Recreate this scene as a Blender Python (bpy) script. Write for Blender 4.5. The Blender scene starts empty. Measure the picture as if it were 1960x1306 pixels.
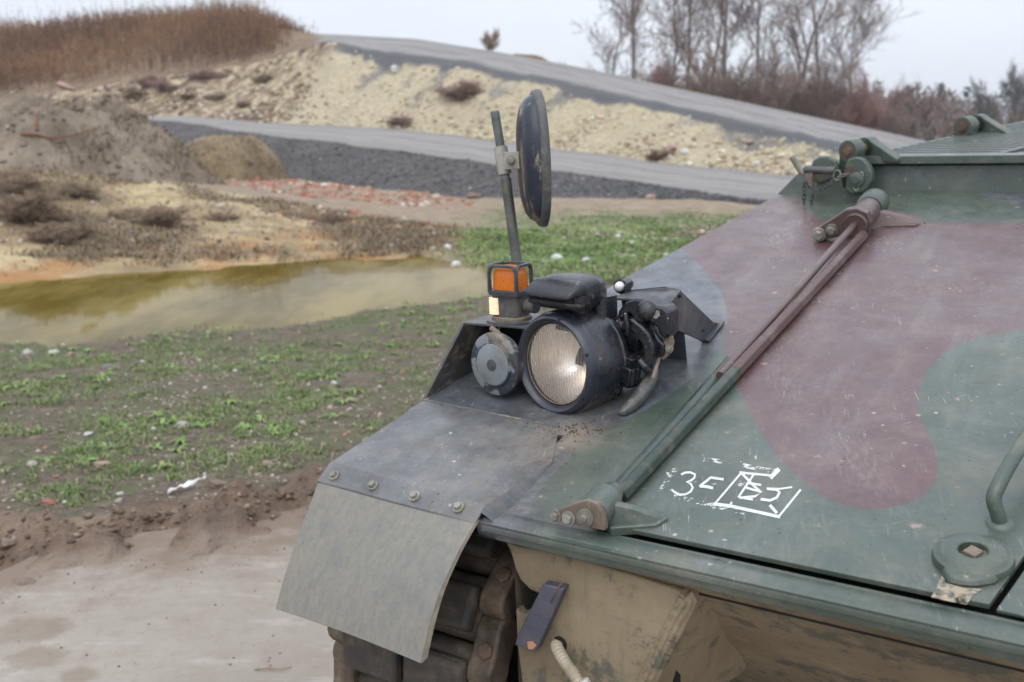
import bpy, bmesh, math, random
import numpy as np
from mathutils import Vector, Matrix, Quaternion
C_ = bpy.context.scene
COL = C_.collection
# ------------------------------------------------------------------ camera, sky, sun, exposure
F = 1905.0; CX, CY = 980.0, 653.0                       # focal length and centre in pixels of the 1960 x 1306 photograph
PITCH = math.atan((CY - 228.0) / F)
CAM = np.array([0.0, 0.0, 2.05])
RT = np.array([1.0, 0, 0]); UPV = np.array([0, math.sin(PITCH), math.cos(PITCH)]); FW = np.array([0, math.cos(PITCH), -math.sin(PITCH)])
cd = bpy.data.cameras.new('camera'); cam = bpy.data.objects.new('camera', cd); COL.objects.link(cam)
cd.sensor_width = 36.0; cd.lens = 36.0 * F / 1960.0
cam.location = CAM; cam.rotation_euler = (math.pi / 2 - PITCH, 0, 0)
cd.clip_start = 0.05; cd.clip_end = 6000
cd.dof.use_dof = True; cd.dof.focus_distance = 2.15; cd.dof.aperture_fstop = 4.1; cd.dof.aperture_blades = 0
C_.camera = cam
SUN_EL, SUN_ROT = math.radians(52), math.radians(200)
w = bpy.data.worlds.new('World'); C_.world = w; w.use_nodes = True
nt = w.node_tree; nt.nodes.clear()
sk = nt.nodes.new('ShaderNodeTexSky'); sk.sky_type = 'NISHITA'; sk.sun_disc = False
sk.sun_elevation = SUN_EL; sk.sun_rotation = SUN_ROT; sk.air_density = 1.0; sk.dust_density = 3.0; sk.ozone_density = 1.5
tcw = nt.nodes.new('ShaderNodeTexCoord'); mpw = nt.nodes.new('ShaderNodeMapping'); mpw.inputs['Scale'].default_value = (1.2, 1.2, 3.0)
nzw = nt.nodes.new('ShaderNodeTexNoise'); nzw.inputs['Scale'].default_value = 1.3; nzw.inputs['Detail'].default_value = 5
crw = nt.nodes.new('ShaderNodeValToRGB')                 # the even cloud deck, a little thicker here and there
crw.color_ramp.elements[0].position = 0.3; crw.color_ramp.elements[0].color = (8.0, 8.7, 10.0, 1)
crw.color_ramp.elements[1].position = 0.72; crw.color_ramp.elements[1].color = (9.5, 10.0, 10.8, 1)
sxw = nt.nodes.new('ShaderNodeSeparateXYZ'); grw = nt.nodes.new('ShaderNodeMapRange'); grw.inputs['From Min'].default_value = 0.0; grw.inputs['From Max'].default_value = 1.0
grw.inputs['To Min'].default_value = 1.0; grw.inputs['To Max'].default_value = 1.9       # an overcast sky is about twice as bright overhead as at the horizon
muw = nt.nodes.new('ShaderNodeMix'); muw.data_type = 'RGBA'; muw.blend_type = 'MULTIPLY'; muw.inputs[0].default_value = 1.0
mxw = nt.nodes.new('ShaderNodeMix'); mxw.data_type = 'RGBA'; mxw.inputs[0].default_value = 0.86
bgw = nt.nodes.new('ShaderNodeBackground'); bgw.inputs['Strength'].default_value = 0.077
ouw = nt.nodes.new('ShaderNodeOutputWorld')
L = nt.links.new
L(tcw.outputs['Generated'], mpw.inputs[0]); L(mpw.outputs[0], nzw.inputs['Vector']); L(nzw.outputs['Fac'], crw.inputs[0])
L(tcw.outputs['Generated'], sxw.inputs[0]); L(sxw.outputs[2], grw.inputs[0]); L(crw.outputs[0], muw.inputs[6]); L(grw.outputs[0], muw.inputs[7])
L(sk.outputs[0], mxw.inputs[6]); L(muw.outputs[2], mxw.inputs[7]); L(mxw.outputs[2], bgw.inputs['Color']); L(bgw.outputs[0], ouw.inputs['Surface'])
sd = bpy.data.lights.new('sun', 'SUN'); sd.energy = 0.9; sd.angle = math.radians(60); sd.color = (1.0, 0.97, 0.93)
sun = bpy.data.objects.new('sun', sd); COL.objects.link(sun)
sun.rotation_euler = (math.radians(38), 0, math.radians(-20))
sun.location = (0, 0, 30)
C_.view_settings.view_transform = 'Standard'; C_.view_settings.look = 'None'
C_.view_settings.exposure = 0.38; C_.view_settings.gamma = 1.0; C_.view_settings.use_curve_mapping = False
C_.render.engine = 'CYCLES'
C_.cycles.max_bounces = 8; C_.cycles.transparent_max_bounces = 16
C_.cycles.caustics_reflective = False; C_.cycles.caustics_refractive = False
rng = np.random.default_rng(7); random.seed(7)

# ------------------------------------------------------------------ places: rays of the photograph, the ground, the vehicle's own axes
def ray(x, y): return RT * ((x - CX) / F) + UPV * ((CY - y) / F) + FW
def at(x, y, d): return CAM + ray(x, y) * d
def atz(x, y, z):
    d = ray(x, y); return CAM + d * ((z - CAM[2]) / d[2])
def nrm(v): return v / np.linalg.norm(v)
A = nrm(ray(-1994, 341))                                  # across the vehicle, to its right-hand side
_p = ray(1680, 293); _d = (RT + UPV * 0.207) / F
Rr = nrm(_p - _d * ((_p @ A) / (_d @ A)))                 # to the rear
N = np.cross(Rr, A); N = -N if N[2] < 0 else N            # up
_p = ray(1640, 440); _d = (RT * 480 + UPV * 570) / F
S = nrm(_p - _d * ((_p @ A) / (_d @ A)))                  # up the glacis
GN = nrm(np.cross(S, A)); GN = -GN if GN[2] < 0 else GN   # glacis normal
O = CAM + ray(920, 1000) * 1.95                           # lower front corner of the glacis
def V(u, w_, n): return O + A * u + Rr * w_ + N * n
def loc(P): q = np.asarray(P) - O; return np.array([q @ A, q @ Rr, q @ N])
def hit(x, y, nn, base):
    d = ray(x, y); return CAM + d * (((base - CAM) @ nn) / (d @ nn))
def gl(x, y, h=0.0): return hit(x, y, GN, O + GN * h)
def G(u, s, h=0.0): return O + A * u + S * s + GN * h      # across, up the slope, off the plate
def gus(P): q = np.asarray(P) - O; return np.array([q @ A, q @ S, q @ GN])
def pu(x, y, u0): return hit(x, y, A, O + A * u0)
def pw(x, y, w0): return hit(x, y, Rr, O + Rr * w0)
def pn(x, y, n0): return hit(x, y, N, O + N * n0)

# ------------------------------------------------------------------ noise
def _h(ix, iy, s):
    n = (ix.astype(np.int64) * 374761393 + iy.astype(np.int64) * 668265263 + s * 974634721) & 0x7fffffff
    n = ((n ^ (n >> 13)) * 1274126177) & 0x7fffffff
    return ((n ^ (n >> 16)) & 0xffff) / 65535.0
def vnoise(x, y, s=0):
    x = np.asarray(x, float); y = np.asarray(y, float)
    ix = np.floor(x); iy = np.floor(y); fx = x - ix; fy = y - iy
    fx = fx * fx * (3 - 2 * fx); fy = fy * fy * (3 - 2 * fy)
    a = _h(ix, iy, s); b = _h(ix + 1, iy, s); c = _h(ix, iy + 1, s); d = _h(ix + 1, iy + 1, s)
    return (a * (1 - fx) + b * fx) * (1 - fy) + (c * (1 - fx) + d * fx) * fy
def fbm(x, y, oct=4, s=0):
    v = 0; a = 0.5; t = 0
    for k in range(oct):
        v = v + a * vnoise(np.asarray(x) * 2 ** k, np.asarray(y) * 2 ** k, s + k); t += a; a *= 0.5
    return v / t * 2 - 1

# ------------------------------------------------------------------ meshes and objects
class MB:
    def __init__(self): self.v = []; self.f = []
    def add(self, vs, fs):
        o = len(self.v); self.v.extend([tuple(map(float, p)) for p in vs]); self.f.extend([tuple(i + o for i in q) for q in fs]); return self
    def hexa(self, p):                                     # eight corners: four below, the same four above
        return self.add(p, [(3, 2, 1, 0), (4, 5, 6, 7), (0, 1, 5, 4), (1, 2, 6, 5), (2, 3, 7, 6), (3, 0, 4, 7)])
    def prism(self, poly, vec):
        n = len(poly); vec = np.asarray(vec); q = [np.asarray(p) for p in poly]
        return self.add(q + [p + vec for p in q], [tuple(range(n))[::-1], tuple(range(n, 2 * n))] + [(i, (i + 1) % n, (i + 1) % n + n, i + n) for i in range(n)])
    def rings(self, rings, cap=True, close=True):
        n = len(rings[0]); vs = [p for r in rings for p in r]; fs = []
        for k in range(len(rings) - 1):
            for i in range(n if close else n - 1):
                j = (i + 1) % n; fs.append((k * n + i, k * n + j, (k + 1) * n + j, (k + 1) * n + i))
        if cap: fs.append(tuple(range(n))[::-1]); fs.append(tuple((len(rings) - 1) * n + i for i in range(n)))
        return self.add(vs, fs)
    def tube(self, pts, rad, seg=12, cap=True):
        pts = [np.asarray(p, float) for p in pts]; m = len(pts)
        rad = [rad] * m if np.isscalar(rad) else rad
        t0 = nrm(pts[1] - pts[0]); x = nrm(np.cross(t0, [0.31, 0.17, 0.93])); rs = []
        for k in range(m):
            t = nrm(pts[min(k + 1, m - 1)] - pts[max(k - 1, 0)]); x = nrm(x - t * (x @ t)); y = np.cross(t, x)
            rs.append([pts[k] + rad[k] * (math.cos(a) * x + math.sin(a) * y) for a in np.linspace(0, 2 * math.pi, seg, endpoint=False)])
        return self.rings(rs, cap)
    def lathe(self, c, ax, prof, seg=32, cap=True, xref=None):  # prof: (along the axis, radius)
        ax = nrm(np.asarray(ax, float)); c = np.asarray(c, float)
        x = nrm(np.cross(ax, [0.13, 0.21, 0.97] if xref is None else xref)); y = np.cross(ax, x)
        rs = [[c + ax * h + r * (math.cos(a) * x + math.sin(a) * y) for a in np.linspace(0, 2 * math.pi, seg, endpoint=False)] for h, r in prof]
        return self.rings(rs, cap)
    def build(self, name, mat, parent=None, smooth=35, bevel=0.0, seg=2, origin=None, sub=0):
        me = bpy.data.meshes.new(name); vs = np.array(self.v, float)
        if origin is None: origin = vs.mean(0)
        me.from_pydata([tuple(p) for p in (vs - origin)], [], self.f); me.update()
        bm = bmesh.new(); bm.from_mesh(me); bmesh.ops.recalc_face_normals(bm, faces=bm.faces[:]); bm.to_mesh(me); bm.free()
        return link(name, me, mat, parent, Matrix.Translation(origin), smooth, bevel, seg, sub)
WM = {}
def link(name, me, mat, parent=None, M=None, smooth=35, bevel=0.0, seg=2, sub=0):
    if mat is not None and len(me.materials) == 0: me.materials.append(mat)
    if smooth:
        me.polygons.foreach_set('use_smooth', [True] * len(me.polygons)); me.set_sharp_from_angle(angle=math.radians(smooth))
    o = bpy.data.objects.new(name, me); COL.objects.link(o); place(o, parent, M or Matrix())
    if bevel:
        b = o.modifiers.new('bevel', 'BEVEL'); b.width = bevel; b.segments = seg; b.limit_method = 'ANGLE'; b.angle_limit = math.radians(32); b.harden_normals = False
    if sub:
        s = o.modifiers.new('smooth', 'SUBSURF'); s.levels = sub; s.render_levels = sub
    return o
def place(o, parent, M):
    if parent is not None: o.parent = parent; o.matrix_parent_inverse = WM[parent.name].inverted()
    o.matrix_basis = M; WM[o.name] = M.copy()
def empty(name, p, parent=None):
    o = bpy.data.objects.new(name, None); o.empty_display_size = 0.1; COL.objects.link(o); place(o, parent, Matrix.Translation(Vector(p))); return o
def tag(o, label=None, cat=None, group=None, kind=None):
    for k, v in (('label', label), ('category', cat), ('group', group), ('kind', kind)):
        if v: o[k] = v
    return o
def frame_matrix(p, x, y, z):
    return Matrix(((x[0], y[0], z[0], p[0]), (x[1], y[1], z[1], p[1]), (x[2], y[2], z[2], p[2]), (0, 0, 0, 1)))
def axis_matrix(p, z, roll=0.0):
    z = nrm(np.asarray(z, float)); x = nrm(np.cross(z, [0.13, 0.21, 0.97] if abs(z[2]) < 0.95 else [1, 0.1, 0])); y = np.cross(z, x)
    c, s = math.cos(roll), math.sin(roll); x, y = x * c + y * s, y * c - x * s
    return frame_matrix(p, x, y, z)
def attr(me, name, vals):
    a = me.attributes.new(name, 'FLOAT', 'POINT'); a.data.foreach_set('value', np.asarray(vals, np.float32))
def raw(name, verts, tris, mat, nv=3, smooth=False, M=None, attrs=None, parent=None):   # big arrays of triangles or quads
    verts = np.asarray(verts, np.float32).reshape(-1, 3); tris = np.asarray(tris, np.int32).reshape(-1, nv)
    me = bpy.data.meshes.new(name); me.vertices.add(len(verts)); me.vertices.foreach_set('co', verts.ravel())
    me.loops.add(tris.size); me.loops.foreach_set('vertex_index', tris.ravel())
    me.polygons.add(len(tris)); me.polygons.foreach_set('loop_start', np.arange(0, tris.size, nv, dtype=np.int32))
    try: me.polygons.foreach_set('loop_total', np.full(len(tris), nv, np.int32))
    except Exception: pass
    me.update(calc_edges=True); me.validate()
    if smooth: me.polygons.foreach_set('use_smooth', [True] * len(me.polygons))
    for k, v in (attrs or {}).items(): attr(me, k, v)
    me.materials.append(mat)
    o = bpy.data.objects.new(name, me); COL.objects.link(o); place(o, parent, M or Matrix()); return o

# ------------------------------------------------------------------ materials
class NT:
    def __init__(self, name):
        self.m = bpy.data.materials.new(name); self.m.use_nodes = True; self.t = self.m.node_tree
        self.b = self.t.nodes['Principled BSDF']; self.out = self.t.nodes['Material Output']; self.tc = None
    def n(self, ty, **kw):
        x = self.t.nodes.new(ty)
        for k, v in kw.items(): setattr(x, k, v)
        return x
    def l(self, a, b): self.t.links.new(a, b)
    def val(self, sock, v):
        if hasattr(v, 'is_linked') or hasattr(v, 'links'): self.l(v, sock)
        else: sock.default_value = v
    def co(self, scale=(1, 1, 1), rot=(0, 0, 0), kind='Object'):
        if self.tc is None: self.tc = self.n('ShaderNodeTexCoord')
        m = self.n('ShaderNodeMapping'); m.inputs['Scale'].default_value = scale; m.inputs['Rotation'].default_value = rot
        self.l(self.tc.outputs[kind], m.inputs[0]); return m.outputs[0]
    def pos(self, scale=(1, 1, 1), rot=(0, 0, 0)):
        g = self.n('ShaderNodeNewGeometry'); m = self.n('ShaderNodeMapping'); m.inputs['Scale'].default_value = scale; m.inputs['Rotation'].default_value = rot
        self.l(g.outputs['Position'], m.inputs[0]); return m.outputs[0]
    def noise(self, vec, scale, detail=4, rough=0.55, dist=0.0):
        x = self.n('ShaderNodeTexNoise'); x.inputs['Scale'].default_value = scale; x.inputs['Detail'].default_value = detail; x.inputs['Roughness'].default_value = rough; x.inputs['Distortion'].default_value = dist
        self.l(vec, x.inputs['Vector']); return x.outputs['Fac']
    def voro(self, vec, scale, feat='F1'):
        x = self.n('ShaderNodeTexVoronoi', feature=feat); x.inputs['Scale'].default_value = scale; self.l(vec, x.inputs['Vector']); return x
    def at(self, name):
        a = self.n('ShaderNodeAttribute'); a.attribute_name = name; return a.outputs['Fac']
    def step(self, v, lo, hi, a=0.0, b=1.0):
        m = self.n('ShaderNodeMapRange', interpolation_type='SMOOTHSTEP'); self.l(v, m.inputs['Value'])
        m.inputs['From Min'].default_value = lo; m.inputs['From Max'].default_value = hi; m.inputs['To Min'].default_value = a; m.inputs['To Max'].default_value = b
        return m.outputs[0]
    def math(self, op, a, b=0.0, c=None):
        m = self.n('ShaderNodeMath', operation=op); self.val(m.inputs[0], a); self.val(m.inputs[1], b)
        if c is not None: self.val(m.inputs[2], c)
        return m.outputs[0]
    def mix(self, f, a, b, blend='MIX'):
        m = self.n('ShaderNodeMix', data_type='RGBA', blend_type=blend); self.val(m.inputs[0], f)
        for s, v in ((m.inputs[6], a), (m.inputs[7], b)):
            if isinstance(v, tuple): s.default_value = (*v[:3], 1)
            else: self.l(v, s)
        return m.outputs[2]
    def ramp(self, v, stops):
        r = self.n('ShaderNodeValToRGB'); e = r.color_ramp.elements
        while len(e) < len(stops): e.new(0.5)
        for x, (p, c) in zip(e, stops): x.position = p; x.color = (*c, 1)
        self.l(v, r.inputs[0]); return r.outputs[0]
    def bump(self, h, strength=0.3, dist=0.01, base=None):
        x = self.n('ShaderNodeBump'); x.inputs['Strength'].default_value = strength; x.inputs['Distance'].default_value = dist; self.l(h, x.inputs['Height'])
        if base is not None: self.l(base, x.inputs['Normal'])
        return x.outputs[0]
    def fin(self, col=None, rough=None, bump=None, metal=None, spec=None):
        if col is not None:
            if isinstance(col, tuple): self.b.inputs['Base Color'].default_value = (*col, 1)
            else: self.l(col, self.b.inputs['Base Color'])
        if rough is not None: self.val(self.b.inputs['Roughness'], rough)
        if bump is not None: self.l(bump, self.b.inputs['Normal'])
        if metal is not None: self.val(self.b.inputs['Metallic'], metal)
        if spec is not None: self.b.inputs['Specular IOR Level'].default_value = spec
        return self.m

GREEN = (0.054, 0.078, 0.060); BROWN = (0.098, 0.048, 0.050); BLACK = (0.024, 0.029, 0.040); DUST = (0.34, 0.27, 0.185)
def weathered(nm, base, dust=0.25, chips=0.5, rough=0.42, scratch=0.5, var=0.25, sc=1.0, camo=False, bumpy=0.08, spec=0.75, mud=None):
    t = NT(nm); g = t.n('ShaderNodeNewGeometry'); p = g.outputs['Position']
    dots = []
    for ax in (A, S, GN):                                    # across, up the slope and off the plate
        vm = t.n('ShaderNodeVectorMath', operation='DOT_PRODUCT'); t.l(p, vm.inputs[0]); vm.inputs[1].default_value = tuple(ax); dots.append(vm.outputs['Value'])
    cx = t.n('ShaderNodeCombineXYZ')
    for k in range(3): t.l(dots[k], cx.inputs[k])
    def lo(scale, rot=0.0):
        m = t.n('ShaderNodeMapping'); m.inputs['Rotation'].default_value = (0, 0, rot); t.l(cx.outputs[0], m.inputs[0]); m2 = t.n('ShaderNodeMapping'); m2.inputs['Scale'].default_value = scale; t.l(m.outputs[0], m2.inputs[0]); return m2.outputs[0]
    wob3 = t.n('ShaderNodeTexNoise'); wob3.inputs['Scale'].default_value = 55 * sc; wob3.inputs['Detail'].default_value = 3; t.l(p, wob3.inputs['Vector'])
    def cells(vec, r0, r1, keep, wob=0.0, scale=1.0):         # marks scattered one to a cell, most cells left empty
        if wob:
            mm = t.n('ShaderNodeVectorMath', operation='MULTIPLY_ADD'); t.l(wob3.outputs['Color'], mm.inputs[0]); mm.inputs[1].default_value = (wob, wob, wob); t.l(vec, mm.inputs[2]); vec = mm.outputs[0]
        v = t.voro(vec, scale); sp = t.n('ShaderNodeSeparateColor'); t.l(v.outputs['Color'], sp.inputs[0])
        rr = t.math('MULTIPLY', sp.outputs[1], r1); e = t.math('SUBTRACT', v.outputs['Distance'], rr)
        return t.math('MULTIPLY', t.step(e, r0, -r0), t.step(sp.outputs[0], 1 - keep, 1 - keep + .01))
    if camo:
        wob = t.math('MULTIPLY', t.math('SUBTRACT', t.noise(p, 45, 3), 0.5), 0.006)
        col = t.mix(t.step(t.math('ADD', t.at('brown'), wob), -0.0012, 0.0012), GREEN, BROWN)
        bk_ = t.step(t.math('ADD', t.at('black'), wob), -0.004, 0.004); col = t.mix(bk_, col, BLACK)
        col = t.mix(t.math('MULTIPLY', bk_, t.step(t.noise(p, 7, 8, .72), .34, .66, .08, .62)), col, (0.175, 0.19, 0.205))      # the black has chalked most
    else: col = t.mix(0.0, base, base)
    big = t.noise(p, 2.6 * sc, 7, 0.65); mid = t.noise(p, 9 * sc, 7, 0.7); fine = t.noise(p, 60 * sc, 5, 0.7)
    stain = t.noise(lo((9 * sc, 1.6 * sc, 9 * sc)), 1.0, 7, 0.68)          # rain has run down the slope
    col = t.mix(t.step(big, 0.40, 0.68, 0.0, var * .4), col, (0.26, 0.28, 0.285))          # chalky, faded paint
    col = t.mix(t.step(stain, 0.52, 0.74, 0.0, var * .6), col, (0.33, 0.34, 0.35))
    col = t.mix(t.step(stain, 0.48, 0.28, 0.0, var * 1.1), col, (0.022, 0.030, 0.030))
    col = t.mix(t.step(mid, 0.52, 0.74, 0.0, var * .9), col, (0.018, 0.02, 0.02))
    col = t.mix(t.step(fine, 0.50, 0.75, 0.0, var * .6), col, (0.20, 0.19, 0.18))
    d = t.math('MULTIPLY', t.step(t.noise(p, 5.5 * sc, 8, 0.75), 0.46, 0.72), dust)
    d = t.math('ADD', d, t.math('MULTIPLY', t.step(t.noise(lo((22 * sc, 3.0 * sc, 22 * sc), .25), 1.0, 6, .7), 0.54, 0.74), dust * 0.8))
    if camo: d = t.math('MINIMUM', t.math('ADD', d, t.math('MULTIPLY', t.at('dusty'), t.step(t.noise(p, 16, 6, 0.7), 0.3, 0.65, 0.35, 1.0))), 0.9)
    band = t.math('MULTIPLY', t.step(t.noise(lo((1.6 * sc, 7 * sc, 1.6 * sc), -.30), 1.0, 7, .7), .50, .70), t.step(fine, .3, .7, .4, 1.0)); col = t.mix(t.math('MULTIPLY', band, var * .42), col, (0.40, 0.36, 0.33))
    if mud:                                                   # dried mud splashed up from below
        vm = t.n('ShaderNodeVectorMath', operation='DOT_PRODUCT'); t.l(p, vm.inputs[0]); vm.inputs[1].default_value = tuple(N); hh = t.math('SUBTRACT', vm.outputs['Value'], float(O @ N))
        mm_ = t.step(t.math('ADD', hh, t.math('MULTIPLY', t.math('SUBTRACT', t.noise(p, 13, 7, .72), .5), (mud[1] - mud[0]) * 3.2)), mud[1], mud[0]); d = t.math('MINIMUM', t.math('ADD', d, t.math('MULTIPLY', mm_, mud[2])), .92)
    col = t.mix(d, col, DUST)
    gate = t.step(t.noise(p, 4.5 * sc, 6, .65), 0.45, 0.64, .15, 1.0)
    s1 = cells(lo((260 * sc, 7 * sc, 260 * sc), .42), .10, .22, .36, .15); s2 = cells(lo((380 * sc, 12 * sc, 380 * sc), .28), .10, .24, .34, .2); s3 = cells(lo((300 * sc, 18 * sc, 300 * sc), -.75), .10, .22, .14, .2)
    sm = t.math('MULTIPLY', t.math('MULTIPLY', t.math('MAXIMUM', t.math('MAXIMUM', s1, s2), s3), gate), t.step(fine, .42, .56, .05, 1.0))
    col = t.mix(t.math('MULTIPLY', sm, scratch), col, (0.48, 0.43, 0.39))
    c1 = t.math('MULTIPLY', cells(p, .07, .20, .10, .030, 21 * sc), t.step(fine, .40, .5, .2, 1.0)); col = t.mix(t.math('MULTIPLY', c1, chips), col, (0.30, 0.20, 0.14))
    c2 = cells(p, .12, .28, .14, .014, 60 * sc); col = t.mix(t.math('MULTIPLY', t.math('MULTIPLY', c2, chips), gate), col, (0.52, 0.46, 0.40))
    c3 = cells(p, .10, .30, .12, .012, 90 * sc); col = t.mix(t.math('MULTIPLY', c3, chips * .8), col, (0.02, 0.02, 0.02))
    if camo:                                                  # places rubbed pale or smeared with dried mud
        pl = t.math('MULTIPLY', t.at('pale'), t.step(t.noise(lo((90, 26, 90), .38), 1.0, 8, .8), .42, .66)); col = t.mix(t.math('MINIMUM', t.math('MULTIPLY', pl, .40), .45), col, (0.47, 0.43, 0.39))
        dk_ = t.math('MULTIPLY', t.at('grime'), t.step(t.noise(p, 24, 7, .72), .36, .58)); col = t.mix(t.math('MINIMUM', dk_, .8), col, (0.035, 0.036, 0.034))
    r = t.math('ADD', t.step(mid, 0.3, 0.7, rough - 0.10, rough + 0.10), t.math('MULTIPLY', d, 0.45))
    bp = t.bump(t.math('ADD', t.math('ADD', fine, t.math('MULTIPLY', big, 2.0)), t.math('MULTIPLY', c1, -.6)), bumpy * 1.4, 0.006)
    return t.fin(col, r, bp, spec=spec)
def flat(nm, col, rough=0.6, metal=0.0, nscale=20, amt=0.25, second=None, bumpd=0.004, bstr=0.3):
    t = NT(nm); p = t.pos(); f = t.noise(p, nscale, 6, 0.65)
    c = t.mix(t.step(f, 0.35, 0.7, 0, amt if second is None else 1.0), col, second or tuple(x * 0.4 for x in col))
    return t.fin(c, rough, t.bump(f, bstr, bumpd), metal)
# ------------------------------------------------------------------ the ground, built between lines that each lie at their own real distance
PXS = np.concatenate([np.arange(-1000, -100, 60), np.arange(-100, 2061, 12), np.arange(2100, 3001, 60)]).astype(float)
def line(pts, wig=0.0, f=0.02, s=0):                       # (px, py, depth) nodes -> world points, one for every column
    p = np.array(pts, float); py = np.interp(PXS, p[:, 0], p[:, 1]); d = np.interp(PXS, p[:, 0], p[:, 2])
    for k in range(2):
        py = np.convolve(np.pad(py, 1, 'edge'), [.25, .5, .25], 'valid'); d = np.convolve(np.pad(d, 1, 'edge'), [.25, .5, .25], 'valid')
    py = py + wig * fbm(PXS * f, PXS * 0 + s, 3, s)
    return np.array([at(x, y, e) for x, y, e in zip(PXS, py, d)])
def zline(pts, z, wig=0.0, f=0.02, s=0):                    # a line on level ground
    p = np.array(pts, float); py = np.interp(PXS, p[:, 0], p[:, 1])
    for k in range(2): py = np.convolve(np.pad(py, 1, 'edge'), [.25, .5, .25], 'valid')
    py = py + wig * fbm(PXS * f, PXS * 0 + s, 3, s)
    return np.array([atz(x, y, z) for x, y in zip(PXS, py)])
STRIPS = {}
def strip(name, La, Lb, nsub, amp, mat, sc=0.6, seed=0, sag=0.0, edge=True, gully=0.0):
    t = np.linspace(0, 1, nsub + 1); g = La[None] * (1 - t[:, None, None]) + Lb[None] * t[:, None, None]
    wgt = (np.clip(4 * t * (1 - t), 0, 1) ** 0.6 if edge else np.ones_like(t))[:, None]
    g = g.copy(); g[:, :, 2] += wgt * amp * fbm(g[:, :, 0] * sc, g[:, :, 1] * sc, 5, seed) + sag * (4 * t * (1 - t))[:, None]
    if gully:
        gx = np.concatenate([[0], np.cumsum(np.linalg.norm(np.diff(g.mean(0), axis=0), axis=1))])[None] + 0.8 * fbm(g[:, :, 0] * .4, g[:, :, 1] * .4, 3, seed + 3)
        g[:, :, 2] -= wgt * gully * np.clip(fbm(gx * .55 - t[:, None] * 1.2, t[:, None] * 1.3 + 0 * gx, 4, seed + 5), 0, 1)
    nr, nc = g.shape[:2]; idx = np.arange(nr * nc).reshape(nr, nc)
    q = np.stack([idx[:-1, :-1], idx[:-1, 1:], idx[1:, 1:], idx[1:, :-1]], -1).reshape(-1, 4)
    seg = np.linalg.norm(np.diff(g.mean(0), axis=0), axis=1); al = np.concatenate([[0], np.cumsum(seg)])
    o = raw(name, g.reshape(-1, 3), q, mat, 4, True, attrs={'v': np.repeat(t, nc), 'along': np.tile(al, nr), 'px': np.tile(PXS, nr)})
    o['kind'] = 'structure'; STRIPS[name] = g; return o
def spot(name, px, v):                                      # a point on a strip
    g = STRIPS[name]; nr = g.shape[0]; c = np.interp(px, PXS, np.arange(len(PXS))); r = np.asarray(v) * (nr - 1)
    c0 = np.clip(np.floor(c).astype(int), 0, g.shape[1] - 2); r0 = np.clip(np.floor(r).astype(int), 0, nr - 2); a = (c - c0)[..., None]; b = (r - r0)[..., None]
    return (g[r0, c0] * (1 - a) + g[r0, c0 + 1] * a) * (1 - b) + (g[r0 + 1, c0] * (1 - a) + g[r0 + 1, c0 + 1] * a) * b

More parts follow.
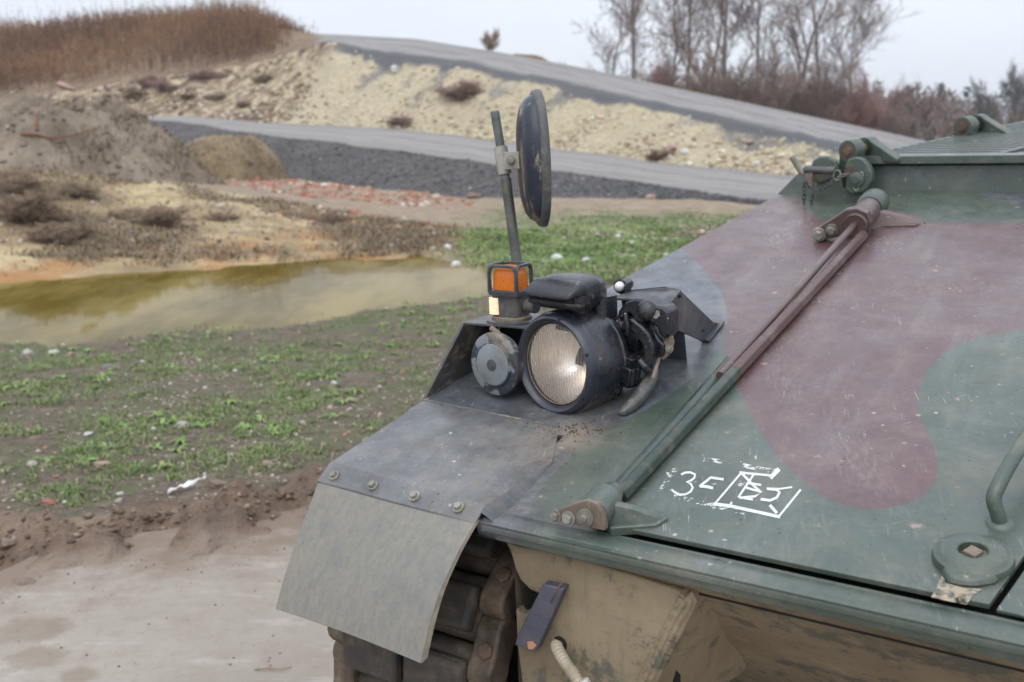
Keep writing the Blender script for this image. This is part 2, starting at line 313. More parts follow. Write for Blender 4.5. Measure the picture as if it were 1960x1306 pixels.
# materials of the ground
def m_meadow():
    t = NT('meadow_soil'); p = t.pos(); a = t.noise(p, 0.9, 6, 0.65); b = t.noise(p, 9, 6, 0.7); c = t.noise(p, 60, 4, 0.7)
    col = t.ramp(b, [(0.3, (0.065, 0.046, 0.033)), (0.5, (0.13, 0.095, 0.068)), (0.7, (0.24, 0.185, 0.14))])
    col = t.mix(t.step(t.math('ADD', t.math('MULTIPLY', a, .5), t.math('MULTIPLY', t.noise(p, 4, 7, .75), .5)), 0.44, 0.58, 0, 0.7), col, (0.095, 0.118, 0.042))
    col = t.mix(t.step(c, 0.66, 0.70), col, (0.42, 0.37, 0.31))
    col = t.mix(t.step(t.noise(p, 34, 3), 0.68, 0.72, 0, 0.7), col, (0.04, 0.03, 0.022))
    return t.fin(col, 0.9, t.bump(t.math('ADD', b, c), 0.7, 0.03))
def m_concrete():
    t = NT('worn_concrete'); p = t.pos(); a = t.noise(p, 0.7, 6, 0.6); b = t.noise(p, 14, 6, 0.7); c = t.noise(p, 120, 3, 0.7)
    col = t.ramp(a, [(0.3, (0.26, 0.220, 0.18)), (0.55, (0.325, 0.283, 0.238)), (0.75, (0.385, 0.342, 0.295))])
    col = t.mix(t.step(b, 0.46, 0.72, 0, 0.55), col, (0.26, 0.205, 0.165)); col = t.mix(t.step(t.noise(p, 3.2, 7, .7), .50, .68, 0, .5), col, (0.27, 0.215, 0.17)); col = t.mix(t.step(t.noise(p, 260, 2), .60, .68, 0, .55), col, (0.14, 0.11, 0.09)); col = t.mix(t.step(t.noise(t.pos((1.2, 3.5, 1)), 1.6, 6, .65), .55, .70, 0, .4), col, (0.52, 0.47, 0.42))
    col = t.mix(t.step(c, 0.62, 0.72, 0, 0.35), col, (0.2, 0.17, 0.15))
    g = t.n('ShaderNodeNewGeometry')
    for (x, y, rr, ry) in ((62, 1205, .17, .06), (70, 1258, .13, .045), (152, 1293, .085, .03), (960, 1130, .05, .03)):   # oil spots
        c0 = atz(x, y, 0); m = t.n('ShaderNodeMapping'); m.vector_type = 'POINT'
        m.inputs['Location'].default_value = (-c0[0] / rr, -c0[1] / (ry * 2.2), 0); m.inputs['Scale'].default_value = (1 / rr, 1 / (ry * 2.2), 0)
        t.l(g.outputs['Position'], m.inputs[0]); ln = t.n('ShaderNodeVectorMath', operation='LENGTH'); t.l(m.outputs[0], ln.inputs[0])
        e = t.math('ADD', ln.outputs['Value'], t.math('MULTIPLY', t.math('SUBTRACT', b, 0.5), 1.6))
        col = t.mix(t.step(e, 0.55, 1.1, 0.62, 0.0), col, (0.21, 0.165, 0.12))
    em = t.math('ADD', t.at('edge'), t.math('MULTIPLY', t.math('SUBTRACT', t.noise(p, 2.3, 8, .72), .5), 1.7)); col = t.mix(t.step(em, .62, 1.15, 0, .85), col, (0.19, 0.135, 0.095))
    return t.fin(col, 0.85, t.bump(t.math('ADD', b, t.math('MULTIPLY', c, 0.4)), 0.5, 0.015))
def m_mud():
    t = NT('churned_mud'); p = t.pos(); a = t.noise(p, 3, 6, 0.7); b = t.noise(p, 26, 5, 0.7)
    col = t.ramp(a, [(0.3, (0.095, 0.058, 0.038)), (0.5, (0.165, 0.11, 0.075)), (0.72, (0.29, 0.21, 0.15))])
    col = t.mix(t.step(b, 0.55, 0.75, 0, 0.5), col, (0.06, 0.035, 0.024))
    col = t.mix(t.step(t.at('v'), 0.25, 0.0, 0.0, 0.75), col, (0.34, 0.27, 0.215))
    return t.fin(col, t.step(a, .35, .65, .45, .85), t.bump(t.math('ADD', a, t.math('MULTIPLY', b, 0.5)), 0.9, 0.05))
def m_bank():
    t = NT('bare_tan_soil'); p = t.pos(); a = t.noise(p, 0.55, 6, 0.65); b = t.noise(p, 5, 6, 0.7)
    col = t.ramp(a, [(0.36, (0.20, 0.14, 0.08)), (0.5, (0.37, 0.27, 0.145)), (0.62, (0.55, 0.44, 0.25))])
    col = t.mix(t.step(b, 0.50, 0.72, 0, 0.65), col, (0.16, 0.115, 0.08))
    col = t.mix(t.step(t.noise(p, 1.7, 6, 0.7), 0.55, 0.68, 0, 0.5), col, (0.12, 0.13, 0.045))
    z = t.n('ShaderNodeSeparateXYZ'); g = t.n('ShaderNodeNewGeometry'); t.l(g.outputs['Position'], z.inputs[0])
    rim = t.math('MULTIPLY', t.step(t.math('ADD', z.outputs[2], t.math('MULTIPLY', b, 0.22)), 0.16, 0.0), t.step(t.noise(p, 0.6, 7, .7), 0.42, 0.58))
    col = t.mix(t.math('MULTIPLY', rim, 0.8), col, (0.40, 0.19, 0.06))            # rusty tide line of the pond
    green = t.step(t.math('ADD', t.at('px'), t.math('MULTIPLY', t.noise(p, 0.8, 5), 300)), 930, 1130)
    gcol = t.mix(t.step(b, 0.4, 0.62), (0.06, 0.10, 0.025), (0.20, 0.165, 0.095))
    col = t.mix(green, col, gcol)
    col = t.mix(t.step(t.noise(p, 11, 3, 0.7), 0.68, 0.73), col, (0.55, 0.50, 0.42))
    return t.fin(col, 0.92, t.bump(b, 0.8, 0.12))
def m_rubble_ground():
    t = NT('brick_dust_soil'); p = t.pos(); b = t.noise(p, 3, 6, 0.7)
    red = t.math('MULTIPLY', t.math('MULTIPLY', t.step(t.at('px'), 330, 520), t.step(t.at('px'), 960, 840)), t.step(t.at('v'), .15, .45))
    col = t.mix(t.step(b, 0.35, 0.65), (0.34, 0.26, 0.18), (0.22, 0.17, 0.115))
    col = t.mix(t.math('MULTIPLY', red, t.step(b, 0.3, 0.6, 0.7, 0.15)), col, (0.33, 0.20, 0.145))
    gr = t.step(t.at('px'), 860, 980)
    v2 = t.math('MULTIPLY', gr, t.step(t.math('ADD', t.at('v'), t.math('MULTIPLY', t.math('SUBTRACT', t.noise(p, 0.5, 5), 0.5), 0.9)), 0.75, 0.35))
    col = t.mix(t.math('MULTIPLY', v2, t.step(t.noise(p, 1.6, 6, .7), .42, .58, .15, .8)), col, (0.075, 0.12, 0.032))
    return t.fin(col, 0.92, t.bump(b, 0.8, 0.12))
def ruts(t, col, c):                                          # pale wheel tracks worn along the road
    wv = t.math('ADD', t.at('v'), t.math('MULTIPLY', t.math('SUBTRACT', t.noise(t.pos(), .35, 4), .5), .12))
    for c0 in (.30, .42, .62, .74): col = t.mix(t.step(t.math('ABSOLUTE', t.math('SUBTRACT', wv, c0)), .045, .01, 0, .55), col, c)
    return t.mix(t.step(t.math('ABSOLUTE', t.math('SUBTRACT', wv, .52)), .06, .02, 0, .35), col, tuple(x * .6 for x in c))
def m_gravel(nm, c1, c2, sc=6):
    t = NT(nm); p = t.pos(); a = t.noise(p, 0.5, 5); b = t.noise(p, sc, 6, 0.75); st = t.noise(t.pos((0.1, 1.4, 1.4), (0, 0, 0.25)), 1.0, 4)
    col = t.mix(t.step(b, 0.3, 0.7), c1, c2); col = t.mix(t.step(a, 0.4, 0.7, 0, 0.3), col, c2)
    col = t.mix(t.step(st, 0.45, 0.65, 0, 0.3), col, tuple(min(1, x * 1.3) for x in c2)); col = ruts(t, col, tuple(min(1, x * 1.25) for x in c2)) if 'road' in nm else col
    col = t.mix(t.step(t.noise(p, 14, 2), 0.735, 0.76), col, (0.5, 0.5, 0.5))
    return t.fin(col, 0.9, t.bump(b, 0.7, 0.08))
def m_slope():
    t = NT('yellow_crushed_stone'); p = t.pos(); b = t.noise(p, 4.5, 6, 0.75); a = t.noise(p, 0.7, 5)
    col = t.ramp(b, [(0.28, (0.26, 0.21, 0.14)), (0.45, (0.44, 0.37, 0.245)), (0.7, (0.60, 0.53, 0.385))])
    col = t.mix(t.step(a, 0.45, 0.7, 0, 0.35), col, (0.36, 0.31, 0.22))
    cx = t.n('ShaderNodeCombineXYZ'); t.l(t.math('ADD', t.math('ADD', t.at('along'), t.math('MULTIPLY', t.noise(p, 0.5, 5, 0.65), 5.0)), t.math('MULTIPLY', t.at('v'), -4.0)), cx.inputs[0]); t.l(t.math('MULTIPLY', t.at('v'), 1.2), cx.inputs[1])
    stk = t.noise(cx.outputs[0], 0.42, 4, 0.6)
    spill = t.math('ADD', stk, t.math('MULTIPLY', t.at('v'), 0.16))
    col = t.mix(t.math('MULTIPLY', t.step(spill, 0.64, 0.72, 0, 0.8), t.step(b, 0.25, 0.55, 0.5, 1.0)), col, (0.15, 0.15, 0.155))   # road gravel run down the slope
    edge = t.step(t.math('ADD', t.at('v'), t.math('MULTIPLY', t.math('SUBTRACT', stk, 0.5), 0.45)), 0.88, 0.95)
    col = t.mix(edge, col, (0.12, 0.12, 0.125))
    left = t.step(t.math('ADD', t.at('px'), t.math('MULTIPLY', t.at('v'), -110.0)), 556, 520)
    hc = t.ramp(t.noise(p, 1.1, 7, 0.72), [(0.38, (0.10, 0.062, 0.045)), (0.48, (0.26, 0.19, 0.12)), (0.60, (0.52, 0.43, 0.28))])
    col = t.mix(left, col, hc)
    return t.fin(col, 0.92, t.bump(b, 0.9, 0.12))
def m_hill():
    t = NT('rough_hill_soil'); p = t.pos(); b = t.noise(p, 2.2, 6, 0.75)
    col = t.ramp(b, [(0.3, (0.12, 0.075, 0.05)), (0.5, (0.20, 0.135, 0.08)), (0.7, (0.33, 0.25, 0.16))])
    return t.fin(col, 0.92, t.bump(b, 0.8, 0.12))
def m_heap(nm, c1, c2, c3):
    t = NT(nm); p = t.pos(); a = t.noise(p, 0.8, 6, 0.7); b = t.noise(p, 7, 6, 0.72)
    col = t.ramp(a, [(0.3, c1), (0.5, c2), (0.7, c3)]); col = t.mix(t.step(b, 0.5, 0.72, 0, 0.6), col, c1)
    return t.fin(col, 0.92, t.bump(b, 0.9, 0.12))
M_meadow = m_meadow(); M_bank = m_bank()
# base sheet to the horizon, under everything
mb = MB(); mb.add([(-690, -60, -2.6), (690, -60, -2.6), (690, 790, -2.6), (-690, 790, -2.6)], [(0, 1, 2, 3)])
g_ = mb.build('ground', flat('far_field', (0.12, 0.10, 0.06), 0.95, nscale=0.05), smooth=0); g_['kind'] = 'structure'
# lines, near to far
K = zline([(-1000, 1560), (-200, 1215), (0, 1152), (80, 1112), (220, 1090), (400, 1072), (470, 1048), (560, 1030), (700, 1000), (1200, 960), (3000, 900)], -0.03, 10, 0.03, 3)
J = zline([(-1000, 1150), (0, 985), (150, 985), (330, 962), (480, 942), (600, 908), (800, 862), (1200, 822), (3000, 790)], 0.05, 12, 0.02, 5)
WZ = -0.25
A_ = zline([(-1000, 760), (0, 657), (300, 632), (560, 610), (740, 588), (930, 560), (1000, 551), (1100, 546), (3000, 500)], WZ - 0.02, 7, 0.03, 7)
B_ = zline([(-1000, 600), (0, 546), (200, 531), (400, 521), (640, 504), (800, 499), (880, 512), (960, 530), (1000, 544), (1060, 541), (1300, 522), (3000, 470)], WZ - 0.02, 4, 0.02, 9)
B2 = line([(-1000, 530, 14.4), (0, 490, 15.5), (300, 496, 15.9), (640, 482, 17.3), (800, 480, 17.5), (900, 492, 16.7), (1060, 505, 15.7), (1300, 490, 16.7), (3000, 440, 19.4)], 5, 0.02, 11)
B3 = line([(-1000, 280, 20), (0, 318, 20.5), (200, 340, 21.5), (400, 362, 23.5), (600, 392, 22.5), (800, 428, 20.5), (1000, 442, 19.8), (1300, 436, 20.0), (3000, 400, 22)], 4, 0.02, 13)
Cc = line([(-1000, 318, 39), (0, 318, 38.5), (300, 335, 37), (540, 342, 36), (700, 358, 33), (900, 380, 30.3), (1100, 379, 28), (1300, 381, 27), (1480, 392, 25.5), (1700, 404, 24.6), (3000, 452, 22.8)], 3, 0.03, 15)
D_ = line([(-1000, 222, 52), (0, 226, 48), (240, 229, 46), (330, 233, 44), (540, 262, 38.6), (700, 281, 36), (940, 312, 32.3), (1060, 327, 30.6), (1250, 352, 28.6), (1430, 382, 26.2), (1700, 398, 25), (3000, 448, 24)], 3, 0.02, 17)
E_ = line([(-1000, 216, 64), (0, 219, 60), (240, 222, 57), (340, 221, 55), (540, 237, 50), (760, 246, 46), (940, 268, 43), (1060, 283, 41), (1250, 308, 38), (1500, 335, 35), (1700, 358, 32), (3000, 440, 25)], 3, 0.02, 19)
F_ = line([(-1000, 150, 66), (0, 190, 63.5), (200, 166, 61.5), (300, 150, 61), (450, 130, 60), (540, 108, 58), (600, 84, 56), (625, 79, 54.4), (690, 95, 52.5), (900, 128, 47.5), (1080, 166, 43.6), (1300, 212, 40.2), (1500, 256, 36.9), (1600, 284, 35.2), (1700, 308, 33.6), (2000, 378, 30), (3000, 438, 25.5)], 4, 0.03, 21)
G_ = line([(-1000, 80, 82), (0, 78, 80), (200, 52, 82), (400, 42, 80), (520, 52, 74), (600, 65, 66), (640, 66, 61), (800, 75, 60), (960, 101, 58), (1100, 127, 56), (1300, 170, 52), (1500, 212, 48), (1700, 254, 44), (1780, 272, 43), (2000, 320, 40), (3000, 430, 36)])
H_ = G_ + np.array([0, 16, -2.2]); I_ = H_ + np.array([0, 45, 0]); I_[:, 2] = np.minimum(I_[:, 2] - 1.0, -0.8); I2 = I_ + np.array([0, 25, 0]); I2[:, 2] = -2.65
kk = [K[i] for i in range(0, len(PXS), 2)]; nk = len(kk); rowsk = [(-9 + 0 * k, 0.0) for k in range(0)]
m = MB(); m.add([(p[0] * .9, -9, 0) for p in kk] + [(p[0], p[1] - 1.5, 0) for p in kk] + [(p[0] * 1.02, p[1] + 0.35, 0) for p in kk], [(r * nk + i, r * nk + i + 1, (r + 1) * nk + i + 1, (r + 1) * nk + i) for r in (0, 1) for i in range(nk - 1)])
cp = m.build('concrete_pavement', m_concrete(), smooth=0); cp['kind'] = 'structure'; attr(cp.data, 'edge', [0] * (2 * nk) + [1.23] * nk)
strip('mud_verge', K, J, 110, 0.26, m_mud(), 3.4, 2, sag=0.05)
strip('ground_meadow', J, A_, 60, 0.05, M_meadow, 1.5, 4)
strip('pond_bed', A_, B_, 10, 0.02, M_bank, 1, 5, sag=-0.35)
strip('pond_bank', B_, B2, 14, 0.05, M_bank, 1.2, 6)
strip('ground_shore', B2, B3, 40, 0.30, M_bank, 0.5, 8)
strip('ground_rubble', B3, Cc, 24, 0.18, m_rubble_ground(), 0.5, 10)
strip('embankment_dark', Cc, D_, 16, 0.16, m_gravel('dark_gravel', (0.046, 0.042, 0.041), (0.108, 0.100, 0.097)), 0.8, 12)
strip('lower_road', D_, E_, 16, 0.10, m_gravel('road_gravel', (0.16, 0.148, 0.14), (0.285, 0.265, 0.25)), 0.3, 14)
strip('embankment_yellow', E_, F_, 44, 0.30, m_slope(), 0.9, 16, gully=0.9)
Mroad2 = m_gravel('road_gravel_upper', (0.15, 0.142, 0.142), (0.26, 0.246, 0.24))
def m_upper():
    t = NT('road_and_hill'); p = t.pos(); b = t.noise(p, 5, 6, 0.72); st = t.noise(t.pos((0.1, 1.4, 1.4), (0, 0, 0.25)), 1.0, 4)
    road = t.mix(t.step(b, 0.3, 0.7), (0.15, 0.139, 0.131), (0.27, 0.25, 0.235))
    road = t.mix(t.step(st, 0.4, 0.65, 0, 0.45), road, (0.32, 0.305, 0.30))
    road = ruts(t, road, (0.34, .325, .315)); road = t.mix(t.step(t.math('ADD', t.at('v'), t.math('MULTIPLY', t.math('SUBTRACT', b, .5), .25)), 0.24, 0.1), road, (0.085, 0.083, 0.088))
    hill = t.ramp(t.noise(p, 1.6, 6, 0.75), [(0.32, (0.10, 0.065, 0.045)), (0.5, (0.19, 0.125, 0.075)), (0.7, (0.35, 0.27, 0.17))])
    col = t.mix(t.step(t.math('ADD', t.at('px'), t.math('MULTIPLY', t.noise(p, 1, 4), 60)), 625, 655), hill, road)
    return t.fin(col, 0.92, t.bump(b, 0.7, 0.1))
strip('upper_road', F_, G_, 18, 0.14, m_upper(), 0.5, 18)
Mh = m_hill()
strip('hill_back', G_, H_, 8, 0.3, Mh, 0.4, 20); strip('hill_foot', H_, I_, 8, 0.3, Mh, 0.2, 22); strip('hill_toe', I_, I2, 3, 0.1, Mh, 0.2, 23)
# the pond
def m_water():
    t = NT('murky_water'); t.b.inputs['IOR'].default_value = 1.09; p = t.pos((1, 1.6, 1)); a = t.noise(p, 1.1, 3); b = t.noise(p, 7, 3)
    col = t.mix(t.step(t.noise(t.pos((1.0, .30, 1)), 0.9, 6, .62), 0.36, 0.64), (0.105, 0.074, 0.010), (0.235, 0.178, 0.055))  # dark and pale patches imitate the bank's reflection in the water colour
    return t.fin(col, 0.04, t.bump(t.math('ADD', a, t.math('MULTIPLY', b, 0.15)), 0.05, 0.02), spec=0.5)
pp = [A_[i] + np.array([0, -0.6, 0]) for i in range(0, len(PXS), 3) if PXS[i] < 1060]; qq = [B_[i] + np.array([0, 0.5, 0]) for i in range(0, len(PXS), 3) if PXS[i] < 1060]
m = MB(); m.add([(p[0], p[1], WZ) for p in pp] + [(q[0], q[1], WZ) for q in qq], [(i, i + 1, len(pp) + i + 1, len(pp) + i) for i in range(len(pp) - 1)])
pond = m.build('pond_water', m_water(), smooth=0); pond['kind'] = 'structure'
# heaps of soil on the far bank: rounded cones with gullies
def heap(name, c, rx, ry, h, mat, seed, sharp=1.0, rough=0.25, n=70, ridge=None):
    s = np.linspace(-1.25, 1.25, n); X, Y = np.meshgrid(s, s); r = np.sqrt(X ** 2 + Y ** 2)
    if ridge is not None: r = np.sqrt(np.where(X < 0, X * ridge, X) ** 2 + Y ** 2)
    z = h * np.clip(1 - r ** sharp, -0.25, 1) + (rough * fbm(X * rx * 0.9, Y * ry * 0.9, 5, seed) - rough * .5 * np.abs(fbm(np.arctan2(Y, X) * 2.2, r * .8, 4, seed + 9)) + .12 * rough * fbm(X * rx * 5, Y * ry * 5, 3, seed + 7)) * np.clip(1.3 - r, 0, 1) - 0.12
    P = np.stack([c[0] + X * rx, c[1] + Y * ry, c[2] + z], -1).reshape(-1, 3); i = np.arange(n * n).reshape(n, n)
    o = raw(name, P, np.stack([i[:-1, :-1], i[:-1, 1:], i[1:, 1:], i[1:, :-1]], -1), mat, 4, True); o['kind'] = 'structure'
    def top(x, y):
        X = (x - c[0]) / rx; Y = (y - c[1]) / ry; r = math.hypot(X * ridge if (ridge and X < 0) else X, Y)
        return c[2] + h * max(-0.25, 1 - r ** sharp) - 0.12 + float(rough * fbm(X * rx * 0.9, Y * ry * 0.9, 5, seed)) * max(0, 1.3 - r)
    return top
M_heap1 = m_heap('grey_brown_soil', (0.145, 0.11, 0.08), (0.26, 0.205, 0.15), (0.38, 0.31, 0.235))
hc = at(128, 330, 26.0); heap_top = heap('dirt_mound', hc, 3.6, 4.2, 1.95, M_heap1, 31, 1.9, 0.75, 170, ridge=0.4)
hc2 = at(-260, 330, 25.0); heap('dirt_mound_side', hc2, 4.6, 4.0, 1.9, M_heap1, 33, 1.5, 0.7, 130, ridge=0.6)
M_heap2 = m_heap('tan_grassy_soil', (0.10, 0.068, 0.042), (0.24, 0.175, 0.10), (0.36, 0.275, 0.16))
hc3 = at(432, 345, 34.0); heap3_top = heap('earth_mound', hc3, 2.2, 2.2, 1.55, M_heap2, 35, 3.6, 0.25, 90)
hc4 = spot('hill_back', np.array([1000.0]), np.array([0.12]))[0]; heap('earth_bank', hc4 - [0, 0, .2], 2.3, 1.4, .75, m_heap('brown_earth', (.12, .075, .05), (.2, .125, .08), (.28, .19, .12)), 37, 2.0, .3, 50)
# ------------------------------------------------------------------ vegetation
def m_tint(nm, stops, rough=0.8, trans=0.0):
    t = NT(nm); col = t.ramp(t.at('tint'), stops); t.fin(col, rough)
    if trans: t.b.inputs['Subsurface Weight'].default_value = 0.0
    return t.m
def blades(P, h, lean, wid, tint, up=None, bend=0.5):
    """every blade a tapering three-point, two-triangle leaf; returns verts, tris, tint"""
    n = len(P); ang = rng.uniform(0, 2 * math.pi, n); d = np.stack([np.cos(ang), np.sin(ang), 0 * ang], 1); sd = np.stack([-d[:, 1], d[:, 0], 0 * ang], 1)
    h = np.asarray(h)[:, None]; lean = np.asarray(lean)[:, None]; wid = np.asarray(wid)[:, None]
    z = np.array([0, 0, 1.0]); mid = P + z * h * 0.6 + d * lean * h * (0.6 * bend); tip = P + z * h * (1 - 0.35 * lean) + d * lean * h
    v = np.stack([P - sd * wid * 0.5, P + sd * wid * 0.5, mid - sd * wid * 0.55, mid + sd * wid * 0.55, tip], 1)
    i = np.arange(n)[:, None] * 5; f = np.concatenate([i + [0, 1, 3], i + [0, 3, 2], i + [2, 3, 4]], 1).reshape(-1, 3)
    return v.reshape(-1, 3), f, np.repeat(tint, 5)
def scatter(name, n, keep, px=(-150, 2000), v=(0, 1)):
    x = rng.uniform(*px, n); t = rng.uniform(*v, n); P = spot(name, x, t); k = rng.uniform(0, 1, n) < keep(P, x, t); return P[k], x[k], t[k]
GRASS = [(0.0, (0.055, 0.10, 0.022)), (0.35, (0.115, 0.20, 0.042)), (0.6, (0.18, 0.285, 0.065)), (0.8, (0.27, 0.33, 0.115)), (1.0, (0.36, 0.29, 0.18))]
M_grass = m_tint('low_weeds', GRASS, 0.65)
# clumps of low weeds and grass in the near meadow
def patch(P, sc=1.15, s=41): return fbm(P[:, 0] * sc, P[:, 1] * sc, 4, s)
P, x, t = scatter('ground_meadow', 15000, lambda P, x, t: np.clip((.55 * patch(P) + .6 * patch(P, 3.1, 44) + 0.13) * 2.4, 0.04, 1) * np.clip(t * 9, 0.1, 1) * np.clip(1.35 - t, 0.35, 1))
cl = []; 
for k, p in enumerate(P):
    m_ = rng.integers(8, 30); r = rng.uniform(0.015, 0.14); a = rng.uniform(0, 6.283, m_); rr = r * np.sqrt(rng.uniform(0, 1, m_))
    cl.append(np.column_stack([p[0] + rr * np.cos(a), p[1] + rr * np.sin(a), np.full(m_, p[2] - 0.004), np.full(m_, rng.uniform(0, 1)), np.full(m_, rng.uniform(0.012, 0.05))]))
cl = np.concatenate(cl); tint = np.clip(0.35 + 0.55 * (cl[:, 3] - 0.4) + rng.normal(0, 0.10, len(cl)), 0, 0.9); tint = np.where(rng.uniform(0, 1, len(cl)) < 0.17, 1.0, tint)
v, f, tt = blades(cl[:, :3], cl[:, 4] * rng.uniform(0.5, 1.5, len(cl)), rng.uniform(0.3, 1.6, len(cl)), rng.uniform(0.002, 0.0065, len(cl)), tint)
o = raw('low_weeds', v, f, M_grass, 3, False, attrs={'tint': tt}); o['kind'] = 'stuff'
# the green strip beyond the pond
def far_keep(P, x, t): return np.clip((x - 840) / 120, 0, 1) * np.clip((patch(P, 0.42, 43) + 0.12) * 2.6, 0.05, 1)
P1, _, _ = scatter('ground_shore', 60000, far_keep, (820, 1750)); P2, _, _ = scatter('ground_rubble', 26000, lambda P, x, t: far_keep(P, x, t) * np.clip(1.1 - 1.5 * t, 0, 1), (860, 1750))
P3, _, _ = scatter('pond_bank', 5000, lambda P, x, t: np.clip((x - 860) / 100, 0, 1) * 0.7, (840, 1500))
Pf = np.concatenate([P1, P2, P3]); nn = len(Pf)
tint = np.clip(0.45 + 0.5 * patch(Pf, 0.5, 47) + rng.normal(0, 0.2, nn), 0, 1)
v, f, tt = blades(Pf - [0, 0, 0.01], rng.uniform(0.02, 0.08, nn), rng.uniform(0.5, 1.8, nn), rng.uniform(0.012, 0.03, nn), tint)
o = raw('far_grass', v, f, M_grass, 3, False, attrs={'tint': tt}); o['kind'] = 'stuff'
# dry stalks over the bank and the heaps
P1, _, _ = scatter('ground_shore', 60000, lambda P, x, t: np.clip((patch(P, 0.45, 51) - 0.05) * 3, 0.04, 1) * .7 * np.clip((900 - x) / 120, 0, 1), (-200, 880), (0, 1))
P1b, _, _ = scatter('pond_bank', 9000, lambda P, x, t: np.clip((patch(P, 0.6, 53) + .1) * 2.5, 0.03, 1) * np.clip((t - .25) * 2, 0, 1) * np.clip((900 - x) / 120, 0, 1), (-200, 880)); P1 = np.concatenate([P1, P1b])
nn = len(P1); M_dry = m_tint('dry_stalks', [(0.0, (0.12, 0.085, 0.058)), (0.5, (0.23, 0.17, 0.11)), (0.8, (0.36, 0.28, 0.18)), (1.0, (0.14, 0.15, 0.05))], 0.85)
v, f, tt = blades(P1 - [0, 0, 0.01], rng.uniform(0.03, 0.15, nn), rng.uniform(0.5, 1.9, nn), rng.uniform(0.008, 0.02, nn), np.clip(rng.normal(0.5, 0.28, nn), 0, 1))
o = raw('dry_grass', v, f, M_dry, 3, False, attrs={'tint': tt}); o['kind'] = 'stuff'
# the brown thicket on the hill: tall stems with seed heads
def thick(P, x, t, s=61): return np.clip(1.25 * (patch(P, 0.12, s) + 0.72), 0.2, 1)
P1, x1, _ = scatter('upper_road', 15000, lambda P, x, t: thick(P, x, t) * np.clip((560 - x) / 90, 0, 1) * np.clip((t - 0.02) * 8, 0, 1), (-420, 600), (0.0, 1))
P2, x2, _ = scatter('hill_back', 9000, lambda P, x, t: thick(P, x, t) * np.clip((600 - x) / 60, 0, 1), (-420, 620), (0, 0.6))
Pt = np.concatenate([P1, P2]); xt = np.concatenate([x1, x2]); nn = len(Pt)
hmap = 1.4 + 0.95 * patch(Pt, 0.22, 63) + .35 * patch(Pt, .7, 64); hmap *= np.clip((640 - xt) / 160, 0.45, 1)
st_v, st_f, st_t = [], [], []; off = 0
def ribbons(P0, P1_, w0, w1, tint):
    n = len(P0); d = P1_ - P0; a = rng.uniform(0, math.pi, n); s = np.stack([np.cos(a), np.sin(a), 0 * a], 1)
    v = np.stack([P0 - s * w0[:, None], P0 + s * w0[:, None], P1_ + s * w1[:, None], P1_ - s * w1[:, None]], 1).reshape(-1, 3)
    i = np.arange(n)[:, None] * 4; return v, np.concatenate([i + [0, 1, 2], i + [0, 2, 3]], 1).reshape(-1, 3), np.repeat(tint, 4)
def joined(parts):
    vs, fs, ts = [], [], []; o = 0
    for v, f, t in parts: vs.append(v); fs.append(f + o); ts.append(t); o += len(v)
    return np.concatenate(vs), np.concatenate(fs), np.concatenate(ts)
h = hmap * rng.uniform(0.55, 1.25, nn) * np.where(rng.uniform(0, 1, nn) < .07, rng.uniform(1.2, 1.9, nn), 1); dirn = rng.normal(0, 0.16, (nn, 3)); dirn[:, 2] = 1
base_t = np.clip(0.42 + 0.35 * patch(Pt, 0.2, 67) + rng.normal(0, 0.14, nn), 0, 1)
top = Pt + dirn * h[:, None]; parts = [ribbons(Pt, top, np.full(nn, 0.013), np.full(nn, 0.006), base_t * 0.7)]
for k in range(9):                                           # side sprigs and withered leaves
    u = rng.uniform(0.25, 1.0, nn); p0 = Pt + dirn * (h * u)[:, None]; dd = rng.normal(0, 1, (nn, 3)); dd[:, 2] = np.abs(dd[:, 2]) + 0.8; dd /= np.linalg.norm(dd, axis=1)[:, None]
    ln = rng.uniform(0.10, 0.34, nn) * (1.15 - 0.5 * u); parts.append(ribbons(p0, p0 + dd * ln[:, None], rng.uniform(0.012, 0.03, nn), np.full(nn, 0.004), np.clip(base_t + 0.15 * u + rng.normal(0, 0.1, nn), 0, 1)))
v, f, tt = joined(parts)
M_thick = m_tint('withered_stems', [(0.0, (0.09, 0.048, 0.032)), (0.35, (0.185, 0.098, 0.055)), (0.6, (0.30, 0.155, 0.072)), (0.85, (0.40, 0.235, 0.12)), (1.0, (0.45, 0.33, 0.21))], 0.85)
o = raw('withered_thicket', v, f, M_thick, 3, False, attrs={'tint': tt}); o['kind'] = 'stuff'

def grow(p, d, ln, r, lev, maxlev, segs, spread, up=0.12, wob=0.12, kids=(3, 5), ratio=(0.5, 0.8), R=None):
    """a branch and its side branches as (p0, p1, r0, r1, level)"""
    n = 5 if lev == 0 else (4 if lev < 2 else 3); pts = [p]
    for k in range(n):
        d = d + R.normal(0, wob, 3); d[2] += up * (0.5 if lev == 0 else 1); d = d / np.linalg.norm(d); q = pts[-1] + d * ln / n
        r0 = r * (1 - 0.72 * k / n); r1 = r * (1 - 0.72 * (k + 1) / n); segs.append((*pts[-1], *q, r0, r1, lev)); pts.append(q)
        if lev < maxlev and (k > 0 or lev > 0):
            for j in range(int(R.integers(*kids)) if k < n - 1 or lev > 0 else 3):
                ax = R.normal(0, 1, 3); ax -= d * (ax @ d); ax /= np.linalg.norm(ax); sp = spread * R.uniform(0.6, 1.3)
                nd = d * math.cos(sp) + ax * math.sin(sp); u = R.uniform(0, 1)
                grow(pts[-2] + (q - pts[-2]) * u, nd, ln * R.uniform(*ratio) * (0.62 if lev == 0 else 0.72), r0 * R.uniform(0.4, 0.6), lev + 1, maxlev, segs, spread, up, wob * 1.2, kids, ratio, R)
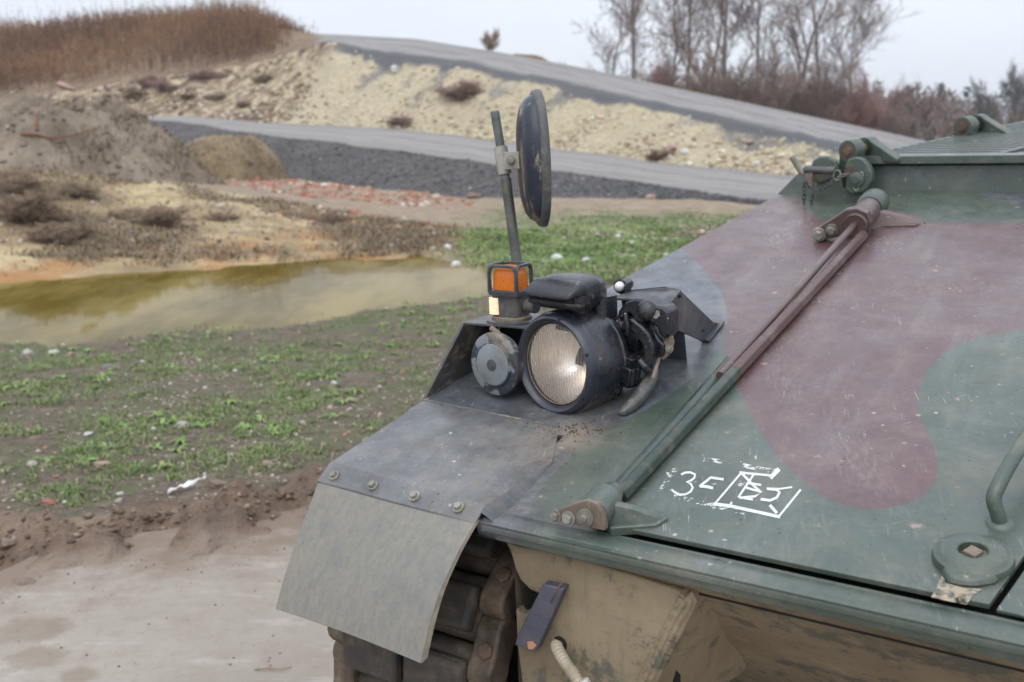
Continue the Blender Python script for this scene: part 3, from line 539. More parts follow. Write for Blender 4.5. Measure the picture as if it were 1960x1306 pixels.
def wood(segs, sides):
    s = np.array(segs); p0, p1, r0, r1 = s[:, :3], s[:, 3:6], s[:, 6], s[:, 7]; d = p1 - p0; d /= np.linalg.norm(d, axis=1)[:, None] + 1e-9
    x = np.cross(d, [0.3, 0.9, 0.15]); x /= np.linalg.norm(x, axis=1)[:, None] + 1e-9; y = np.cross(d, x); a = np.arange(sides) * 2 * math.pi / sides
    ring = lambda p, r: p[:, None] + r[:, None, None] * (np.cos(a)[None, :, None] * x[:, None] + np.sin(a)[None, :, None] * y[:, None])
    v = np.concatenate([ring(p0, r0), ring(p1, r1)], 1).reshape(-1, 3); i = np.arange(len(s))[:, None] * 2 * sides; q = []
    for k in range(sides): j = (k + 1) % sides; q.append(i + [k, j, sides + j, sides + k])
    return v, np.concatenate(q, 1).reshape(-1, 4)
M_bark = flat('grey_bark', (0.20, 0.165, 0.148), 0.9, nscale=6, amt=0.6); M_bark2 = flat('pale_bark', (0.20, 0.175, 0.15), 0.9, nscale=6, amt=0.5)
M_twig = flat('bare_twigs', (0.27, 0.205, 0.18), 0.9, nscale=3, amt=0.3); M_twig2 = flat('reddish_twigs', (0.31, 0.19, 0.165), 0.9, nscale=3, amt=0.3); M_twig3 = flat('brown_twigs', (0.29, 0.215, 0.175), 0.9, nscale=3, amt=0.3)
def tree(name, p, h, seed, label, cat='tree', group=None, r=None, spread=0.55, lev=3, kids=(2, 4), up=0.14, wob=0.10, lean=(0, 0), bark=None, twig=None, mult=1, tw=1.0, parts=('trunk', 'crown')):
    R = np.random.default_rng(seed); root = empty(name, p); tag(root, label, cat, group); segs = []; r = r or h * 0.011; p = np.asarray(p, float)
    for k in range(mult):
        a = R.uniform(0, 6.28); q = p + np.array([math.cos(a), math.sin(a), 0]) * (0 if mult == 1 else h * 0.03 * R.uniform(0.3, 1.5)); q[2] -= 0.1
        ld = np.array([lean[0] + R.normal(0, 0.06 if mult == 1 else 0.28), lean[1] + R.normal(0, 0.06 if mult == 1 else 0.28), 1.0])
        grow(q, ld / np.linalg.norm(ld), h * R.uniform(0.8, 1.0) * (1 if mult == 1 else R.uniform(0.6, 1.0)), r, 0, lev, segs, spread, up, wob, kids, (0.45, 0.85), R)
    lo = [s for s in segs if s[8] == 0]; hi = [s for s in segs if s[8] > 0]
    hi = [(*s[:6], max(s[6], 0.010 * tw), max(s[7], 0.006 * tw), s[8]) for s in hi]
    v, q = wood(lo, 7); raw(parts[0], v, q, bark or M_bark, 4, True, parent=root)
    v, q = wood(hi, 3); raw(parts[1], v, q, twig or M_twig, 4, False, parent=root)
    return root
def foot(px, d, dz=0.0):                                      # a place behind the upper road: column and distance -> on the hill's back
    x = CAM[0] + (px - CX) / F * d; y = CAM[1] + (FW[1] + UPV[1] * (CY - 228) / F) * d
    g = STRIPS['hill_back']; c = int(np.argmin(np.abs(PXS - px))); col = np.concatenate([STRIPS['hill_back'][:, c], STRIPS['hill_foot'][:, c], STRIPS['hill_toe'][:, c]])
    return np.array([x, y, float(np.interp(y, col[:, 1], col[:, 2])) + dz])
TREES = [  # column, distance, height, lean, seed, label
    (1222, 78, 15.5, (-0.02, 0), 1, 'slim bare tree with one straight trunk, farthest left of the tall trees', 1, 0.42),
    (1318, 74, 15.5, (-0.14, 0), 2, 'bare tree leaning left beside the slim straight tree', 1, 0.62),
    (1352, 80, 15.0, (0.03, 0), 3, 'tall bare tree just right of the left-leaning trunk', 1, 0.5),
    (1386, 72, 16.5, (-0.06, 0), 4, 'dark thick-trunked bare tree in the middle of the group above the road', 1, 0.62),
    (1440, 76, 15.5, (0.02, 0), 5, 'bare tree with upright boughs between the thick trunk and the spreading crown', 1, 0.6),
    (1500, 73, 16.5, (0.12, 0), 6, 'spreading bare tree with boughs reaching to the right over the brush', 1, 0.62),
    (1575, 78, 15.0, (0.10, 0), 7, 'bare tree at the right end of the tall group with a wide rounded crown', 1, 0.62),
    (1172, 86, 12.5, (-0.05, 0), 8, 'faint fine-twigged bare tree left of the slim straight tree', 1, 0.7), (1272, 82, 14.0, (0.0, 0), 9, 'fine-twigged bare tree between the slim straight tree and the left-leaning trunk', 1, 0.66), (1628, 80, 11.5, (0.06, 0), 10, 'lowest bare tree, standing right of the wide rounded crown', 1, 0.7)]
for px, d, hh, ln, sd_, lb, mu, sp in TREES:
    tree('bare_tree', foot(px, d), hh, 100 + sd_, lb, 'tree', 'bare trees behind the upper road', lean=ln, spread=sp, lev=4, kids=(2, 3), mult=mu, tw=1.35, up=0.10, r=hh * (0.0125 if sd_ == 4 else 0.010), bark=M_bark2 if sd_ in (1, 3) else M_bark)
BR = [(1105, 88, 2.6, 'low faint bush at the road edge left of all the tall trees', M_twig), (1165, 80, 3.2, 'pale leafless bush beside the foot of the slim straight tree', M_twig3), (1250, 76, 4.4, 'low brown leafless bush between the two leftmost tall trees', M_twig2), (1300, 84, 5.2, 'reddish leafless bush at the foot of the left-leaning tree', M_twig2),
      (1345, 70, 4.6, 'brown leafless bush crowding the road edge under the tall trees', M_twig3), (1420, 74, 5.6, 'dense dark leafless bush right of the thick trunk', M_twig3), (1470, 68, 5.0, 'grey brown bush below the spreading tree', M_twig),
      (1530, 70, 5.6, 'broad olive brown bush right of the spreading tree', M_twig3), (1590, 68, 5.4, 'rounded dark bush under the right end of the tall group', M_twig), (1640, 66, 5.0, 'dense brown bush second from the right end of the brush', M_twig2), (1690, 72, 5.4, 'tall thin leafless bush at the right end of the brush', M_twig)]
for k, (px, d, hh, lb, tw_) in enumerate(BR):
    tree('bare_bush', foot(px, d), hh, 300 + k, lb, 'bush', 'leafless bushes behind the upper road', lean=(0, 0), spread=0.7, lev=3, kids=(2, 4), mult=7, r=0.04, tw=1.5, twig=tw_, bark=tw_, parts=('stem', 'crown'))
# small bare bushes left of the tall trees and on the crest
tree('bare_bush', foot(1075, 92), 4.6, 350, 'hazy pale bare bush on the skyline left of the tall trees', 'bush', spread=0.55, lev=3, kids=(2, 3), mult=5, r=0.05, tw=2.0, parts=('stem', 'crown'))
pc = spot('hill_back', np.array([938.0]), np.array([0.02]))[0]
tree('dry_shrub', pc - [0, 0, 0.1], 1.5, 351, 'small dry brown shrub alone on the road crest against the sky', 'shrub', spread=0.75, lev=3, kids=(2, 3), mult=5, r=0.02, tw=.9, up=.05, twig=flat('dry_brown', (0.34, 0.22, 0.14), 0.9), bark=M_twig3, parts=('stem', 'foliage'))
M_far = flat('dark_far_twigs', (0.12, 0.10, 0.10), 0.9)
# right: a dark little copse against the sky, farther off
for k, (px, hh, lb) in enumerate([(1896, 8.6, 'dark far tree at the left of the distant clump on the right skyline'), (1932, 9.4, 'dark far tree in the middle of the distant clump on the right skyline'), (1975, 9.0, 'dark far tree at the right of the distant clump, cut by the picture edge'), (2040, 18, 'dark far tree beyond the right of the distant clump')]):
    if k == 3: continue
    x = (px - CX) / F * 165; tree('distant_tree', (x, 168, -2.6), hh, 400 + k, lb, 'tree', 'distant trees on the right skyline', spread=0.55, lev=3, kids=(3, 5), tw=2.6, r=0.2, twig=M_far, bark=M_far)
tree('distant_tree', ((1712 - CX) / F * 118, 120, -2.6), 7.0, 420, 'small rounded bare tree beyond the right end of the brush', 'tree', spread=0.6, lev=3, kids=(3, 5), tw=2.2, r=0.12, twig=M_twig2)
for k, (px, d) in enumerate([(1765, 105), (1793, 112)]):
    tree('pale_tree', ((px - CX) / F * d, d * 1.02, -2.6), 6.5, 430 + k, ['pale slender trunk standing low right of the brush, the left of a pair', 'pale slender trunk standing low right of the brush, the right of a pair'][k], 'tree', spread=0.4, lev=2, kids=(1, 3), tw=1.4, r=0.09, bark=M_bark2, twig=M_twig2)
# far woods: brushwood masses and conifers as one wood
def far_wood():
    vs, fs, ts = [], [], []
    def crown(x, y, z0, h, wd, tint, n, cone):
        u = rng.uniform(0, 1, n) ** 0.8; rad = wd * ((1 - u) if cone else np.sqrt(np.clip(1 - (2 * u - 1) ** 2, 0, 1)) * 0.9 + 0.1) * np.sqrt(rng.uniform(0, 1, n)); a = rng.uniform(0, 6.283, n)
        P0 = np.stack([x + rad * np.cos(a), y + rad * np.sin(a), z0 + h * (0.1 + 0.85 * u)], 1)
        d = rng.normal(0, 1, (n, 3)); d[:, 2] = np.abs(d[:, 2]) * (0.2 if cone else 1.2); d /= np.linalg.norm(d, axis=1)[:, None]
        w_ = np.full(n, h * 0.035 if cone else h * 0.018)
        return ribbons(P0, P0 + d * (h * 0.13), w_, w_ * 0.3, np.clip(tint + rng.normal(0, 0.06, n), 0, 1))
    parts = []
    for k in range(260):
        px = rng.uniform(980, 2500); d = rng.uniform(120, 300); x = (px - CX) / F * d
        if rng.uniform() < 0.14: parts.append(crown(x, d, -2.6, rng.uniform(8, 13) * (d / 200) ** 0.5, rng.uniform(1.6, 2.6), rng.uniform(0.0, 0.16), 130, True))
        else: parts.append(crown(x, d, -2.6, rng.uniform(5, 9), rng.uniform(2.5, 4.5), rng.uniform(0.5, 0.95), 210, False))
    for k in range(120):
        px = rng.uniform(1000, 2500); d = rng.uniform(330, 520); parts.append(crown((px - CX) / F * d, d, -2.6, rng.uniform(13, 19), rng.uniform(4, 6), rng.uniform(0.0, 0.3), 110, rng.uniform() < 0.6))
    return joined(parts)
v, f, tt = far_wood()
o = raw('distant_woods', v, f, m_tint('far_trees', [(0.0, (0.03, 0.045, 0.032)), (0.3, (0.05, 0.06, 0.04)), (0.45, (0.10, 0.072, 0.062)), (0.75, (0.15, 0.092, 0.08)), (1.0, (0.19, 0.14, 0.11))], 0.9), 3, False, attrs={'tint': tt}); o['kind'] = 'stuff'

# dry shrubs on the near bank
def shrub(px, v, h, seed, label, strip_='ground_shore', tw_=None, mult=9, tw=1.0):
    p = spot(strip_, np.array([float(px)]), np.array([v]))[0]
    o = tree('dry_shrub', p - [0, 0, 0.05], h, seed, label, 'shrub', 'dry shrubs on the bank', spread=0.8, lev=3, kids=(2, 3), mult=mult, r=0.009, tw=tw * .42, up=0.0, twig=tw_ or M_dryt, bark=M_dryt, parts=('stem', 'foliage'))
    o.scale = (1.9, 1.5, .75); return o
M_dryt = flat('dry_twigs', (0.34, 0.25, 0.175), 0.9, nscale=5, amt=0.3); M_dryr = flat('dark_red_twigs', (0.40, 0.27, 0.225), 0.9, nscale=3, amt=0.3)
shrub(20, 0.62, 1.0, 500, 'tallest grey brown dry shrub at the left edge above the pond', mult=12)
shrub(62, 0.40, 0.75, 501, 'dark dry shrub on the bank just above the orange tide line', mult=12)
shrub(120, 0.20, 0.55, 502, 'low dark dry shrub closest to the water on the left', mult=12)
shrub(150, 0.66, 0.5, 503, 'small dry shrub between the tall left shrub and the pale soil', mult=9)
shrub(300, 0.34, 0.55, 504, 'wide dry shrub on the bank below the big grey mound', mult=12)
shrub(250, 0.48, 0.42, 505, 'thin dry shrub on pale soil below the big grey mound', mult=8)
shrub(430, 0.40, 0.35, 506, 'small dry shrub on the bank right of the wide one', mult=8)
shrub(632, 0.72, 0.42, 507, 'dark dry shrub beside the red brick rubble', mult=9)
shrub(880, 0.55, 1.15, 510, 'dark oval patch of dry bramble halfway up the yellow slope', 'embankment_yellow', M_dryr, 12, 1.8)
shrub(768, 0.05, 0.75, 511, 'tuft of reddish dry weeds at the foot of the yellow slope', 'embankment_yellow', M_dryr, 6, 1.6)
shrub(1262, 0.06, 0.6, 512, 'brown dry weeds among the stones at the foot of the yellow slope', 'embankment_yellow', M_dryt, 8, 1.6)
for k, (px, vv, hh) in enumerate([(285, 0.75, 1.0), (322, 0.55, 0.9), (395, 0.85, 0.9), (420, 0.5, 0.6), (505, 0.72, 0.7), (258, 0.5, 0.8), (360, 0.4, 0.55), (470, 0.28, 0.5)]):
    shrub(px, vv, hh, 520 + k, ['red brown bramble under the thicket at the left end of the eroded bank', 'dark red bramble in the middle of the eroded bank', 'purple brown bramble high on the eroded bank', 'small brown bramble low on the eroded bank by the road', 'brown bramble at the edge of the yellow slope', 'leftmost reddish bramble hanging over the eroded bank', 'low bramble above the road on the pale bank', 'little bramble near the end of the pale bank'][k], 'embankment_yellow', M_dryr if k < 3 else M_dryt, 9, 1.8)
# ------------------------------------------------------------------ the tracked armoured vehicle
def poly_sdf(Q, poly):                                        # signed distance (positive inside) in the plane of the glacis
    Q = np.asarray(Q, float); P = np.asarray(poly, float); d = np.full(len(Q), 1e9); ins = np.zeros(len(Q), bool); n = len(P)
    for i in range(n):
        a, b = P[i], P[(i + 1) % n]; e = b - a; w_ = Q - a; t = np.clip((w_ @ e) / (e @ e), 0, 1); d = np.minimum(d, np.linalg.norm(w_ - t[:, None] * e, axis=1))
        c = ((a[1] > Q[:, 1]) != (b[1] > Q[:, 1])) & (Q[:, 0] < (b[0] - a[0]) * (Q[:, 1] - a[1]) / (b[1] - a[1] + 1e-12) + a[0]); ins ^= c
    return np.where(ins, d, -d)
def plane_poly(px): return [gus(gl(x, y))[:2] for x, y in px]
def rounded(poly, k=3):                                        # corner-cut the traced outline so that the spray edge curves
    P = np.array(poly)
    for _ in range(k): P = np.stack([P * 0.75 + np.roll(P, -1, 0) * 0.25, P * 0.25 + np.roll(P, -1, 0) * 0.75], 1).reshape(-1, 2)
    return P
BROWN_P = rounded(plane_poly([(1478, 380), (1520, 372), (1535, 395), (1570, 425), (1640, 432), (1720, 428), (1830, 434), (1960, 431), (2300, 430), (2300, 690), (2060, 600), (1960, 642), (1880, 650), (1812, 678), (1765, 728), (1752, 790), (1782, 850), (1800, 905), (1783, 950), (1742, 976), (1685, 988), (1620, 982), (1560, 952), (1508, 903), (1470, 862), (1438, 800), (1412, 748), (1398, 722), (1384, 690), (1391, 640), (1393, 590), (1372, 540), (1332, 500), (1296, 466), (1200, 520), (1400, 380)]))
BLACK_P = rounded(plane_poly([(1250, 440), (1296, 466), (1332, 500), (1372, 540), (1393, 590), (1388, 645), (1350, 705), (1262, 772), (1180, 812), (1120, 850), (1060, 905), (1015, 960), (1010, 1010), (960, 1030), (500, 1090), (300, 900), (700, 640)]))
RB = np.array([(-0.60, 2.50), (-0.53, 2.26), (-0.60, 2.16), (-0.70, 2.10), (-1.4, 2.05), (-1.4, 3.3), (-0.62, 2.75)])
def camo(o):
    me = o.data; co = np.empty(len(me.vertices) * 3, np.float32); me.vertices.foreach_get('co', co); co = co.reshape(-1, 3); M = np.array(WM[o.name]); co = co @ M[:3, :3].T + M[:3, 3]
    q = co - O; us = np.stack([q @ A, q @ S], 1)
    b = poly_sdf(us, BROWN_P); b = np.where(q @ GN > 0.055, np.minimum(b, 0.0), b)
    k = np.maximum(poly_sdf(us, BLACK_P), poly_sdf(us, RB))
    attr(me, 'brown', np.where(q @ GN > 0.15, -1, b)); attr(me, 'black', k)
    def spots(L_):
        v = np.zeros(len(us))
        for x, y, rx, ry, ang, k in L_:
            q0 = us - gus(gl(x, y))[:2]; c_, s_ = math.cos(ang), math.sin(ang); X = q0[:, 0] * c_ + q0[:, 1] * s_; Y = -q0[:, 0] * s_ + q0[:, 1] * c_; v += k * np.exp(-(X / rx) ** 2 - (Y / ry) ** 2)
        return v
    attr(me, 'pale', spots([(1500, 455, .05, .13, -.2, .9), (1545, 425, .05, .05, 0, .8), (1690, 470, .06, .08, .3, .55), (1500, 740, .03, .16, -.5, .5), (1640, 900, .04, .14, -.7, .6), (1560, 1010, .05, .05, -.5, .45), (1440, 1060, .06, .025, -.3, .4), (1750, 1010, .012, .06, -.5, .7), (1320, 900, .03, .03, 0, .35), (1800, 560, .30, .05, -.35, .35), (1650, 650, .30, .04, -.35, .35), (1130, 955, .05, .03, 0, .5), (1010, 880, .10, .05, .2, .35), (1290, 980, .03, .02, 0, .5), (1770, 1130, .08, .02, -.1, .7), (1480, 1100, .2, .012, 0, .35)]))
    attr(me, 'grime', spots([(1000, 950, .05, .10, -.6, .8), (1060, 890, .03, .07, -.5, .6), (1340, 930, .12, .06, -.3, .35), (1180, 830, .06, .03, 0, .4), (1300, 690, .03, .10, -.6, .8), (1020, 1000, .03, .03, 0, .9), (1085, 1010, .02, .03, 0, .7), (700, 905, .2, .012, 0, .4), (1640, 975, .1, .05, 0, .3)]))
    m0 = us - gus(gl(1095, 835))[:2]; m1 = us - gus(gl(1000, 905))[:2]
    attr(me, 'dusty', 0.55 * np.exp(-((m0[:, 0] / .085) ** 2 + (m0[:, 1] / .07) ** 2)) + 0.10 * np.exp(-((m1[:, 0] / .2) ** 2 + (m1[:, 1] / .3) ** 2)) + (0.10 if o.name.startswith('fender') else 0.0)); return o
def plate(name, us_poly, h0, h1, mat, parent, step=0.03, bevel=0.003, hfun=None, color=True, origin=None):
    """a flat armour plate cut to an outline on the glacis, with a fine grid so that the paint borders stay sharp"""
    bm = bmesh.new(); vs = [bm.verts.new(G(u, s, h1)) for u, s in us_poly]; bm.faces.new(vs); P = np.array(us_poly)
    for ax, k in ((A, 0), (S, 1)):
        for c in np.arange(P[:, k].min() + step, P[:, k].max() - 1e-6, step):
            bmesh.ops.bisect_plane(bm, geom=bm.verts[:] + bm.edges[:] + bm.faces[:], plane_co=Vector(O + ax * c), plane_no=Vector(ax))
    r = bmesh.ops.extrude_face_region(bm, geom=bm.faces[:]); up = [v for v in bm.verts if not any(v is e for e in r['geom'])]
    new = [e for e in r['geom'] if isinstance(e, bmesh.types.BMVert)]
    for v in new: v.co -= Vector(GN * (h1 - h0))
    bmesh.ops.recalc_face_normals(bm, faces=bm.faces[:]); org = G(*P.mean(0), h0); bmesh.ops.translate(bm, verts=bm.verts[:], vec=Vector(-org))
    me = bpy.data.meshes.new(name); bm.to_mesh(me); bm.free()
    o = link(name, me, mat, parent, Matrix.Translation(Vector(org)), 30, bevel, 2)
    return camo(o) if color else o
M_camo = weathered('camouflage_paint', GREEN, dust=0.20, chips=0.9, scratch=0.95, var=0.26, rough=0.33, camo=True)
M_fender = weathered('dusty_black_paint', BLACK, dust=0.30, chips=0.35, scratch=0.4, var=0.42, rough=0.42)
M_black = weathered('lamp_black_paint', (0.006, 0.008, 0.015), dust=0.12, chips=0.9, scratch=0.8, var=0.03, rough=0.27, sc=1.7, bumpy=0.12, spec=0.6)
M_green = weathered('green_paint', GREEN, dust=0.30, chips=0.5, scratch=0.5, var=0.2, rough=0.42)
M_dgreen = weathered('dark_green_paint', (0.030, 0.052, 0.042), dust=0.18, chips=0.4, scratch=0.4, var=0.15, rough=0.42)
M_brown = weathered('brown_paint', (0.10, 0.058, 0.055), dust=0.22, chips=0.4, scratch=0.8, var=0.15, rough=0.36)
M_strip = weathered('worn_edge_paint', GREEN, dust=0.20, chips=0.9, scratch=0.4, var=0.35, rough=0.42, camo=True)
def m_nose():
    t = NT('dusty_tan_armour'); p = t.pos(); a = t.noise(p, 3, 6, 0.65); b = t.noise(p, 22, 6, 0.7); s = t.noise(t.pos((11, 11, 30), (0.5, 0.4, 0.0)), 1.0, 8, 0.78)
    col = t.ramp(a, [(0.3, (0.165, 0.127, 0.080)), (0.55, (0.25, 0.197, 0.124)), (0.75, (0.33, 0.27, 0.175))])
    col = t.mix(t.math('MULTIPLY', t.step(s, 0.55, 0.68, 0, 0.75), t.step(a, .42, .62)), col, (0.075, 0.08, 0.07)); col = t.mix(t.step(b, 0.56, 0.70, 0, 0.5), col, (0.12, 0.09, 0.06))
    run = t.noise(t.pos((16, 16, 2.2)), 1.0, 7, 0.7); col = t.mix(t.step(run, .54, .72, 0, .5), col, (0.13, 0.105, 0.078)); col = t.mix(t.step(run, .44, .28, 0, .4), col, (0.40, 0.33, 0.24))
    wear = t.math('ADD', t.noise(p, 6.5, 9, .78), t.math('MULTIPLY', t.noise(t.pos((30, 30, 6), (0, .5, .4)), 1., 5), .25)); col = t.mix(t.step(wear, .645, .72, 0, .7), col, (0.06, 0.072, 0.064))
    return t.fin(col, 0.75, t.bump(t.math('ADD', b, a), 0.25, 0.006))
M_nose = m_nose()
def m_flap():
    t = NT('dusty_rubber'); p = t.pos(); b = t.noise(p, 75, 6, 0.75); s = t.noise(t.pos((60, 60, 9), (0, 0.3, 0)), 1, 8, 0.8); a = t.noise(p, 7, 5)
    col = t.mix(t.step(s, 0.32, 0.62), (0.172, 0.168, 0.155), (0.228, 0.214, 0.176)); col = t.mix(t.math('MULTIPLY', t.step(b, 0.52, 0.74, 0, 0.35), t.step(a, 0.35, 0.65)), col, (0.085, 0.092, 0.115)); col = t.mix(t.step(t.noise(p, 4.5, 7, .7), .48, .66, 0, .3), col, (0.125, 0.132, 0.145)); col = t.mix(t.step(t.noise(p, 6, 7, .7), .52, .72, 0, .35), col, (0.27, 0.235, 0.165)); fl_ = t.noise(t.pos((130, 130, 10), (0, .25, 0)), 1, 5, .7); col = t.mix(t.step(fl_, .60, .70, 0, .6), col, (0.10, 0.105, 0.12)); col = t.mix(t.step(fl_, .38, .30, 0, .5), col, (0.33, .31, .26))
    return t.fin(col, 0.7, t.bump(b, 0.25, 0.004))
M_flap = m_flap()
M_flapedge = flat('cut_rubber_edge', (0.33, 0.29, 0.215), 0.8, nscale=40, amt=0.6)
def m_rust(nm, c1, c2, c3, rough=0.6):
    t = NT(nm); p = t.pos(); a = t.noise(p, 14, 6, 0.7); b = t.noise(p, 60, 4, 0.7)
    col = t.ramp(a, [(0.32, c1), (0.52, c2), (0.72, c3)]); col = t.mix(t.step(b, 0.6, 0.75, 0, 0.5), col, c1)
    return t.fin(col, t.step(a, 0.3, 0.7, rough - 0.1, rough + 0.2), t.bump(b, 0.3, 0.004))
M_track = m_rust('muddy_track_steel', (0.022, 0.018, 0.015), (0.066, 0.050, 0.037), (0.15, 0.115, 0.082)); M_pad = m_rust('track_rubber', (0.02, 0.02, 0.023), (0.06, 0.05, 0.042), (0.15, 0.118, 0.088), 0.7)
M_steel = m_rust('bare_steel', (0.11, 0.105, 0.09), (0.25, 0.235, 0.195), (0.42, 0.39, 0.33), 0.4); M_rusty = m_rust('rusted_steel', (0.045, 0.03, 0.023), (0.105, 0.066, 0.045), (0.19, 0.135, 0.095))
M_zinc = m_rust('zinc_bracket', (0.20, 0.19, 0.16), (0.36, 0.345, 0.30), (0.45, 0.42, 0.36), 0.4); M_gun = m_rust('dark_steel', (0.03, 0.032, 0.034), (0.07, 0.07, 0.07), (0.15, 0.14, 0.12), 0.4)
M_flange = m_rust('dirty_flange', (0.09, 0.068, 0.05), (0.18, 0.14, 0.105), (0.28, 0.23, 0.17), 0.55)
M_dark = flat('unlit_interior', (0.012, 0.011, 0.010), 0.9); M_pole = weathered('worn_pole_paint', (0.055, 0.062, 0.055), dust=0.35, chips=0.9, scratch=0.9, var=0.4, rough=0.38, sc=2.0)  # M_dark: near-black colour stands in for the shade in gaps and holes

vp = V(-0.4, 1.6, -1.28); vp = np.array([vp[0], vp[1], 0.0])
VEH = empty('armoured_vehicle', vp)
tag(VEH, 'camouflaged tracked armoured vehicle with sloped front plate, headlamp and round mirror', 'armoured vehicle')

# ---- glacis, hatch and lip
ES = 2.256                                                     # where the slope meets the vertical step
def us(px, py): return gus(gl(px, py))[:2]
GAP = -0.232; HF = 0.052
e1, e2, e3 = us(815, 765), us(1197, 532), us(1492, 372)
GLAC = plate('glacis_plate', [(0.012, 0.0), (-1.9, 0.0), (-1.9, HF), (GAP, HF), (GAP, ES), (e3[0], ES), tuple(e2), tuple(e1), (0.462, 0.36), (0.012, 0.36)][::-1], -0.034, 0.0, M_camo, VEH, 0.03, 0.004)
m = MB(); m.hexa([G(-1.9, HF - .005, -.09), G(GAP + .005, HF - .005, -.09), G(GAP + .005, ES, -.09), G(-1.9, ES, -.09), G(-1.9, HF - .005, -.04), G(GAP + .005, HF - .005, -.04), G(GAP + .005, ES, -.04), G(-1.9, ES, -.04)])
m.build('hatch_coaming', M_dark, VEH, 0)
HL, HR = -0.243, -0.912; HT = 0.012                             # the engine hatch: left edge, right edge, height of its top
hr0 = us(1893, 1170); hr1 = us(1962, 1040)
HATCH = plate('engine_hatch', [(HL, HF + .010), (HL, ES - .01), (hr1[0] - 0.32, ES - .01), (hr1[0] - .015, hr1[1]), (hr0[0], HF + .010)], 0.0015, HT, M_camo, VEH, 0.03, 0.004)
HAT2 = plate('hatch_panel', [(hr0[0] - .010, HF + .006), (hr1[0] - .026, hr1[1]), (hr1[0] - 0.332, ES - .01), (-1.9, ES - .01), (-1.9, HF + .006)], 0.001, HT - 0.004, M_camo, VEH, 0.04, 0.004)
# lip of the glacis: the rounded lower edge of the armour, standing proud of the nose
m = MB()
n_ = 40; us_ = np.linspace(0.0, -1.9, n_ + 1); prof = [(HF - .006, -0.035), (HF - .004, -0.003), (HF - .008, 0.0005), (0.012, 0.002), (0.003, -0.002), (-0.002, -0.008), (-0.003, -0.017), (0.003, -0.022), (0.03, -0.022)]
m.rings([[G(u, s, h + 0.0006 * fbm(u * 30, s * 50, 3, 5)) for s, h in prof] for u in us_]); camo(m.build('glacis_lip', M_strip, VEH, 40))
# ---- nose plate below it and the housing of the final drive
m = MB(); m.add([V(-0.125, 0.006, -0.017), V(-1.9, 0.006, -0.017), V(-1.9, 0.62, -0.62), V(-0.04, 0.62, -0.62), V(-0.125, 0.05, -0.015), V(-1.9, 0.05, -0.015), V(-1.9, 0.66, -0.62), V(-0.04, 0.66, -0.62)], [(0, 1, 2, 3), (4, 7, 6, 5), (0, 4, 5, 1), (1, 5, 6, 2), (2, 6, 7, 3), (3, 7, 4, 0)])
m.build('nose_plate', M_nose, VEH, 30, 0.004)
WB = 0.04
def nb(x, y, w_=WB): return pw(x, y, w_)
face = [(966, 1034), (984, 1044), (1080, 1062), (1190, 1095), (1298, 1131), (1318, 1150), (1290, 1205), (1262, 1260), (1240, 1306), (1215, 1420), (1010, 1420), (998, 1306), (990, 1240), (986, 1165), (996, 1178), (1008, 1174), (1022, 1158), (1036, 1139), (1014, 1130), (996, 1112), (986, 1092), (979, 1066)]
m = MB(); m.prism([nb(x, y) for x, y in face], Rr * 0.03)
hs = m.build('drive_housing', M_nose, VEH, 25, 0.005, 3)
fl = [nb(x, y) for x, y in face[4:10]]
m = MB(); bk = [p + Rr * (0.05 + 0.85 * max(0, -loc(p)[2] - 0.05)) - A * (0.035 + 0.18 * max(0, -loc(p)[2] - .05)) for p in fl]
m.rings([fl + [], bk], cap=False, close=False); hw = m.build('housing_cheek', M_nose, hs, 40)
m = MB(); bead = []; rngb = np.random.default_rng(5)
for k in range(len(fl) - 1):
    for t in np.linspace(0, 1, 34, endpoint=False): bead.append(fl[k] * (1 - t) + fl[k + 1] * t)
bead = bead[24:]
nbv = 21; rowsb = []
for k_b, p in enumerate(bead):
    tg = nrm(bead[min(k_b + 1, len(bead) - 1)] - bead[max(k_b - 1, 0)]); sd2 = nrm(np.cross(tg, Rr)); sd2 = sd2 if sd2 @ A > 0 else -sd2; row = []
    for j in range(nbv):
        v_ = j / (nbv - 1) * 2 - 1; z_ = .0055 * (1 - v_ ** 4) + .0016 * math.sin(v_ * 11 + 1.5 * float(fbm(np.array([k_b * .11]), np.array([.3]), 3, 4)[0])) + .0022 * float(fbm(np.array([k_b * .16]), np.array([v_ * 2.2]), 3, 6)[0])
        row.append(p + sd2 * (v_ * .0185 + .003) - Rr * z_ + (Rr * (.012 if abs(v_) > .98 else 0)) + (Rr * .010 * max(0, -v_)))
    rowsb.append(row)
m.rings(rowsb, cap=False, close=False)
m.build('weld_bead', M_nose, hs, 60)
tb = [nb(x, y, WB - .004) for x, y in [(976, 1044), (1300, 1128)]]
m = MB(); m.add([V(-0.045, 0.046, -0.062), V(-0.043, 0.046, -0.70), V(-0.030, 0.40, -0.70), V(-0.030, 0.40, -0.06)], [(0, 1, 2, 3)]); m.build('hull_side', M_nose, VEH, 0)
m = MB(); m.hexa([V(-0.36, 0.12, -0.80), V(-0.05, 0.12, -0.80), V(-0.05, 0.14, -0.80), V(-0.36, 0.14, -0.80), V(-0.36, 0.12, -0.06), V(-0.05, 0.12, -0.06), V(-0.05, 0.14, -0.06), V(-0.36, 0.14, -0.06)]); m.build('backing', M_dark, hs, 0)
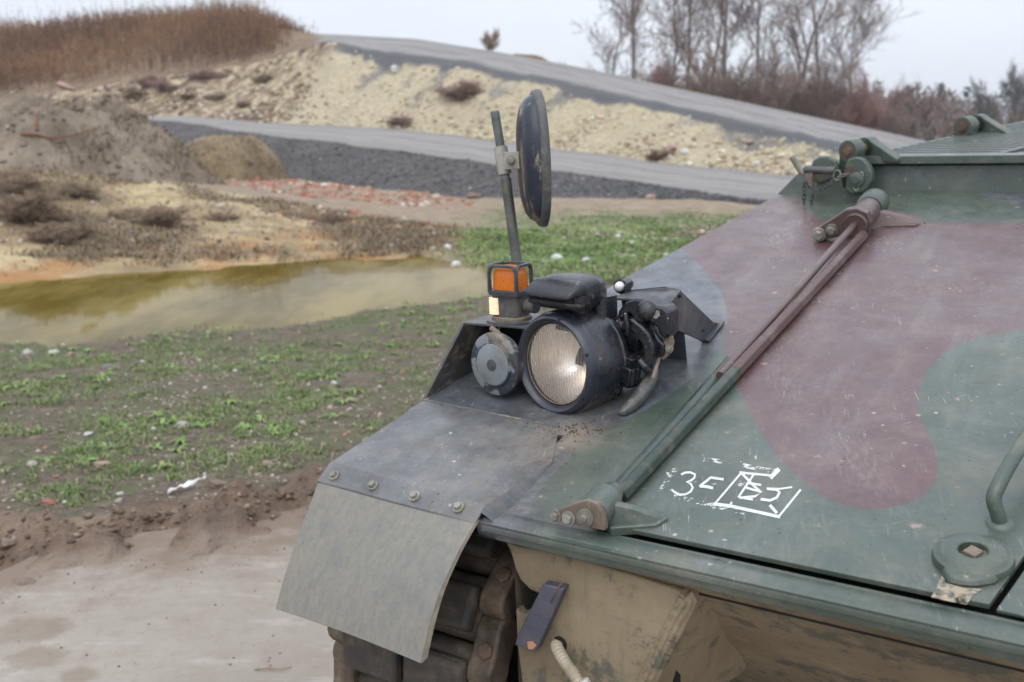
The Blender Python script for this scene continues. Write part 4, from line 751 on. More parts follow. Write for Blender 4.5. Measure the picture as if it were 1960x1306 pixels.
# towing lug: a heavy bar across the housing, painted dark blue, chipped to bare metal at its foot
lug = [nb(x, y) for x, y in [(1050, 1110), (1090, 1118), (1080, 1142), (1041, 1228), (1034, 1240), (996, 1226), (1000, 1210)]]
m = MB(); m.prism([p - Rr * 0.022 for p in lug], Rr * 0.024); tl = m.build('towing_lug', weathered('dark_blue_paint', (0.045, 0.05, 0.085), dust=0.10, chips=0.5, scratch=0.6, var=0.25, sc=2), VEH, 25, 0.003)
sl = [nb(x, y, WB - .0225) for x, y in [(1072, 1116), (1076, 1117), (1056, 1156), (1052, 1153)]]
m = MB(); m.prism(sl, Rr * 0.002); m.build('groove', M_rusty, tl, 0)
bm_ = [nb(x, y, WB - .024) for x, y in [(1009, 1229), (1018, 1228), (1026, 1236), (1020, 1243), (1011, 1243)]]
m = MB(); m.prism(bm_, Rr * 0.003); m.build('bare_patch', flat('copper_bare_metal', (0.55, 0.28, 0.17), 0.5), tl, 0)
# hose with its hole and coupling
hc_ = nb(1072, 1232, WB - .001)
m = MB(); m.lathe(hc_ + Rr * .001, -Rr, [(0.001, 0.0155), (0.0015, 0.0150), (0.0016, 0.0005)], 24); m.build('hose_hole', M_dark, VEH, 30)  # flat disc, the hole's shade painted near-black
hp = [pw(1068, 1228, 0.06), pw(1066, 1238, 0.03), pw(1078, 1262, 0.0), pw(1092, 1282, -0.01), pw(1104, 1300, -0.018), pw(1122, 1335, -0.02)]
def smooth_path(P, n):
    P = np.array(P); t = np.linspace(0, len(P) - 1, n); o = []
    for x in t:
        i = int(min(max(math.floor(x), 0), len(P) - 2)); f = x - i; a, b, c, d = P[max(i - 1, 0)], P[i], P[i + 1], P[min(i + 2, len(P) - 1)]
        o.append(0.5 * ((2 * b) + (-a + c) * f + (2 * a - 5 * b + 4 * c - d) * f * f + (-a + 3 * b - 3 * c + d) * f ** 3))
    return o
pts = smooth_path(hp, 90); m = MB(); m.tube(pts, [0.0112 + 0.0013 * math.sin(k * 1.57) for k in range(90)], 14)
ho = m.build('corrugated_hose', flat('dirty_cream_hose', (0.46, 0.40, 0.30), 0.6, nscale=30, amt=0.4), VEH, 60)
fc = pw(1112, 1303, -0.02); m = MB(); m.lathe(fc, hp[-1] - hp[-2], [(0, 0.013), (0.002, 0.0155), (0.030, 0.0155), (0.034, 0.012)], 12); m.build('coupling', flat('white_plastic', (0.62, 0.62, 0.58), 0.45), ho, 30, 0.001)
# ---- fender: a bent sheet over the track, front lip with four bolts
HFEND = 0.017
def fend(x, y):                                                # on the fender sheet, which stays a little above the glacis towards its front
    h = 0.0
    for _ in range(8): s = gus(gl(x, y, h))[1]; h = 0.0006 + HFEND * max(0.0, (0.27 - s) / 0.18)
    return gl(x, y, h)
tl_, tr_ = fend(812, 766), fend(1070, 818); fl_, fr_ = fend(637, 882), fend(932, 966); fi_ = fend(1058, 884)
m = MB(); rows = []
for t in np.linspace(0, 1, 9):
    a = fl_ * (1 - t) + tl_ * t; b = (fr_ * (1 - t / 0.62) + fi_ * t / 0.62) if t < 0.62 else (fi_ * (1 - (t - .62) / .38) + tr_ * (t - .62) / .38)
    rows.append([a * (1 - k) + b * k for k in np.linspace(0, 1, 9)])
rows0 = [p for p in rows]
lipL, lipR = pw(606, 921, loc(fl_)[1] - 0.046), pw(908, 1002, loc(fr_)[1] - 0.040)
lip = [lipL * (1 - k) + lipR * k for k in np.linspace(0, 1, 9)]
allr = [lip, [p * 0.5 + q * 0.5 + N * 0.003 for p, q in zip(lip, rows[0])], [p * 0.12 + q * 0.88 + N * 0.0035 for p, q in zip(lip, rows[0])]] + rows
sh = [[p - GN * 0.007 for p in r] for r in allr]
vs = [p for r in allr for p in r] + [p for r in sh for p in r]; nr_, nc_ = len(allr), 9; K_ = nr_ * nc_; fs = []
for j in range(nr_ - 1):
    for i in range(nc_ - 1): a = j * nc_ + i; fs.append((a, a + 1, a + nc_ + 1, a + nc_)); fs.append((K_ + a, K_ + a + nc_, K_ + a + nc_ + 1, K_ + a + 1))
    a = j * nc_; fs.append((a, a + nc_, K_ + a + nc_, K_ + a)); a += nc_ - 1; fs.append((a, K_ + a, K_ + a + nc_, a + nc_))
for i in range(nc_ - 1): fs.append((i, K_ + i, K_ + i + 1, i + 1)); a = (nr_ - 1) * nc_ + i; fs.append((a, a + 1, K_ + a + 1, K_ + a))
m = MB(); m.add(vs, fs); FEN = camo(m.build('fender', M_camo, VEH, 42, 0.002))
# inner cheek of the fender down to the glacis
ck = [r[-1] for r in allr[1:]][:8]; dn = [G(*gus(p)[:2], -0.004) - A * 0.030 * max(0.0, min(1.0, (gus(p)[2] - .002) / 0.015)) for p in ck]
m = MB(); m.rings([ck, [(p + q) / 2 + GN * .003 for p, q in zip(ck, dn)], dn], cap=False, close=False); m.build('cheek', M_fender, FEN, 50)
wl = [G(*gus(a * (1 - t) + b * t)[:2], 0.004) for a, b in [(tl_, tr_)] for t in np.linspace(0, 1, 50)]
m = MB(); m.tube([p - GN * 0.0035 + S * .0012 * fbm(np.array([k * .9]), np.array([.5]), 2, 3)[0] for k, p in enumerate(wl)], [0.0036 + 0.0005 * math.sin(k * 1.7) for k in range(50)], 7); m.build('weld_seam', weathered('dusty_weld', (0.07, 0.07, 0.07), dust=0.8, chips=0.2, sc=3), FEN, 60)
def bolt_mesh(nm, r, h, washer=1.5, mat=None, seg=6):
    m = MB(); m.lathe((0, 0, 0), (0, 0, 1), [(0, r * washer), (h * .22, r * washer), (h * .24, r), (h * .92, r), (h, r * 0.86)], seg if washer <= 1.01 else 12, xref=[1, 0, 0])
    m.f.clear(); m.v.clear()
    m.lathe((0, 0, 0), (0, 0, 1), [(-0.002, r * washer), (h * .25, r * washer), (h * .28, r * washer * .96)], 16, xref=[1, 0, 0]); m.lathe((0, 0, 0), (0, 0, 1), [(h * .26, r), (h * .9, r), (h, r * .84)], 6, xref=[1, 0, 0])
    o = m.build(nm, mat, None, 30, 0, origin=np.zeros(3)); me = o.data; del WM[o.name]; bpy.data.objects.remove(o); return me
BM_bolt = bolt_mesh('bolt', 0.0085, 0.011, 1.45, M_steel); BM_small = bolt_mesh('bolt', 0.006, 0.008, 1.5, M_black)
def bolt(p, ax, parent, me=None, roll=0.0, name='bolt', scale=1.0):
    M = axis_matrix(p, ax, roll); M = M @ Matrix.Scale(scale, 4); return link(name, me or BM_bolt, None, parent, M, 0)
lipn = nrm(np.cross(lipR - lipL, rows0[0][4] - lip[4])); lipn = -lipn if lipn @ (CAM - lip[4]) < 0 else lipn
for x, y in ((640, 911), (714, 930), (794, 951), (878, 972)):
    dd = ray(x, y); p = CAM + dd * (((lip[4] + N * 0.004 - CAM) @ lipn) / (dd @ lipn)); bolt(p, lipn, FEN, roll=x * 1.0)
# ---- rubber mud flap
Lc = smooth_path([pu(x, y, 0.452) for x, y in [(607, 927), (590, 972), (568, 1030), (545, 1100), (535, 1135), (527, 1166)]], 16); Rc = smooth_path([pu(x, y, 0.002) for x, y in [(908, 1004), (890, 1033), (866, 1078), (838, 1142), (818, 1212), (805, 1271)]], 16)
fr = [[Lc[j] * (1 - t) + Rc[j] * t + Rr * 0.006 * math.sin(t * 3.1) for t in np.linspace(0, 1, 14)] for j in range(16)]
m = MB(); bk = [[p + Rr * 0.019 + N * 0.004 - A * .001 for p in r] for r in fr]; K_ = 16 * 14; fs = []; nc_ = 14
for j in range(15):
    for i in range(13): a = j * 14 + i; fs.append((a, a + 1, a + 15, a + 14)); fs.append((K_ + a, K_ + a + 14, K_ + a + 15, K_ + a + 1))
    a = j * 14; fs.append((a, a + 14, K_ + a + 14, K_ + a)); a += 13; fs.append((a, K_ + a, K_ + a + 14, a + 14))
for i in range(13): fs.append((i, K_ + i, K_ + i + 1, i + 1)); a = 15 * 14 + i; fs.append((a, a + 1, K_ + a + 1, K_ + a))
m.add([p for r in fr for p in r] + [p for r in bk for p in r], fs); MF = m.build('mud_flap', M_flap, VEH, 50, 0.0015)
m = MB(); e = [r[-1] - A * 0.0008 for r in fr]; e2_ = [r[-1] - A * 0.0008 for r in bk]; m.rings([e, e2_], cap=False, close=False); m.build('flap_edge', M_flapedge, MF, 60)
# wheel arch behind the flap, its shade put into near-black sheets
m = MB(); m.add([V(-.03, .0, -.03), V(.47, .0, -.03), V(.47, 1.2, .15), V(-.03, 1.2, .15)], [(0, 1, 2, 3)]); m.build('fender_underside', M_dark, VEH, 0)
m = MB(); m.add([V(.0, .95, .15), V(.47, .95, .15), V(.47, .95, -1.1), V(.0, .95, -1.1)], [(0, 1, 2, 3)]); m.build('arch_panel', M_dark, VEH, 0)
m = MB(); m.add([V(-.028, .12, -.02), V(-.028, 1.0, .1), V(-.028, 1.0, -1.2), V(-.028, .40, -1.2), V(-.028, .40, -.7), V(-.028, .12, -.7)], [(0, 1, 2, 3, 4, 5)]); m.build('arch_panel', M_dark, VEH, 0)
# ---- track round its front sprocket
TC = (0.405, -0.425); TR = 0.345; STEP = 0.405
def tp(u, ang, r): return V(u, TC[0] - r * math.cos(ang), TC[1] + r * math.sin(ang))
m = MB(); m.lathe(V(0.12, *TC), A, [(0, .05), (0, .27), (.03, .27), (.03, .10), (.18, .10), (.18, .27), (.21, .27), (.21, .05)], 40); SP = m.build('drive_sprocket', M_track, VEH, 30)
for base_u in (0.135, 0.315):
    for k in range(12):
        a = k * math.pi / 6; m = MB(); x0, x1 = a - .09, a + .09
        m.prism([tp(base_u, x0, .26), tp(base_u, x1, .26), tp(base_u, a + .04, .315), tp(base_u, a - .04, .315)], A * 0.03); m.build('tooth', M_track, SP, 0)
def capsule(r, half, n=10):                                    # dog-bone outline in the plane of tangent (x) and radial (y)
    o = []
    for s_, a0 in ((1, -math.pi / 2), (-1, math.pi / 2)):
        for k in range(n + 1): a = a0 + math.pi * k / n; o.append((s_ * half + r * math.cos(a), r * math.sin(a)))
    return o
def waisted(r, half, wst, n=9):
    o = []
    for s_, a0 in ((1, -2.0), (-1, math.pi - 2.0)):
        for k in range(n + 1): a = a0 + 4.0 * k / n; o.append((s_ * half + r * math.cos(a), r * math.sin(a)))
    return o
M_conn = m_rust('mud_caked_steel', (0.035, 0.026, 0.019), (0.115, 0.084, 0.058), (0.23, 0.175, 0.125))
def link_meshes():
    out = {}
    def mk(nm, m, mat, bev): o = m.build(nm, mat, None, 30, 0, origin=np.zeros(3)); me = o.data; del WM[o.name]; bpy.data.objects.remove(o); out[nm] = (me, bev)
    m = MB(); m.prism([(x, y, 0.055) for x, y in capsule(0.028, 0.040)], (0, 0, 0.36)); m.hexa([(-.05, .0, .06), (.05, .0, .06), (.05, .0, .40), (-.05, .0, .40), (-.045, .036, .06), (.045, .036, .06), (.045, .036, .40), (-.045, .036, .40)]); mk('shoe', m, M_track, 0.004)
    m = MB(); m.hexa([(-.052, .034, .068), (.052, .034, .068), (.052, .034, .232), (-.052, .034, .232), (-.044, .066, .074), (.044, .066, .074), (.044, .066, .226), (-.044, .066, .226)]); mk('pad', m, M_pad, 0.010)
    m = MB(); m.prism([(x, y, 0.004) for x, y in waisted(0.040, 0.040, 0.03)], (0, 0, 0.06)); mk('end_connector', m, M_conn, 0.007)
    m = MB(); m.lathe((0, 0.030, 0.028), (0, 1, 0), [(0, .019), (.013, .019), (.016, .015)], 6); mk('wedge_bolt', m, M_rusty, 0.001)
    return out
LK = link_meshes()
for k in range(9):
    ang = 1.30 - k * STEP + 0.02
    p = tp(0.0, ang, TR); rad = nrm(tp(0.0, ang, TR + .1) - p); tan = nrm(np.cross(rad, A)); y = rad; z = A; x = np.cross(y, z)
    if k > 5:                                                  # the track leaves the sprocket and runs down to the road wheels
        p0 = tp(0.0, 1.30 - 5 * STEP + .02, TR); a5 = 1.30 - 5 * STEP + .02; dr = nrm(tp(0, a5 - .01, TR) - tp(0, a5, TR)); p = p0 + dr * 0.14 * (k - 5); y = nrm(tp(0, a5, TR + .1) - p0); x = np.cross(y, z)
    M = frame_matrix(p, x, y, z)
    tk = link('track_link', LK['shoe'][0], None, VEH, M, 0, LK['shoe'][1])
    link('pad', LK['pad'][0], None, tk, M, 0, LK['pad'][1]); link('pad', LK['pad'][0], None, tk, M @ Matrix.Translation((0, 0, 0.176)), 0, LK['pad'][1])
    Mc = M @ Matrix.Rotation(0.0, 4, 'Z') @ Matrix.Translation((0.075, 0, 0))
    ec = link('end_connector', LK['end_connector'][0], None, tk, Mc, 0, LK['end_connector'][1]); link('wedge_bolt', LK['wedge_bolt'][0], None, tk, Mc, 0, 0.001)
    link('end_connector', LK['end_connector'][0], None, tk, Mc @ Matrix.Translation((0, 0, 0.392)), 0, LK['end_connector'][1])
# ---- torsion bars along the hatch with their two hinges
def bar_pt(x, y, h): return gl(x, y, h)
ba0, ba1 = hit(1636, 430, S, O + S * (us(1600, 464)[1] - .004)), gl(1385, 712, 0.028)
dirA = nrm(ba1 - ba0)
m = MB(); m.tube([ba0 - dirA * .0, ba0 * .5 + ba1 * .5, ba1 + dirA * .02], 0.0105, 16); m.build('torsion_bar', M_brown, VEH, 60)
bb0, bb1 = gl(1646, 456, 0.030), gl(1186, 950, 0.026)
dirB = nrm(bb1 - bb0)
seg0 = bb0 + dirB * 0.80                                       # where the brown paint changes to green
m = MB(); m.tube([bb0 - dirB * .03, seg0], 0.0180, 6); m.tube([seg0, bb1], 0.0180, 6)
def m_bar():
    t = NT('bar_paint'); p = t.pos(); g = t.n('ShaderNodeNewGeometry'); vm = t.n('ShaderNodeVectorMath', operation='DOT_PRODUCT'); t.l(g.outputs['Position'], vm.inputs[0]); vm.inputs[1].default_value = tuple(dirB)
    s0 = float((bb0 + dirB * 0.98) @ dirB); n = t.noise(p, 30, 5, 0.7)
    v = t.math('ADD', t.math('SUBTRACT', vm.outputs['Value'], s0), t.math('MULTIPLY', t.math('SUBTRACT', n, 0.5), 0.03))
    col = t.mix(t.step(v, -0.01, 0.01), (0.095, 0.052, 0.05), (0.028, 0.047, 0.037)); col = t.mix(t.step(n, 0.5, 0.7, 0, 0.5), col, (0.17, 0.13, 0.09))
    col = t.mix(t.step(t.noise(p, 8, 5), 0.5, 0.7, 0, 0.4), col, (0.24, 0.22, 0.19))
    return t.fin(col, t.step(n, 0.3, 0.7, 0.3, 0.5), t.bump(n, 0.15, 0.003))
M_bar = m_bar(); m.build('torsion_bar', M_bar, VEH, 25, 0.003)
sl0, sl1 = gl(1414, 692, 0.012), gl(1198, 942, 0.012)          # rounded sleeve that covers the lower half
sd_ = nrm(sl1 - sl0); sx = nrm(np.cross(GN, sd_)); sx = sx if sx @ A > 0 else -sx
m = MB(); m.rings([[q + sx * (0.020 + 0.020 * math.cos(a)) + GN * (0.024 * math.sin(a) - 0.012) for a in np.linspace(-0.3, math.pi, 12)] for q in (sl0, sl0 * .67 + sl1 * .33, sl0 * .33 + sl1 * .67, sl1)])
m.build('bar_sleeve', M_dgreen, VEH, 50)
def lowhinge():
    p0 = gl(1138, 998, 0.0)
    ctr = pw(1124, 990, 0.028); m = MB()
    out = [(1052, 990), (1066, 978), (1100, 963), (1124, 957), (1142, 964), (1154, 984), (1158, 1008), (1157, 1017), (1100, 1004), (1056, 994)]
    m.prism([pw(x, y, 0.020) for x, y in out], Rr * 0.014); fl = m.build('hinge', M_flange, VEH, 30, 0.002)
    b0 = pw(1136, 985, 0.034); m = MB(); ax = S
    m.lathe(b0 + GN * .002, ax, [(0, .030), (.004, .033), (.055, .033), (.062, .027), (.085, .020)], 28); m.build('barrel', M_green, fl, 40, 0.001)
    def ridge(pts, wd):
        r_ = []
        for x, y, h_, k_ in pts: g_ = gus(gl(x, y, h_)); r_.append([G(g_[0], g_[1] - wd * k_, HT - .004), G(g_[0], g_[1] - .006 * k_, h_ - .002), G(g_[0], g_[1] + .006 * k_, h_), G(g_[0], g_[1] + wd * k_, HT - .004)])
        return r_
    m = MB(); m.rings(ridge([(1148, 962, .052, 1), (1180, 962, .054, 1), (1215, 970, .046, .9), (1258, 986, .026, .7), (1276, 994, .014, .5)], .020)); m.build('wing', M_green, fl, 40, 0.003, 3)
    base = [gl(1158, 1004, HT), gl(1168, 1016, HT), gl(1256, 1010, HT), gl(1280, 996, HT), gl(1268, 984, HT), gl(1180, 960, HT)]
    m = MB(); m.rings([[p - GN * .014 for p in base], [p + GN * 0.006 for p in base]]); m.build('wing_base', M_green, fl, 40, 0.003, 3)
    for x, y, s_ in ((1064, 988, 1.0), (1089, 992, 1.15)): bolt(pw(x, y, 0.020), -Rr + N * .1, fl, BM_bolt, x, scale=s_)
    m = MB(); m.lathe(pw(1121, 990, 0.020), -Rr, [(-.002, .017), (.003, .017), (.0035, .012), (.006, .012), (.0065, .0075), (.011, .0075), (.012, .006)], 20); m.build('pin_cap', M_steel, fl, 30)
lowhinge()
def uphinge():
    s0 = us(1600, 464)[1]; PS = lambda x, y, ds=0.0: hit(x, y, S, O + S * (s0 + ds))
    out = [(1556, 452), (1560, 440), (1598, 416), (1618, 402), (1640, 399), (1660, 408), (1668, 428), (1662, 452), (1645, 470), (1628, 462), (1610, 452), (1566, 464)]
    m = MB(); m.prism([PS(x, y) for x, y in out], S * 0.03); fl = m.build('hinge', M_brown, VEH, 30, 0.003)
    ctr = PS(1638, 430); m = MB(); m.lathe(ctr, S, [(-.010, .028), (-.012, .034), (-.004, .038), (.15, .041), (.16, .038)], 32); m.build('barrel', M_brown, fl, 40)
    m = MB(); m.lathe(ctr, S, [(-.0095, .028), (-.005, .026), (-.0045, .001)], 24); m.build('bore', M_dark, fl, 40)
    c2 = ctr + S * 0.165; m = MB(); m.lathe(c2, S, [(0, .040), (.008, .046), (.075, .046), (.085, .040)], 30); m.build('green_barrel', M_green, fl, 40)
    r_ = []
    for x, y, h_, k_ in [(1654, 404, .066, 1), (1690, 403, .060, 1), (1725, 411, .044, .9), (1758, 421, .026, .7), (1770, 426, .016, .5)]:
        g_ = gus(gl(x, y, h_)); r_.append([G(g_[0], g_[1] - .03 * k_, HT - .004), G(g_[0], g_[1] - .01 * k_, h_ - .003), G(g_[0], g_[1] + .01 * k_, h_), G(g_[0], g_[1] + .03 * k_, HT - .004)])
    m = MB(); m.rings(r_); m.build('wing', M_brown, fl, 40, 0.004, 3)
    base = [gl(1672, 436, HT), gl(1752, 434, HT), gl(1770, 428, HT), gl(1758, 416, HT), gl(1690, 402, HT), gl(1660, 420, HT)]
    m = MB(); m.rings([[p - GN * .01 for p in base], [p + GN * 0.007 for p in base]]); m.build('wing_base', M_brown, fl, 40, 0.003, 3)
    bolt(PS(1568, 449), -S, fl, BM_bolt, 0.3, scale=1.8); bolt(PS(1593, 440), -S, fl, BM_bolt, 0.8, scale=1.6)
uphinge()
# ---- roof: vertical step, deck frame, louvres, lugs
RW = 2.20
m = MB(); m.prism([V(0.150, RW + .006, .452), V(-2.2, RW + .006, .452), V(-2.2, RW + .016, .556), V(0.052, RW + .016, .556)], Rr * 0.05); camo(m.build('roof_step', M_camo, VEH, 30, 0.003))
DN = 0.585; SLP = 0.085
def dk(u, w_, h=0.0): return V(u, w_, DN + SLP * (w_ - RW) + h)
nD = nrm(np.cross(Rr + N * SLP, A)); nD = -nD if nD @ N < 0 else nD
def rp(x, y, h=0.0): return hit(x, y, nD, dk(0, RW, h))
def uw(P): q = loc(P); return q[0], q[1]
cA = uw(rp(1660, 300)); cB = uw(rp(1960, 236)); sl_ = (cB[0] - cA[0]) / (cB[1] - cA[1])
def ue(w_): return cA[0] + sl_ * (w_ - cA[1])                   # left edge of the deck, drawing inwards to the rear
m = MB(); nW = 30; ws = np.linspace(RW - .015, RW + 3.4, nW)
m.hexa([dk(-2.2, RW - .02, -.022), dk(ue(RW) + .035, RW - .02, -.022), dk(ue(RW) + .035, RW + .03, -.022), dk(-2.2, RW + .03, -.022), dk(-2.2, RW - .02, 0.006), dk(ue(RW) + .035, RW - .02, 0.006), dk(ue(RW) + .035, RW + .03, 0.006), dk(-2.2, RW + .03, 0.006)])
DECK = camo(m.build('deck_frame', M_camo, VEH, 30, 0.003))
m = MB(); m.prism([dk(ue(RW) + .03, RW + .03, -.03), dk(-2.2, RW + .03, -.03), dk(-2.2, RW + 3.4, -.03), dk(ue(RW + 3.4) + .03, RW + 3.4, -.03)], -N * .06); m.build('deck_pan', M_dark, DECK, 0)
m = MB(); m.hexa([dk(ue(RW) + .03, RW + .03, -.03), dk(ue(RW + 3.4) + .03, RW + 3.4, -.03), dk(ue(RW + 3.4) + .014, RW + 3.4, -.03), dk(ue(RW) + .014, RW + .03, -.03), dk(ue(RW) + .03, RW + .03, 0.002), dk(ue(RW + 3.4) + .03, RW + 3.4, 0.002), dk(ue(RW + 3.4) + .014, RW + 3.4, 0.002), dk(ue(RW) + .014, RW + .03, 0.002)]); m.build('frame_rail', M_green, DECK, 0, 0.002)
m = MB(); m.hexa([dk(ue(RW) - .10, 4.9, -.25), dk(0.10, RW + .06, -.25), dk(0.20, RW + .06, -.30), dk(ue(RW), 4.9, -.3), dk(ue(5) + .02, 5.0, -.03), dk(ue(RW) + .03, RW + .06, -.03), dk(ue(RW) + .05, RW + .06, -.04), dk(ue(5) + .03, 5.0, -.04)]); m.build('hull_flank', M_green, VEH, 30)
bx = uw(rp(1907, 303)); U2 = bx[0]; dv = (uw(rp(1960, 289))[0] - bx[0]) / (uw(rp(1960, 289))[1] - bx[1])
nsl = 46
for k in range(nsl):
    w0 = RW + .045 + k * .048
    def slat(ua, ub):
        m = MB(); m.hexa([dk(ub, w0, -.022), dk(ua, w0, -.022), dk(ua, w0 + .024, -.022), dk(ub, w0 + .024, -.022), dk(ub, w0 + .004, .004), dk(ua, w0 + .004, .004), dk(ua, w0 + .028, .003), dk(ub, w0 + .028, .003)]); return m
    camo(slat(ue(w0) + .010, U2 + dv * (w0 - bx[1]) + .014).build('slat', M_camo, DECK, 0)); camo(slat(U2 + dv * (w0 - bx[1]) - .014, -2.2).build('slat', M_camo, DECK, 0))
m = MB(); m.hexa([dk(U2 - .012, RW + .032, -.02), dk(U2 + .012, RW + .032, -.02), dk(U2 + .012 + dv * 2.3, RW + 2.33, -.02), dk(U2 - .012 + dv * 2.3, RW + 2.33, -.02), dk(U2 - .012, RW + .032, .007), dk(U2 + .012, RW + .032, .007), dk(U2 + .012 + dv * 2.3, RW + 2.33, .007), dk(U2 - .012 + dv * 2.3, RW + 2.33, .007)]); m.build('divider', M_green, DECK, 0, 0.002)
DE = nrm(dk(ue(RW + 1), RW + 1) - dk(ue(RW), RW)); DX = nrm(np.cross(DE, nD)); DX = -DX if DX @ A > 0 else DX    # along and across the deck's left edge
def lugs(px, py, sc, pinr):
    """a hinge lug: short barrel with a rusty pin, and a second ear with a sloping web behind it"""
    c = rp(px, py, 0.03 * sc); r = 0.034 * sc; m = MB(); m.lathe(c, DE, [(0, r), (.003, r * 1.04), (.045 * sc, r * 1.04), (.049 * sc, r)], 28)
    lg = m.build('hinge_lug', M_green, VEH, 40, 0.001)
    m = MB(); m.lathe(c, -DE, [(-.002, r * .74), (.001, r * .72), (.0015, r * .45), (.006, r * .43), (.007, r * .3)], 20); m.build('pin', M_rusty, lg, 30)
    m = MB(); m.prism([c + DE * .003 - DX * r - nD * r * 1.7, c + DE * .003 + DX * r - nD * r * 1.7, c + DE * .003 + DX * r, c + DE * .003 - DX * r], DE * .042 * sc); m.build('foot', M_dgreen, lg, 30, 0.003)
    c2 = c + DE * .085 * sc; m = MB(); m.lathe(c2, DE, [(0, r), (.04 * sc, r)], 24); m.build('ear', M_green, lg, 40, 0.001)
    w1 = [c2 + DX * r * .3 + nD * r * .93, c2 - DX * r * .9 + nD * r * .4, c2 - DX * r * .9 - nD * r * 1.4, c2 + DX * r * .6 - nD * r * 1.4]; w1 = [c2 + DX * r * .25 + nD * r * .95, c2 + DX * r * 3.6 - nD * r * .85, c2 + DX * r * 3.6 - nD * r * 1.3, c2 - DX * r - nD * r * 1.3, c2 - DX * r]
    m = MB(); m.prism(w1, DE * .038 * sc); m.build('web', M_green, lg, 30, 0.004)
    m = MB(); m.lathe(c + DE * .048 * sc, DE, [(0, r * .5), (.04 * sc, r * .5)], 14); m.build('spacer', M_rusty, lg, 40)
lugs(1622, 290, 1.08, 1); lugs(1842, 244, 1.10, 1)
# ---- clevis at the foot of the step: two cheeks, locking pin with handle, clip and chain
def clevis():
    W1 = 2.12
    P = lambda x, y, w_=W1: pw(x, y, w_)
    m = MB(); m.prism([P(x, y) for x, y in [(1556, 408), (1562, 372), (1562, 330), (1566, 312), (1580, 303), (1598, 308), (1608, 326), (1614, 362), (1652, 368), (1652, 382), (1620, 394), (1600, 410)]], Rr * 0.07)
    cv = m.build('tow_clevis', M_green, VEH, 40, 0.005, 3)
    for pts, d0, nm in (([(1553, 322), (1556, 308), (1570, 299), (1586, 299), (1600, 308), (1606, 322), (1600, 340), (1570, 352), (1554, 346)], -.008, 'cheek'), ([(1625, 342), (1622, 318), (1628, 304), (1642, 299), (1656, 302), (1668, 316), (1674, 330), (1674, 346), (1660, 366), (1634, 371), (1622, 362)], -.035, 'cheek')):
        m = MB(); m.prism([P(x, y) + Rr * d0 for x, y in pts], Rr * 0.045); m.build(nm, M_green, cv, 40, 0.006, 3)
    m = MB(); m.tube([P(1549, 324) - Rr * .06, P(1606, 325) - Rr * .05], 0.0135, 14); m.build('locking_pin', M_gun, cv, 40, 0.001)
    m = MB(); m.tube([P(1549, 330) - Rr * .06, P(1542, 324) - Rr * .065, P(1528, 297) - Rr * .075], [.010, .0105, .0105], 14); m.build('pin_handle', M_steel, cv, 40, 0.002)
    m = MB(); m.hexa([P(1549, 322) - Rr * .068, P(1566, 322) - Rr * .068, P(1566, 356) - Rr * .068, P(1556, 356) - Rr * .068, P(1549, 322) - Rr * .05, P(1566, 322) - Rr * .05, P(1566, 356) - Rr * .05, P(1556, 356) - Rr * .05]); m.build('pin_tab', M_flange, cv, 30, 0.002)
    m = MB(); m.lathe(P(1644, 343) - Rr * .037, -Rr, [(0, .027), (.006, .027), (.008, .02), (.010, .013), (.013, .012)], 20); m.build('pin_head', M_green, cv, 30)
    m = MB(); m.lathe(P(1632, 328) - Rr * .036, -Rr, [(0, .020), (.002, .020), (.0022, .001)], 20); m.build('pin_bore', M_rusty, cv, 30)
    rc = P(1613, 333) - Rr * .07; ring = [rc + 0.017 * (math.cos(a) * nrm(A) * .8 + math.sin(a) * N + Rr * .3 * math.cos(a)) for a in np.linspace(0, 6.6, 22)]
    m = MB(); m.tube(ring, .0022, 6); m.build('clip_ring', M_steel, cv, 60)
    m = MB(); m.tube([P(1613, 337) - Rr * .07, P(1625, 331) - Rr * .075, P(1636, 329) - Rr * .07, P(1626, 335) - Rr * .07, P(1614, 341) - Rr * .07], .0022, 6); m.build('wire_clip', M_steel, cv, 60)
    ey = P(1655, 333) - Rr * .04; m = MB(); m.tube([ey + .009 * (math.cos(a) * N + .5 * math.sin(a) * A) for a in np.linspace(0, 6.4, 14)], .0018, 6); m.tube([P(1640, 358) - Rr * .045, P(1646, 364) - Rr * .05, P(1650, 358) - Rr * .045], .0018, 6); m.build('cotter', M_zinc, cv, 60)
    chain = smooth_path([P(1607, 336) - Rr * .072, P(1600, 350) - Rr * .075, P(1585, 360) - Rr * .07, P(1566, 360) - Rr * .075, P(1553, 346) - Rr * .08, P(1549, 372) - Rr * .06, P(1541, 408) - Rr * .02], 24)
    chain2 = smooth_path([P(1566, 368) - Rr * .06, P(1556, 395) - Rr * .03, P(1545, 404) - Rr * .015], 9)
    lm = None
    for path in (chain, chain2):
        for k in range(len(path) - 1):
            d = path[k + 1] - path[k]; ln = np.linalg.norm(d); d = d / ln; s_ = nrm(np.cross(d, GN)); s2 = np.cross(d, s_); s_ = s_ if k % 2 else s2
            c = (path[k] + path[k + 1]) / 2; m = MB(); m.tube([c + d * ln * .68 * math.cos(a) + s_ * .0052 * math.sin(a) for a in np.linspace(0, 6.2832, 11)], .0017, 5, False); m.build('chain_link', M_gun, cv, 60)
clevis()
